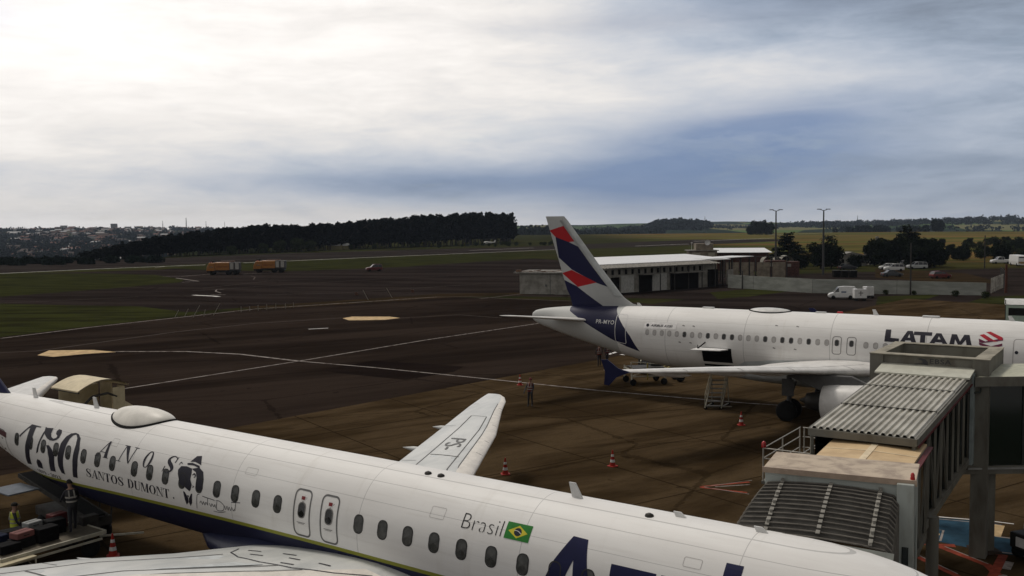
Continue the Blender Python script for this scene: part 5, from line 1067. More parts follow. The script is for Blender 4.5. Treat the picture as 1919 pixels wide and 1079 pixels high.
# small wooden tow cart cut by the left edge
p=G(8,1040,.9); t=thing('utility_cart','small cream topped cart at the left edge below the luggage','cart',(p.x+.15,p.y-.1,.022),ang+.05)
mb=MB(); mb.box((0,0,.72),(1.5,.9,.06)); mb.build('cart_top',mat('cart_cream',(.46,.41,.28),.7),t); mb=MB(); 
for x in (-.72,.72):
    for y in (-.42,.42): mb.bar((x,y,.1),(x,y,.7),.04)
mb.bar((-.72,-.42,.3),(.72,-.42,.3),.04); mb.bar((-.72,.42,.3),(.72,.42,.3),.04); mb.bar((.72,-.42,.3),(.72,.42,.66),.03); mb.build('cart_frame',GSE,t)
for x in (-.6,.6):
    for y in (-.42,.42): simple_wheel(t,x,y,.14,.07)
# belt loader reaching the near airliner's rear hold
p=G(160,985,.5); t=thing('belt_loader','belt loader with pale rails under the near airliner tail, behind the dolly worker','belt loader',(p.x-.4,p.y+.3,.022),math.atan2(46.2-36.5,-23.0+16.3)+.25)
mb=MB(); mb.box((.4,0,.75),(3.6,1.3,.35)); mb.build('body',GSED,t,bevel=.05)
mb=MB(); mb.bar((-1.6,-.36,1.0),(4.3,-.36,1.70),.06,.16); mb.bar((-1.6,.36,1.0),(4.3,.36,1.70),.06,.16)
for i in range(7): mb.tube((-1.4+i*.9,-.4,1.02+i*.105),(-1.4+i*.9,.4,1.02+i*.105),.04,n=8)
mb.build('belt_frame',GSED,t); mb=MB(); mb.bar((-1.5,0,1.04),(4.3,0,1.74),.62,.06); mb.build('belt',RUBBER,t)
mb=MB(); mb.path([(-1.2,-.7,.9),(-1.3,-.72,1.7),(-.4,-.72,1.75),(-.3,-.7,1.0)],.03); mb.build('operator_rail',GSED,t); mb=MB(); mb.box((-1.5,.3,.9),(.35,.6,.5)); mb.build('control_box',GSED,t,bevel=.02)
for x in (-.9,1.6):
    for y in (-.62,.62): simple_wheel(t,x,y,.33,.22)

# ================================================================= VEHICLES
VG=mat('vehicle_glass',(.010,.012,.014),.08,spec=.7); VT=mat('vehicle_trim_black',(.012,.012,.012),.6); HL=mat('headlight_lens',(.55,.55,.52),.2,spec=.6); TLM=mat('tail_lens',(.30,.01,.01),.3)
def vehicle(label,cat,name,u,v,heading,L,W_,H_,paint,kind='car',group=None,loc=None):
    p=loc or G(u,v,.02); t=thing(name,label,cat,(p[0],p[1],.02),heading,group)
    hl,hw=L/2,W_/2; wr=.31 if kind!='truck' else .5
    if kind=='sedan': low=[(-hl,.35,.78),(-hl+.15,.22,.88),(-hl+.9,.2,.93),(0,.2,.95),(hl-1.15,.2,.92),(hl-.25,.22,.72),(hl,.35,.60)]; cab=[(-hl+.75,.93),(-hl+1.35,H_-.02),(-.1,H_),(hl-1.9,H_-.08),(hl-1.1,.93)]
    elif kind=='hatch': low=[(-hl,.35,.85),(-hl+.1,.22,.95),(0,.2,.98),(hl-.95,.2,.96),(hl-.2,.22,.78),(hl,.35,.62)]; cab=[(-hl+.08,.95),(-hl+.45,H_-.05),(-.1,H_),(hl-1.55,H_-.08),(hl-.85,.95)]
    elif kind=='suv': low=[(-hl,.42,1.0),(-hl+.08,.30,1.05),(0,.28,1.08),(hl-1.1,.28,1.08),(hl-.2,.3,.98),(hl,.42,.8)]; cab=[(-hl+.06,1.05),(-hl+.35,H_-.04),(-.2,H_),(hl-1.9,H_-.06),(hl-1.15,1.07)]
    elif kind=='pickup': low=[(-hl,.45,1.1),(-hl+.08,.35,1.12),(0,.32,1.12),(hl-1.1,.32,1.12),(hl-.2,.34,1.02),(hl,.45,.85)]; cab=[(-.7,1.1),(-.55,H_-.03),(.1,H_),(.75,H_-.06),(hl-1.25,1.1)]
    elif kind=='van': low=[(-hl,.35,1.05),(-hl+.06,.25,1.08),(0,.22,1.08),(hl-.9,.22,1.02),(hl-.2,.25,.85),(hl,.35,.62)]; cab=[(-hl+.02,1.05),(-hl+.08,H_-.04),(-.3,H_),(.55,H_-.12),(hl-.75,1.03)]
    def ring(x,z0,z1,w_): return [(x,-w_*.9,z0),(x,-w_,z0+.12),(x,-w_,z1-.14),(x,-w_*.93,z1),(x,w_*.93,z1),(x,w_,z1-.14),(x,w_,z0+.12),(x,w_*.9,z0)]
    mb=MB(); mb.loft([ring(x,a,b,hw*(.86 if i in (0,len(low)-1) else .96 if i in (1,len(low)-2) else 1)) for i,(x,a,b) in enumerate(low)],smooth=False); body=mb.build('body',paint,t,bevel=.03)
    # greenhouse: glass sides, painted roof
    mb=MB(); zt=H_-.07; C0=[(x,z) for x,z in cab]; zb=cab[0][1]
    base=[(cab[0][0],hw*.93),(cab[-1][0],hw*.93)]
    rng=[]
    for x,z in cab:
        f=(z-zb)/max(.01,H_-zb); rng.append((x,z,hw*(.93-.14*f)))
    vs=[];
    for x,z,w_ in rng: vs+=[(x,-w_,z),(x,w_,z)]
    n=len(rng); top=[(2*i,2*i+1,2*i+3,2*i+2) for i in range(n-1)]
    mi=[0 if i in (0,n-2) else 1 for i in range(n-1)]
    if kind=='van': mi=[1,1,1,0]
    for f_,m_ in zip(top,mi): mb.add([vs[j] for j in f_],[(0,1,2,3)],m_)
    mb.add([vs[2*i] for i in range(n)],[tuple(range(n))],0 if kind!='van' else 1); mb.add([vs[2*i+1] for i in range(n)],[tuple(range(n))[::-1]],0 if kind!='van' else 1)
    mb.build('cabin',[VG,paint],t)
    # pillars
    mb=MB(); xs=[cab[1],cab[2],cab[3]]
    for sgn in (-1,1):
        pr_=[( x,sgn*(w_+.006),z) for x,z,w_ in rng]
        for a,b in zip(pr_,pr_[1:]): mb.bar(a,b,.05,.07)
        for x in ((-.05,) if kind in('sedan','hatch','pickup') else (-.05,-hl+1.2)): mb.bar((x,sgn*hw*.935,zb),(x,sgn*hw*.80,H_-.05),.05,.06)
    mb.build('pillar',paint,t)
    if kind=='van':
        for sgn in (-1,1): mb=MB(); y=sgn*(hw*.90+.01); mb.add([(hl-.95,y+sgn*.02,1.08),(.38,y+sgn*.02,1.08),(.45,sgn*(hw*.82+.012),H_-.22),(.70,sgn*(hw*.82+.012),H_-.22)],[(0,1,2,3)]); mb.build('side_window',VG,t)
    wx_=hl*.62
    for x in (-wx_,wx_):
        for y in (-hw+.1,hw-.1): wheel(t,x,y,wr,.2)
    for y in (-hw*.66,hw*.66):
        z=low[-1][2]-.02; mb=MB(); mb.box((hl-.07,y,z-.02),(.16,.32,.14)); mb.build('headlight',HL,t)
        mb=MB(); mb.box((-hl+.04,y*1.1,low[0][2]-.12),(.10,.22,.22)); mb.build('tail_light',TLM,t)
    for y in (-hw-.09,hw+.09): mb=MB(); mb.box((hl-1.35 if kind!='van' else hl-.85,y,zb+.06),(.10,.16,.12)); mb.build('mirror',paint,t,bevel=.02)
    mb=MB(); mb.box((hl-.03,0,.36),(.10,W_*.8,.16)); mb.box((-hl+.03,0,.40),(.10,W_*.8,.16)); mb.build('bumper',VT,t,bevel=.02)
    return t
def cp(n,c): return mat('car_'+n,c,.4,spec=.4,var=.06,coat=.1)
CWH=cp('white',(.62,.62,.61)); 
vv=vehicle('small white service van with black rear doors parked near the white wall','van','service_van',1577,560,PI-.25,3.9,1.66,1.9,CWH,'van')
mb=MB(); mb.box((-1.96,0,1.05),(.06,1.5,1.25)); mb.build('rear_door',VT,vv,bevel=.03)
mb=MB(); mb.add([(-.6,.845,1.0),(.1,.845,1.0),(.1,.845,1.2),(-.6,.845,1.2)],[(0,1,2,3)]); mb.build('side_emblem',mat('emblem_blue',(.10,.14,.22),.5),vv)
vehicle('white hatchback with roof rack behind the white sport utility car','car','parked_car',1663,505,PI*.93,3.9,1.7,1.5,CWH,'hatch','cars parked on the verge beyond the white wall')
vehicle('white sport utility car nearest the dark trees, left of the thin pole','car','parked_car',1675,508,PI*.96,4.4,1.8,1.72,cp('pearl',(.55,.55,.54)),'suv','cars parked on the verge beyond the white wall')
vehicle('red hatchback parked nose to the left, alone on the verge','car','parked_car',1762,521.5,PI*.06,4.1,1.7,1.5,cp('red',(.12,.016,.014)),'hatch','cars parked on the verge beyond the white wall')
vehicle('dark grey sedan closest to the white wall, with bright windscreen','car','parked_car',1671,518.5,PI*.02,4.3,1.75,1.45,cp('graphite',(.05,.055,.06)),'sedan','cars parked on the verge beyond the white wall')
vehicle('silver sport utility car right of the thin pole','car','parked_car',1718,504,PI*1.0,4.7,1.85,1.75,cp('silver',(.38,.39,.40)),'suv','cars parked on the verge beyond the white wall')
vehicle('black sedan under the bushes left of the parked cars','car','parked_car',1588,505.5,PI*.05,4.4,1.75,1.45,cp('black',(.015,.015,.017)),'sedan','cars parked on the verge beyond the white wall')
vehicle('grey pickup half hidden behind the silver sport utility car','pickup truck','parked_car',1697,500,PI*1.0,4.9,1.85,1.75,cp('grey',(.16,.17,.18)),'pickup','cars parked on the verge beyond the white wall')
vehicle('white pickup truck parked at the far right by the tree line','pickup truck','pickup_truck',1875,494,PI*.98,5.0,1.85,1.85,CWH,'pickup')
vehicle('small dark red utility car standing alone on the taxiway','car','utility_car',701,508,PI*1.12,4.2,1.75,1.85,cp('maroon',(.10,.014,.014)),'suv')
# small white bus front-on at the right edge
p=G(1908,498); t=thing('minibus','white and tan minibus facing the camera at the far right','minibus',(p.x,p.y,.02),-PI*.55)
mb=MB(); mb.loft([[(x,-1.1,.35),(x,-1.15,1.2),(x,-1.05,z),(x,1.05,z),(x,1.15,1.2),(x,1.1,.35)] for x,z in ((-3.4,2.6),(-3.2,2.75),(2.9,2.75),(3.2,2.5),(3.4,1.5))],smooth=False); mb.build('body',CWH,t,bevel=.06)
mb=MB(); mb.add([(3.36,-.95,1.55),(3.36,.95,1.55),(3.24,.9,2.4),(3.24,-.9,2.4)],[(0,1,2,3)]); mb.build('windscreen',VG,t)
mb=MB(); mb.box((3.38,0,.9),(.08,2.0,.5)); mb.build('front_panel',mat('bus_tan',(.30,.20,.09),.5),t); 
for x in (-2.2,2.2):
    for y in (-1.0,1.0): wheel(t,x,y,.42,.25)
for y in (-.8,.8): mb=MB(); mb.box((3.42,y,.75),(.06,.3,.2)); mb.build('headlight',HL,t)
# white equipment boxes behind the service van
for i,(u,v,lab) in enumerate(((1611,563,'white box cart with a dark cross mark right behind the service van'),(1627,558,'white box cart at the far side of the one with a cross mark'))):
    p=G(u,v,.02); t=thing('box_cart',lab,'equipment cart',(p.x,p.y,.02),R(-6) if i==0 else R(8),'white equipment carts behind the service van'); W_=1.75 if i==0 else 1.2
    mb=MB(); mb.box((0,0,1.05),(W_,1.3,1.35)); mb.build('cabinet',CWH,t,bevel=.05); mb=MB(); mb.box((0,0,.33),(W_*1.05,1.35,.14)); mb.bar((W_/2,0,.3),(W_/2+.9,0,.25),.06); mb.build('chassis',GSED,t)
    for x in (-W_/3,W_/3):
        for y in (-.55,.55): wheel(t,x,y,.22,.14)
    mb=MB(); y=-.655
    if i==0: mb.bar((0,y,.75),(0,y,1.45),.10,.01); mb.bar((-.32,y,1.15),(.32,y,1.15),.01,.10)
    mb.box((.0,-.3,1.74),(W_*.5,.3,.05)); mb.build('panel_mark',GSED,t)
# airport fire trucks
ORG=mat('fire_truck_orange',(.27,.105,.010),.4,spec=.4,var=.1); SHUT=mat('roller_shutter',(.33,.32,.30),.5,metal=.3)
def firetruck(label,u,v,hd):
    p=G(u,v,.02); t=thing('fire_truck',label,'fire truck',(p.x,p.y,.02),hd,'orange airport fire trucks on the taxiway')
    mb=MB(); mb.loft([[(x,-1.25,z0),(x,-1.25,z1-.2),(x,-1.1,z1),(x,1.1,z1),(x,1.25,z1-.2),(x,1.25,z0)] for x,z0,z1 in ((2.0,1.0,3.0),(3.4,1.0,3.0),(3.9,1.0,2.0),(4.0,1.0,1.5))],smooth=False); mb.build('cab',ORG,t,bevel=.05)
    mb=MB(); mb.loft([[(x,-1.25,1.15),(x,-1.25,z1-.15),(x,-1.1,z1),(x,1.1,z1),(x,1.25,z1-.15),(x,1.25,1.15)] for x,z1 in ((-1.6,3.1),(1.9,3.1))],smooth=False); mb.build('tank_body',ORG,t,bevel=.05)
    mb=MB(); mb.box((-2.85,0,2.1),(2.4,2.5,1.9)); mb.build('rear_body',mat('truck_dark_grey',(.06,.055,.05),.6),t,bevel=.04)
    for s_ in (-1,1):
        for x in (-2.2,-3.5):
            mb=MB(); mb.box((x,s_*1.26,2.15),(.85,.04,1.55)); mb.build('roller_shutter',SHUT,t)
        mb=MB(); mb.add([(2.3,s_*1.262,1.9),(3.3,s_*1.262,1.9),(3.2,s_*1.20,2.75),(2.3,s_*1.20,2.75)],[(0,1,2,3)]); mb.build('cab_window',VG,t)
        mb=MB(); mb.box((.1,s_*1.265,2.0),(3.2,.02,.10)); mb.box((.9,s_*1.265,2.3),(.06,.02,1.0)); mb.build('body_stripe',mat('stripe_maroon',(.10,.012,.01),.5),t)
    mb=MB(); mb.add([(3.42,-1.1,2.95),(3.42,1.1,2.95),(3.93,1.15,1.95),(3.93,-1.15,1.95)],[(0,1,2,3)]); mb.build('windscreen',VG,t)
    mb=MB(); mb.box((0,0,.85),(7.8,2.3,.5)); mb.build('chassis',VT,t)
    mb=MB(); mb.tube((2.6,0,3.0),(2.6,0,3.35),.18); mb.bar((2.2,0,3.45),(3.5,0,3.5),.16); mb.box((2.5,0,3.4),(.5,.6,.25)); mb.build('roof_turret',VT,t)
    mb=MB(); mb.box((3.0,.8,3.1),(.25,.3,.18)); mb.box((3.0,-.8,3.1),(.25,.3,.18)); mb.build('beacon',TLM,t)
    mb=MB(); mb.box((-1.0,0,3.3),(3.4,1.2,.25)); mb.build('roof_locker',mat('locker_brown',(.10,.05,.03),.6),t)
    for x in (-3.0,-1.2,2.7):
        for y in (-1.05,1.05): wheel(t,x,y,.58,.38)
firetruck('orange fire truck nearer the left, standing on the painted taxiway line',420,514.5,PI+.05)
firetruck('orange fire truck right of the other one, beside the grass',506,510.5,PI+.02)
# light aircraft beyond the runway
p=G(915,459.5); t=thing('light_aircraft','tiny white light aircraft parked beyond the runway in front of the plantation','light aircraft',(p.x,p.y,.0),PI+.15)
mb=MB(); n=14; mb.loft([[(x,r*math.cos(2*PI*i/n),1.4+dz_+r*1.1*math.sin(2*PI*i/n)) for i in range(n)] for x,r,dz_ in ((3.2,.1,0),(3.0,.45,0),(1.5,.65,.1),(-.2,.65,.15),(-2,.35,.25),(-4,.15,.35))]); mb.build('fuselage',CWH,t)
mb=MB(); mb.box((.7,0,2.15),(1.5,10.5,.16)); mb.box((-3.8,0,1.8),(.8,3.4,.08)); mb.build('wing',CWH,t,bevel=.04); mb=MB(); mb.prism([(-3.0,1.8),(-4.2,1.8),(-4.5,3.1),(-4.0,3.1)],-.05,.05,ax='y'); mb.build('tail_fin',CWH,t)
mb=MB(); mb.bar((.5,-1.2,.25),(.5,0,1.0),.06); mb.bar((.5,1.2,.25),(.5,0,1.0),.06); mb.bar((2.4,0,.25),(2.4,0,1.0),.06); mb.build('landing_gear',GREY,t)
# pale canopy-topped vehicle behind the far airliner's nose, cut by the right edge
p=G(1905,612,0); t=thing('catering_truck','pale green high loader with arched white roof behind the far airliner at the right edge','truck',(47.9,92.3,.02),-.45)
mb=MB(); mb.box((1.6,0,2.6),(5.4,2.3,2.0)); mb.build('body',mat('mint_panel',(.36,.45,.38),.5,var=.08),t,bevel=.05)
mb=MB(); n=8; mb.loft([[(x,-1.2+2.4*i/n,3.65+.5*math.sin(PI*i/n)) for i in range(n+1)] for x in (-1.2,4.4)],closed=False); mb.build('arched_roof',LGREY,t)
mb=MB(); mb.box((1.5,0,.95),(7,2.1,.4)); mb.bar((-1.15,-1.1,1.2),(-1.15,-1.1,4.1),.08); mb.build('chassis',GSED,t); mb=MB(); mb.box((-.2,-1.16,3.0),(1.4,.04,.7)); mb.build('side_window',VG,t)
for x in (-1.2,3.8):
    for y in (-.95,.95): wheel(t,x,y,.45,.3)
# worker's tractor nose at the right edge by the painted zone
p=G(1922,1052,.022); t=thing('tow_tractor','dark tow tractor with white number plate panel cut by the right edge','tow tractor',(p.x+.75,p.y+.2,.022),R(200))
mb=MB(); mb.box((0,0,.65),(1.9,1.2,.55)); mb.box((-.5,0,1.15),(.8,1.1,.5)); mb.build('body',VT,t,bevel=.06); mb=MB(); mb.box((.97,0,.65),(.03,.6,.32)); mb.build('front_panel',CWH,t)
mb=MB(); mb.path([(-.9,-.55,.9),(-.85,-.55,1.9),(.1,-.55,1.9),(.35,-.55,.95)],.03); mb.path([(-.9,.55,.9),(-.85,.55,1.9),(.1,.55,1.9),(.35,.55,.95)],.03); mb.build('roll_frame',GSE,t)
for x in (-.6,.6):
    for y in (-.5,.5): wheel(t,x,y,.28,.2)

# ================================================================= BUILDINGS, WALLS, POLES
WALLW=mat('grimy_white_wall',(.30,.29,.26),.9,spec=.1,scale=.8,col2=(.17,.16,.14),lo=.3,hi=.65); WALLT=mat('tan_wall',(.20,.17,.13),.9,scale=1,var=.25); WALLR=mat('reddish_wall',(.075,.035,.028),.9,var=.3)
ROOFW=mat('bright_metal_roof',(.70,.70,.70),.45,spec=.4,var=.08); ROOFG=mat('grey_fibre_roof',(.20,.19,.17),.8,var=.3); OPEN=mat('dark_opening',(.010,.009,.008),.9,spec=.05)
def bld(name,label,cat,p,ang_): return thing(name,label,cat,(p[0],p[1],0),ang_)
# block 1: left grimy shed
a=G(974,551); b=G(1052,552); an=math.atan2(b.y-a.y,b.x-a.x); t=bld('storage_shed','grimy white shed with cluttered flat roof left of the banded tail fin','shed',a,an); L=(b-a).length+3
mb=MB(); mb.box((L/2,4,1.75),(L,8,3.5)); mb.build('wall',WALLW,t)
mb=MB(); mb.box((L/2-.3,4,3.62),(L+1.2,9,.22)); mb.build('roof',ROOFG,t)
mb=MB(); 
for x,y,r_ in ((.8,.5,.3),(2.2,1.2,-.2),(4.5,.8,.5),(6,1.8,.1),(3.3,.3,.9)): mb.bar((x-.9,y,3.75+r_*.2),(x+1.1,y+.4,3.95-r_*.2),.16,.12)
mb.box((-.2,.2,3.9),(.8,.6,.35)); mb.build('roof_debris',mat('rusty_debris',(.14,.08,.05),.9,var=.4,scale=3),t)
mb=MB(); mb.box((L*.52,-.03,1.7),(.08,.04,3.3)); mb.box((L*.45,-.06,1.5),(.25,.1,.35)); mb.build('wall_seam',LINEM,t)
# block 2: cargo building with bright roof, facade receding right
a=G(1120,553); b=G(1345,537); an=math.atan2(b.y-a.y,b.x-a.x); L=(b-a).length; t=bld('cargo_building','long cargo building with bright metal roof right of the banded tail fin','building',a,an)
mb=MB(); mb.box((L/2+2,4.6,2.1),(L-4,8,4.2)); mb.build('wall',WALLW,t)
mb=MB(); nr=40
for k in range(nr): x0=L*k/nr; mb.add([(x0,-.9,4.30),(x0+L/nr*.5,-.9,4.42),(x0+L/nr,-.9,4.30),(x0,2.2,4.75),(x0+L/nr*.5,2.2,4.87),(x0+L/nr,2.2,4.75)],[(0,1,4,3),(1,2,5,4)])
mb.build('eave_roof',ROOFG,t,recalc=False)
mb=MB(); mb.add([(1,1.9,4.90),(L+6,1.9,4.90),(L+8,15,5.55),(13,15,5.55),(1,1.9,4.78),(L+6,1.9,4.78),(L+8,15,5.43),(13,15,5.43)],[(0,1,2,3),(7,6,5,4),(0,4,5,1),(1,5,6,2),(2,6,7,3),(3,7,4,0)]); mb.build('metal_roof',ROOFW,t)
for x0,w_,z1 in ((L*.34,L*.10,2.9),(L*.60,L*.24,2.9),(L*.93,L*.09,3.2),(L*.12,L*.06,2.7)):
    mb=MB(); mb.box((x0+w_/2,.52,z1/2),(w_,.25,z1)); mb.build('loading_bay',OPEN,t)
for k in range(16):
    x0=L*(.08+.052*k); mb=MB(); mb.box((x0,.56,3.55),(.45,.1,.8)); mb.build('vent_window',OPEN,t)
mb=MB(); mb.box((L*.72,-.4,3.0),(L*.28,1.8,.12)); mb.box((L*.40,-.2,3.0),(L*.14,1.4,.1)); mb.build('awning',ROOFG,t)
for k,(x0,w_) in enumerate(((L*.505,3.6),(L*.245,3.0))): mb=MB(); mb.box((x0,.50,1.5),(w_,.16,2.9)); mb.build('white_door',mat('white_door_panel',(.40,.40,.38),.7,var=.15),t)
for k in range(5): mb=MB(); mb.box((L*.47+k*L*.12,-.7,2.1),(.14,.14,4.2)); mb.build('post',GSED,t)
# open canopy carrying on to the right
a=G(1345,535); b=G(1412,528); an=math.atan2(b.y-a.y,b.x-a.x); L=(b-a).length; t=bld('open_canopy','thin flat canopy on dark posts at the right end of the cargo building','canopy',a,an)
mb=MB(); mb.box((L/2-1,3,5.0),(L+4,5,.12)); mb.build('roof',ROOFW,t)
for k in range(5):
    for y in (.8,5.2): mb=MB(); mb.box((k*L/4-.2,y,2.47),(.22,.22,4.94)); mb.build('post',GSED,t)
mb=MB(); mb.box((L*.2,4,1.1),(3.5,2.5,2.2)); mb.build('crate_stack',OPEN,t); mb=MB(); mb.box((L*.35,.2,1.4),(2.2,.3,2.8)); mb.build('white_panel',WALLW,t)
# pump house with satellite dish
c0=G(1318,497); t=bld('pump_house','small weathered two stage block with satellite dish above the bright roof','building',(44.5,228),R(-3))
mb=MB(); mb.box((0,2,2.6),(6.4,5,5.2)); mb.box((0.4,2,6.1),(4.0,4,1.6)); mb.build('wall',WALLT,t); mb=MB(); mb.box((0,2,5.28),(7.2,5.8,.16)); mb.build('roof_slab',ROOFG,t)
mb=MB(); mb.box((-1.6,-.53,4.2),(1.9,.05,1.2)); mb.box((1.9,-.53,4.2),(1.5,.05,1.2)); mb.build('window',mat('pale_window',(.30,.28,.22),.5),t)
mb=MB(); n=16; mb.loft([[(1.0+q*.62*math.cos(2*PI*i/n),-.3-d_,7.1+q*.62*math.sin(2*PI*i/n)) for i in range(n)] for q,d_ in ((.05,-.15),(.6,-.08),(1,.05))],caps=False); mb.tube((1,-.1,6.6),(1,0,7.1),.05); mb.build('satellite_dish',LGREY,t)
mb=MB(); mb.tube((-2.6,0,5.3),(-2.6,0,7.0),.05); mb.box((-2.6,0,7.1),(.3,.3,.3)); mb.build('roof_mast',LGREY,t)
# second hall and its yard
t=bld('workshop_hall','low hall with bright roof and reddish wall left of the first light mast','building',(55.5,238),R(-8))
mb=MB(); mb.box((0,2,2.2),(13,8,4.4)); mb.build('wall',WALLR,t); mb=MB(); mb.add([(-7.2,-3,4.55),(7.2,-3,4.55),(6.6,8,5.35),(-7,8,5.35),(-7.2,-3,4.45),(7.2,-3,4.45),(6.6,8,5.25),(-7,8,5.25)],[(0,1,2,3),(7,6,5,4),(0,4,5,1),(1,5,6,2),(2,6,7,3),(3,7,4,0)]); mb.build('metal_roof',ROOFW,t)
for k in range(4): mb=MB(); mb.box((-6+k*4,-2.6,2.2),(.22,.22,4.4)); mb.build('post',GSED,t)
t=bld('partition_wall','row of tan wall panels between dark posts left of the first light mast','wall',(51.0,206),R(-6))
for k in range(4): mb=MB(); mb.box((-4.5+k*3.2,0,1.7),(2.6,.2,3.2)); mb.build('panel',WALLT,t)
for k in range(5): mb=MB(); mb.box((-6.1+k*3.2,-.1,2.2),(.22,.22,4.4)); mb.build('post',GSED,t)
mb=MB(); mb.box((.3,0,4.45),(13.6,.5,.12)); mb.build('top_rail',GSED,t)
for i,(u,v,w_,h_,m_,lab) in enumerate(((1466,522,4.2,3.6,WALLR,'dark red shipping container just right of the first light mast'),(1497,520,3.2,3.2,WALLR,'small red brown container between the two light masts'))):
    p=G(u,v); t=bld('shipping_container',lab,'container',(p.x,p.y+6),R(-5)); mb=MB(); mb.box((0,0,h_/2),(w_,2.4,h_)); mb.build('body',m_,t,bevel=.05); mb=MB(); mb.box((-w_*.2,-1.22,h_*.75),(w_*.3,.05,h_*.2)); mb.build('pale_panel',WALLW,t)
p=G(1490,515); t=bld('tarp_shelter','white arched tarpaulin shelter behind the small red container','shelter',(p.x+1,p.y+14),R(0))
for k,(x,r_) in enumerate(((-3.2,1.3),(-.9,1.0),(1.2,1.5))):
    mb=MB(); n=10; mb.loft([[(x+r_*math.cos(PI*i/n),y,2.2+r_*1.1*math.sin(PI*i/n)) for i in range(n+1)] for y in (0,3)],closed=False,caps=False); mb.build('arch_cover',WALLW,t)
mb=MB(); 
for x in (-4.5,-1.9,.1,2.7): mb.box((x,0,1.1),(.12,.12,2.2))
mb.build('post',GSED,t)
# small houses among the trees
for i,(u,v,w_,h_,lab) in enumerate(((1652,497,4.5,4.2,'small white house with tall chimney left of the big dark tree'),(1604,499,8,2.6,'low pale barracks with upright posts behind the black sedan'))):
    p=G(u,v); t=bld('small_house',lab,'house',(p.x,p.y+5),R(0)); mb=MB(); mb.box((0,0,h_/2),(w_,4,h_)); mb.build('wall',WALLW,t); mb=MB(); mb.prism([(-w_/2-.4,h_-.05),(0,h_+1.1),(w_/2+.4,h_-.05)],-2.4,2.4,ax='y'); mb.build('roof',ROOFG,t)
    for x in (-w_*.3,w_*.1,w_*.35): mb=MB(); mb.box((x,-2.03,h_*.5),(.7,.06,1.0)); mb.build('window',OPEN,t)
    if i==0: mb=MB(); mb.box((.6,0,h_+1.9),(.7,.7,3.0)); mb.build('chimney',WALLW,t)
# long low wall
a=G(1364,539); b=G(1522,549); c=G(1848,553.5)
t=thing('boundary_wall','long low pale concrete wall with dark stains behind the service van','wall',a,0)
def wall_seg(a,b,h0,h1,name='wall_panel'):
    an=math.atan2(b.y-a.y,b.x-a.x); d_=Vector((-math.sin(an),math.cos(an),0))*.2; mb=MB(); V=[a,b,b+d_,a+d_]; mb.add([(p.x,p.y,0) for p in V]+[(p.x,p.y,h) for p,h in zip(V,(h0,h1,h1,h0))],[(0,1,2,3),(4,5,6,7),(0,1,5,4),(1,2,6,5),(2,3,7,6),(3,0,4,7)]); return mb.build(name,mat('boundary_concrete',(.33,.34,.31),.9,scale=.5,stretch=(.5,1,2.5),col2=(.24,.25,.225),spec=.1),t,world=True)
wall_seg(a,a+(b-a)*.32,2.35,2.3); wall_seg(a+(b-a)*.325,b,2.3,2.3); wall_seg(b+(c-b)*.002,b+(c-b)*.5,2.3,2.15); wall_seg(b+(c-b)*.502,c,2.15,1.95)
a2=G(1858,549); b2=G(1882,538); t2=thing('picket_fence','white upright picket fence at the right end of the concrete wall','fence',a2,0); I=Matrix.Translation(-a2)
for k in range(9): q=a2+(b2-a2)*k/8; mb=MB(); mb.box((q.x-a2.x,q.y-a2.y,1.2),(.16,.16,2.4)); mb.build('picket',WALLW,t2)
mb=MB(); mb.bar((0,0,2.0),tuple(Vector((b2.x-a2.x,b2.y-a2.y,2.0))),.06,.1); mb.bar((0,0,.6),tuple(Vector((b2.x-a2.x,b2.y-a2.y,.6))),.06,.1); mb.build('fence_rail',WALLW,t2)
a3=G(1886,546); t3=thing('mesh_fence','dark wire mesh fence running off at the right edge','fence',a3,0)
D_=Vector((10.,22.,0)); 
for k in range(6): q=D_*k/5; mb=MB(); mb.tube((q.x,q.y,0),(q.x,q.y,3.0),.06,n=6); mb.build('fence_post',GSED,t3)
mb=MB()
for k in range(9): mb.bar((0,0,.3+k*.33),(D_.x,D_.y,.3+k*.33),.02)
for k in range(45): q=D_*k/44; mb.bar((q.x,q.y,.2),(q.x,q.y,2.95),.02)
mb.build('wire_mesh',GSED,t3)
for u,v,zt,r_,lab in ((1706,552,8.2,.14,'thin dark pole in front of the concrete wall'),(1845,503,8.0,.15,'thin dark pole by the white pickup'),(1885,549,4.6,.22,'short rust brown post at the right end of the wall'),(1391,541,3.2,.12,'short dark post against the left part of the concrete wall')):
    p=G(u,v); t=thing('pole',lab,'pole',(p.x,p.y,0)); mb=MB(); mb.tube((0,0,0),(0,0,zt),r_,r_*.8,8); mb.build('shaft',GSED if 'rust' not in lab else mat('rust_brown',(.08,.03,.02),.9),t)
for u,lab in ((1453.5,'tall dark light mast with twin heads, left one of the pair'),(1542.5,'tall dark light mast with twin heads, right one of the pair')):
    p=G(u,515); t=thing('light_mast',lab,'light mast',(p.x,p.y,0),0,'twin-headed light masts'); zt=14.2
    mb=MB(); mb.tube((0,0,0),(0,0,zt),.26,.14,10); mb.build('shaft',mat('mast_steel',(.05,.05,.05),.7),t)
    for s_ in (-1,1): mb=MB(); mb.bar((0,0,zt-.1),(s_*.75,0,zt+.15),.12); mb.box((s_*1.0,0,zt+.22),(.85,.45,.16)); mb.build('lamp_head',DMETAL,t)
for u,v in ((1567,518.5),(1582.5,519),(1598.5,519)):
    p=G(u,v+1); t=thing('waste_bin',('leftmost','middle','rightmost')[[1567,1582.5,1598.5].index(u)]+' of the three black waste bins behind the concrete wall','bin',(p.x,p.y,0),.05,'black bins in a row'); mb=MB(); mb.box((0,0,.75),(1.25,1.1,1.3),taper=1.08); mb.build('bin_body',OPEN,t); mb=MB(); mb.box((0,0,1.45),(1.45,1.25,.12)); mb.build('lid',GSED,t,bevel=.03)
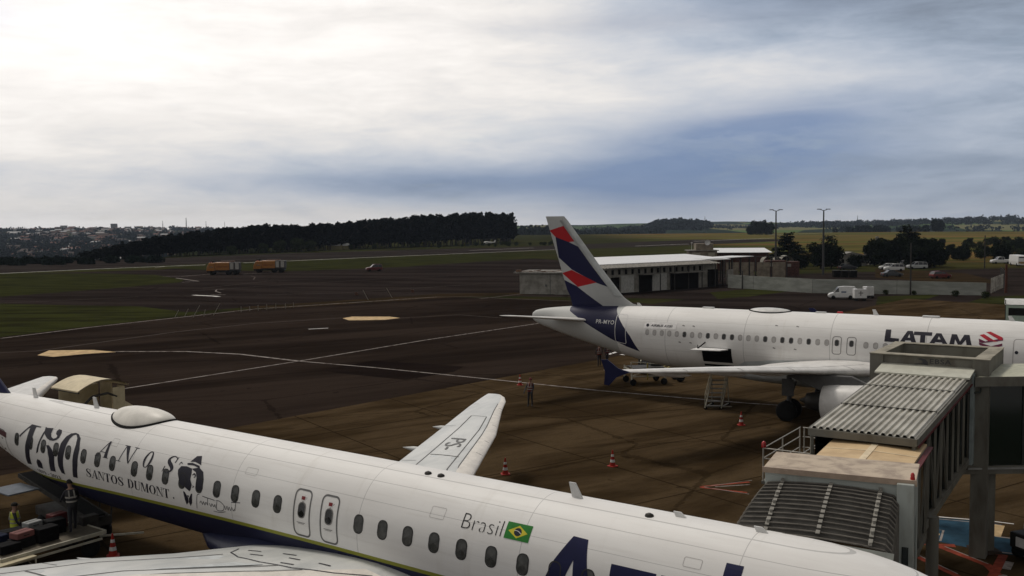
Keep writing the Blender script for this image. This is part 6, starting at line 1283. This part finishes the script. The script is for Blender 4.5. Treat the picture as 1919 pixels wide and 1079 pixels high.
for u,v,lab in ((668,554,'small rust brown airfield marker box left of the other on the earth strip'),(773,549,'small rust brown airfield marker box right of the other on the earth strip')):
    p=G(u,v); t=thing('airfield_marker',lab,'airfield marker',(p.x,p.y,0),0,'marker boxes on the earth strip'); mb=MB(); mb.tube((0,0,0),(0,0,1.0),.05,n=6); mb.build('post',GSED,t); mb=MB(); mb.box((0,0,.35),(.5,.35,.5)); mb.build('box',mat('marker_brown',(.09,.04,.025),.8),t)
k=0
for u,v,tl,hh in ((328,594,.5,.9),(346,593,.5,1.0),(362,595,.9,1.6),(382,593,.2,.9),(400,591,.9,1.6),(452,585,.0,.8),(468,583,.0,.7),(484,582,.0,.8),(500,580.5,.0,.8),(517,579,.0,.8),(535,577.5,.0,.7),(550,576,.0,.7),(690,562,-.8,1.6),(735,558,-.9,1.6)):
    p=G(u,v); t=thing('edge_stake','thin pale stake in the row along the grass strip','stake',(p.x,p.y,0),0,'pale stakes along the grass strip'); mb=MB(); mb.tube((0,0,0),(tl,0,hh),.05,.04,6); mb.build('stake_shaft',mat('stake_pale',(.26,.24,.20),.8),t)
# far farm shed with yellow wall beside the plantation
p=G(632,468); t=bld('farm_shed','yellowish low shed with white roof in front of the plantation','shed',(p.x,p.y),R(4))
mb=MB(); mb.box((-1.5,2,1.1),(7.5,4,2.2)); mb.build('wall',mat('ochre_wall',(.22,.19,.09),.8),t); mb=MB(); mb.add([(-5.5,-.4,2.3),(1.6,-.4,2.3),(1.4,4.4,3.3),(-5.3,4.4,3.3),(-5.5,-.4,2.2),(1.6,-.4,2.2),(1.4,4.4,3.2),(-5.3,4.4,3.2)],[(0,1,2,3),(7,6,5,4),(0,4,5,1),(1,5,6,2),(2,6,7,3),(3,7,4,0)]); mb.build('roof',ROOFW,t)
p=G(648,467.5); t=bld('farm_shed','small white roofed shed right of the yellowish one','shed',(p.x,p.y),R(4)); mb=MB(); mb.box((0,1.5,1.0),(3.5,3,2.0)); mb.build('wall',MATS['ochre_wall'],t); mb=MB(); mb.prism([(-2,2.0),(-1.2,3.3),(1.2,3.3),(2,2.0)],-.3,3.3,ax='y'); mb.build('roof',ROOFW,t)
# distant masts
def mast(u,dist,ztop,w_,lab,group='masts on the horizon'):
    d_=ray(u,420); d_=Vector((d_.x,d_.y,0)).normalized()*dist; z0=terrain(d_.x,d_.y)-1; t=thing('radio_mast',lab,'mast',(d_.x,d_.y,z0),0,group); h=ztop-z0
    mb=MB(); 
    for x,y in ((-1,-1),(1,-1),(1,1),(-1,1)): mb.bar((x*w_,y*w_,0),(x*w_*.25,y*w_*.25,h),w_*.35)
    for j in range(8): k0=1-.75*j/8; k1=1-.75*(j+1)/8; mb.bar((-w_*k0,-w_*k0,h*j/8),(w_*k1,-w_*k1,h*(j+1)/8),w_*.25); mb.bar((w_*k0,-w_*k0,h*j/8),(-w_*k1,-w_*k1,h*(j+1)/8),w_*.25)
    mb.build('lattice',mat('mast_grey',(.10,.11,.12),.8),t)
mast(305,2900,34,.9,'leftmost thin lattice mast on the town skyline'); mast(349,2900,42,1.3,'tallest lattice mast on the town skyline'); mast(386,2900,32,.8,'third lattice mast from the left on the town skyline'); mast(421,2900,30,.7,'rightmost small lattice mast on the town skyline')
mast(1321,1500,22,.5,'slightly slanted thin mast by the wooded hill'); mast(1607,3000,30,.9,'thin pylon on the skyline left of the big dark tree'); mast(1891,3000,30,1.0,'thin pylon on the skyline at far right'); mast(608,540,8.5,.10,'short grey mast behind the yellowish shed')

# ================================================================= VEGETATION
LEAFD=mat('leaf_dark',(.011,.018,.008),.9,spec=.08,var=.5,scale=.4,coord='obj',col2=(.005,.008,.004)); LEAFE=mat('eucalyptus_leaf',(.0085,.0125,.010),.95,spec=.03,var=.4,scale=.25,col2=(.004,.006,.005)); LEAFG=mat('bush_leaf',(.030,.040,.012),.9,spec=.08,scale=.5,col2=(.012,.018,.006)); LEAFB=mat('distant_leaf',(.016,.026,.019),1,spec=.02,scale=.05,col2=(.008,.012,.009)); BARK=mat('bark',(.05,.04,.03),.9,var=.3)
def crown_mesh(name,lobes,n,size,m,seed,flat=.6):
    r=random.Random(seed); vs=[];fs=[]; tot=sum(l[3]*l[4]*l[5] for l in lobes)
    for cx,cy,cz,rx,ry,rz in lobes:
        k=max(4,int(n*rx*ry*rz/tot))
        for _ in range(k):
            while True:
                d=Vector((r.gauss(0,1),r.gauss(0,1),r.gauss(0,1)))
                if d.length>.1: break
            d.normalize(); q=r.random()**.35; jit=1+.18*math.sin(7*d.x+seed)*math.cos(6*d.y+3*d.z)
            p=Vector((cx+d.x*rx*q*jit,cy+d.y*ry*q*jit,cz+d.z*rz*q*jit)); u=Vector((r.gauss(0,1),r.gauss(0,1),r.gauss(0,flat))).normalized(); v=u.orthogonal().normalized(); w_=u.cross(v); s=size*r.uniform(.5,1.3)
            k0=len(vs); vs+=[p+v*s,p+w_*s*.8,p-v*s*.9,p-w_*s]; fs.append((k0,k0+1,k0+2,k0+3))
    me=bpy.data.meshes.new(name); me.from_pydata([tuple(v) for v in vs],[],fs); me.materials.append(m); return me
def trunk_mesh(h,r0,limbs,seed,m=None):
    r=random.Random(seed); mb=MB(); p=Vector((0,0,0)); pts=[p]
    for j in range(5): p=p+Vector((r.uniform(-.15,.15),r.uniform(-.15,.15),h/5)); pts.append(p)
    for j in range(5): mb.tube(pts[j],pts[j+1],r0*(1-.16*j),r0*(1-.16*(j+1)),7)
    for j in range(limbs): a=r.uniform(0,2*PI); b=pts[2+j%3]; mb.tube(b,b+Vector((math.cos(a)*h*.28,math.sin(a)*h*.28,h*.25)),r0*.45,r0*.12,5)
    o=mb.build('trunk',m or BARK); me=o.data; bpy.data.objects.remove(o); return me
def plant(cme,tme,loc,sc,rz,label,group=None,name='tree',cat='tree',cn='crown'):
    t=thing(name,label,cat,loc,rz,group); t.scale=sc if isinstance(sc,tuple) else (sc,sc,sc)
    c=bpy.data.objects.new(cn,cme); COL.objects.link(c); c.parent=t
    if tme: k=bpy.data.objects.new('trunk',tme); COL.objects.link(k); k.parent=t
    return t
# plantation behind the runway: unit tree 10 m high
EUC=[]
for i in range(6):
    r=random.Random(i); lb=[(r.uniform(-.5,.5),r.uniform(-.5,.5),3.2+j*1.15,1.9-.17*j+r.uniform(-.2,.2),1.9-.17*j,1.15) for j in range(6)]+[(r.uniform(-.6,.6),r.uniform(-.6,.6),9.3,.6,.6,.75)]
    EUC.append((crown_mesh('crown',lb,1100,.38,LEAFE,i),trunk_mesh(9,.16,3,i)))
line_pts=[(163,489,2.2),(220,487,5.2),(278,484,7.6),(366,480,10.0),(430,477,11.2),(498,474,12.4),(560,471.5,12.6),(640,468,13.4),(760,464,16.2),(860,460,18.2),(962,456,18.9)]
def on_line(q):
    x=[p[0] for p in line_pts]; u=x[0]+(x[-1]-x[0])*q
    v=float(np.interp(u,x,[p[1] for p in line_pts])); h=float(np.interp(u,x,[p[2] for p in line_pts])); return u,v,h
cnt=0
for row in range(3):
    N=72
    for i in range(N):
        q=(i+rnd.uniform(-.3,.3)+row*.33)/N; q=min(.999,max(0,q)); u,v,h=on_line(q); p=G(u,v); d_=Vector((p.x,p.y,0)).normalized(); p=p+d_*(row*7+rnd.uniform(0,3)+4)
        e_=EUC[rnd.randrange(6)]; s=h/10*rnd.uniform(.93,1.07)*(1+.012*row); plant(e_[0],e_[1],(p.x,p.y,-.1),(max(s,.9)*1.15,max(s,.9)*1.15,s),rnd.uniform(0,6),'slender dark eucalyptus in the long plantation row behind the runway','eucalyptus trees of the plantation')
# wood filling the plantation's depth, one mass
r=random.Random(5); lobes=[]
for i in range(150):
    q=r.random(); u,v,h=on_line(q); p=G(u,v); d_=Vector((p.x,p.y,0)).normalized(); p=p+d_*r.uniform(28,75); lobes.append((p.x,p.y,h*.50,3.6,3.6,h*.47))
me=crown_mesh('wood',lobes,14000,1.0,LEAFE,77); o=bpy.data.objects.new('wood',me); COL.objects.link(o); tag(o,'dark inner mass of the eucalyptus plantation','wood',None,'stuff')
# round broad trees
def broad(seed,n,size,m,flatc=1.):
    r=random.Random(seed); lb=[(0,0,3.6,2.6,2.6,1.8),(0,0,1.7,2.5,2.5,1.3)]
    for j in range(9): a=r.uniform(0,2*PI); q=r.uniform(1.,2.3); lb.append((q*math.cos(a),q*math.sin(a),r.uniform(2.2,5.6)*flatc,r.uniform(.9,1.6),r.uniform(.9,1.6),r.uniform(.7,1.2)))
    return crown_mesh('crown',lb,n,size,m,seed)
BR=[(broad(i,3600,.21,LEAFD),trunk_mesh(4,.22,4,i)) for i in range(4)]
BG_=[(broad(20+i,900,.28,LEAFG,.8),trunk_mesh(3,.14,3,i)) for i in range(3)]
FARB=[(broad(40+i,260,.75,LEAFB,.9),None) for i in range(4)]
# cedar-like tiers
def cedar(seed):
    r=random.Random(seed); lb=[]
    for j in range(9):
        z=2.0+j*.78; w_=3.6*(1-j/10.5)+r.uniform(-.3,.3)
        for k in range(5): a=r.uniform(0,2*PI); lb.append((w_*.55*math.cos(a),w_*.55*math.sin(a),z+r.uniform(-.2,.2),w_*.5,w_*.5,.36))
    return crown_mesh('crown',lb,6500,.20,LEAFD,seed,flat=2.2)
CED=[(cedar(3),trunk_mesh(7.5,.28,4,3)),(cedar(8),trunk_mesh(7.5,.28,4,8))]
def at(u,v,dy=0): p=G(u,v); return (p.x,p.y+dy,-.05)
plant(*CED[0],at(1716,500,6),(2.0,1.8,1.24),1.,'tallest dark cedar, broad and tiered, behind the silver car')
plant(*CED[1],at(1489,500,6),(1.75,1.6,1.05),2.,'dark tiered cedar between the two light masts')
for u,v,dy,s,lab in ((1660,501,8,1.1,'dark rounded tree at the left end of the dark clump'),(1700,499,14,1.15,'dark rounded tree behind the left side of the tallest cedar'),(1738,499,14,1.15,'dark rounded tree behind the right side of the tallest cedar'),(1680,503,5,1.3,'dark rounded tree filling the left foot of the tallest cedar'),(1752,502,3,1.35,'dark rounded tree right of the tallest cedar'),(1775,500,4,.6,'low dark tree at the right end of the dark clump'),(1716,503,1,1.0,'dark tree directly under the tallest cedar'),(1548,505,4,1.15,'dark bushy tree just right of the second light mast'),(1573,505,6,1.05,'dark bushy tree two steps right of the second light mast'),(1520,507,8,.7,'small dark tree left of the second light mast'),(1603,503,0,.62,'small dark tree in front of the pale barracks'),(1890,493,4,.9,'dark tree behind the minibus')):
    b_=BR[rnd.randrange(4)]; plant(*b_,at(u,v,dy),s,rnd.uniform(0,6),lab)
# feathery palm
r=random.Random(2); mb=MB()
for k in range(26):
    a=2*PI*k/26; el_=r.uniform(-.2,.9); L_=r.uniform(2.0,2.7); pts=[Vector((math.cos(a)*L_*q*math.cos(el_*(1-q)),math.sin(a)*L_*q*math.cos(el_*(1-q)),6.2+L_*q*math.sin(el_)-1.4*q*q)) for q in (0,.25,.5,.75,1)]
    for p0,p1 in zip(pts,pts[1:]):
        s_=(p1-p0).cross(Vector((0,0,1))).normalized()*.20; mb.add([p0-s_,p0+s_,p1+s_*.9-Vector((0,0,.12)),p1-s_*.9-Vector((0,0,.12))],[(0,1,2,3)])
o=mb.build('fronds',LEAFD,recalc=False); pm=o.data; bpy.data.objects.remove(o)
plant(pm,trunk_mesh(6.2,.16,0,4),at(1620,497,30),1.15,0,'small feathery palm above the pale barracks',None,'palm_tree','palm',cn='fronds')
# big far clump on the skyline and scattered ones
def far_tree(u,dist,s,lab,grp='far trees along the skyline',z=None,sx=1.):
    d_=ray(u,420); d_=Vector((d_.x,d_.y,0)).normalized()*dist; b_=FARB[rnd.randrange(4)]; plant(b_[0],None,(d_.x,d_.y,terrain(d_.x,d_.y)-1),(s*sx,s*sx,s),rnd.uniform(0,6),lab,grp)
for u,dd,s,lab in ((1408,1010,1.9,'left dark tree of the tall clump standing on the skyline'),(1424,1000,2.8,'tallest dark tree of the clump standing on the skyline'),(1440,1010,2.3,'right dark tree of the tall clump standing on the skyline')): 
    d_=ray(u,420); d_=Vector((d_.x,d_.y,0)).normalized()*dd; e=BR[rnd.randrange(4)]; plant(*e,(d_.x,d_.y,-1),(s*1.0,s,s*.95),rnd.uniform(0,6),lab)
for u in (1754,1761): d_=ray(u,420); d_=Vector((d_.x,d_.y,0)).normalized()*1250; plant(*BR[1],(d_.x,d_.y,-1.5),(2.1,2.1,2.6),u,'dark round tree alone on the far field edge at right' if u==1754 else 'smaller dark tree touching the lone round tree at right')
lab='distant blue grey tree in the broken rows along the far right skyline'
for i in range(0): far_tree(rnd.uniform(1465,1919),rnd.uniform(1900,3300),rnd.uniform(1.6,2.8),lab)
for i in range(28): far_tree(rnd.uniform(1565,1735),rnd.uniform(1300,1500),rnd.uniform(1.3,2.1),lab)
for i in range(0): far_tree(rnd.uniform(1050,1240),rnd.uniform(1500,2400),rnd.uniform(1.5,2.6),'distant tree in the broken row right of the banded tail fin','far trees right of the tail fin')
for i in range(0): far_tree(rnd.uniform(965,1060),rnd.uniform(1300,1800),rnd.uniform(1.8,2.6),'distant dark tree between the plantation and the banded tail fin','far trees left of the tail fin')
# wooded hill, distant woods: masses
def wood_mass(name,lab,pts,n,size,seed,m=LEAFB):
    r=random.Random(seed); lobes=[]
    for u0,u1,d0,d1,k,sz in pts:
        for _ in range(k):
            u=r.uniform(u0,u1); dd=r.uniform(d0,d1); d_=ray(u,420); d_=Vector((d_.x,d_.y,0)).normalized()*dd; s=sz*r.uniform(.7,1.3); lobes.append((d_.x,d_.y,terrain(d_.x,d_.y)+s*.5,s*1.2,s*1.2,s*.8))
    me=crown_mesh(name,lobes,n,size,m,seed); o=bpy.data.objects.new(name,me); COL.objects.link(o); tag(o,lab,'wood',None,'stuff')
wood_mass('wooded_hill','dark wooded hill on the skyline right of the tail fin',[(1228,1325,2100,2900,170,12)],11000,3.2,11)
wood_mass('ridge_wood','broken belt of blue green woods along the skyline right of the light masts',[(1460,2000,2500,3600,330,9),(1550,1990,1900,2300,90,6)],15000,2.6,21)
wood_mass('field_wood','low woods between the plantation and the wooded hill',[(960,1075,1250,1900,150,8),(1045,1240,1500,2500,170,7),(1325,1470,2300,3600,90,6)],15000,2.2,22)
wood_mass('valley_wood','dark trees spread between the houses of the far hillside town',[(-60,480,1250,3200,620,8),(-60,520,1250,1900,260,9)],30000,2.3,12)
wood_mass('hedgerow','scrub along the airfield edge below the plantation',[(-40,300,356,420,90,1.5)],9000,.5,13,LEAFB)
# lighter bushes in front of the plantation and scrub dots on the right field
for i,(u,v,s,lab) in enumerate(((520,474,1.15,'broad light green tree in front of the plantation, left of the yellowish shed'),(552,473,1.3,'largest light green tree in front of the plantation'),(578,472,1.05,'light green tree touching the yellowish shed'),(490,475,.9,'smaller light green bush left of the light green trees'),(430,479,.8,'round pale green bush behind the left fire truck'),(655,468,.5,'small bush right of the sheds'),(700,467,.55,'dark bush right of the sheds, largest on the verge'))):
    b_=BG_[i%3]; plant(*b_,at(u,v,4),s,i,lab)
for i in range(60):
    u=rnd.uniform(1760,1960); v=rnd.uniform(452,488)+(rnd.random()*6); b_=BG_[i%3] if rnd.random()<.5 else BR[i%4]; p=at(u,v); plant(b_[0],None,p,rnd.uniform(.45,.8)*(1.0),i,'low scrub bush scattered over the green slope at far right','scrub bushes on the right slope','bush','bush')
for i in range(26):
    u=rnd.uniform(770,1060); v=469-(u-770)*.022-rnd.uniform(3,7); p=at(u,v); plant(BG_[i%3][0],None,p,rnd.uniform(.25,.5),i,'small dark bush on the verge between runway and plantation','bushes on the verge before the plantation','bush','bush')
for u,v,s in ((1498,544,.28),(1520,547,.22),(1545,548,.3),(1713,553,.3),(1660,553,.35),(1790,556,.4),(1846,560,.45)):
    plant(BG_[int(u)%3][0],None,at(u,v),s*.5,u,'small weed clump at the foot of the concrete wall','weeds along the concrete wall','bush','bush')

# ================================================================= FAR TOWN
HW=[mat('house_white',(.30,.30,.29),.9),mat('house_pink',(.30,.20,.16),.9),mat('house_grey',(.20,.20,.20),.9),mat('house_cream',(.34,.30,.22),.9)]; HR=[mat('roof_terracotta',(.11,.045,.03),.9),mat('roof_brown',(.06,.045,.04),.9),mat('roof_light',(.26,.26,.26),.7)]
HM=[]
for i in range(8):
    r=random.Random(i); w_,dd,h=r.uniform(8,16),r.uniform(7,11),r.uniform(3,5.5); mb=MB(); mb.box((0,0,h/2),(w_,dd,h),mi=0); mb.prism([(-dd/2-.5,h),(0,h+r.uniform(1.2,2.2)),(dd/2+.5,h)],-w_/2-.5,w_/2+.5,1,ax='x')
    o=mb.build('house',[HW[i%4],HR[(i*2)%3]]); HM.append(o.data); bpy.data.objects.remove(o)
for i in range(290):
    u=rnd.uniform(-10,300)+ (rnd.random()**2)*170; dd=1250+2000*rnd.random()**.8; d_=ray(u,430); d_=Vector((d_.x,d_.y,0)).normalized()*dd
    o=bpy.data.objects.new('house',HM[rnd.randrange(8)]); COL.objects.link(o); o.location=(d_.x,d_.y,terrain(d_.x,d_.y)+rnd.uniform(0,2)); o.rotation_euler=(0,0,rnd.uniform(-.6,.6)); s=rnd.uniform(.9,1.5); o.scale=(s,s,s)
    tag(o,'small house of the far hillside town, one speck among many','house','houses of the far hillside town')
for i in range(5):
    u=(120,135,214,262,240)[i]; d_=ray(u,430); d_=Vector((d_.x,d_.y,0)).normalized()*3150; mb=MB(); h=(16,13,20,12,11)[i]; mb.box((0,0,h/2),(16,12,h)); 
    o=mb.build('apartment_block',HW[i%4]); o.location=(d_.x,d_.y,terrain(d_.x,d_.y)-1); tag(o,('wide pale block on the town skyline, far left','second pale block on the town skyline','tallest pale block on the town skyline','rightmost pale block on the town skyline','low pale block beside the tallest one')[i],'building')

# ================================================================= HAZE
HAZE=True
if HAZE:
    mb=MB(); mb.box((0,4700,70),(14000,9800,216)); 
    hm=bpy.data.materials.new('air_haze'); hm.use_nodes=True; g=NG(hm.node_tree); g.n.remove(g.n['Principled BSDF']); pv=g.new('ShaderNodeVolumePrincipled'); pv.inputs['Color'].default_value=(.62,.74,.95,1); pv.inputs['Density'].default_value=.00006; pv.inputs['Anisotropy'].default_value=.0
    g.l.new(pv.outputs[0],g.n['Material Output'].inputs['Volume']); o=mb.build('haze',hm); o['kind']='stuff'
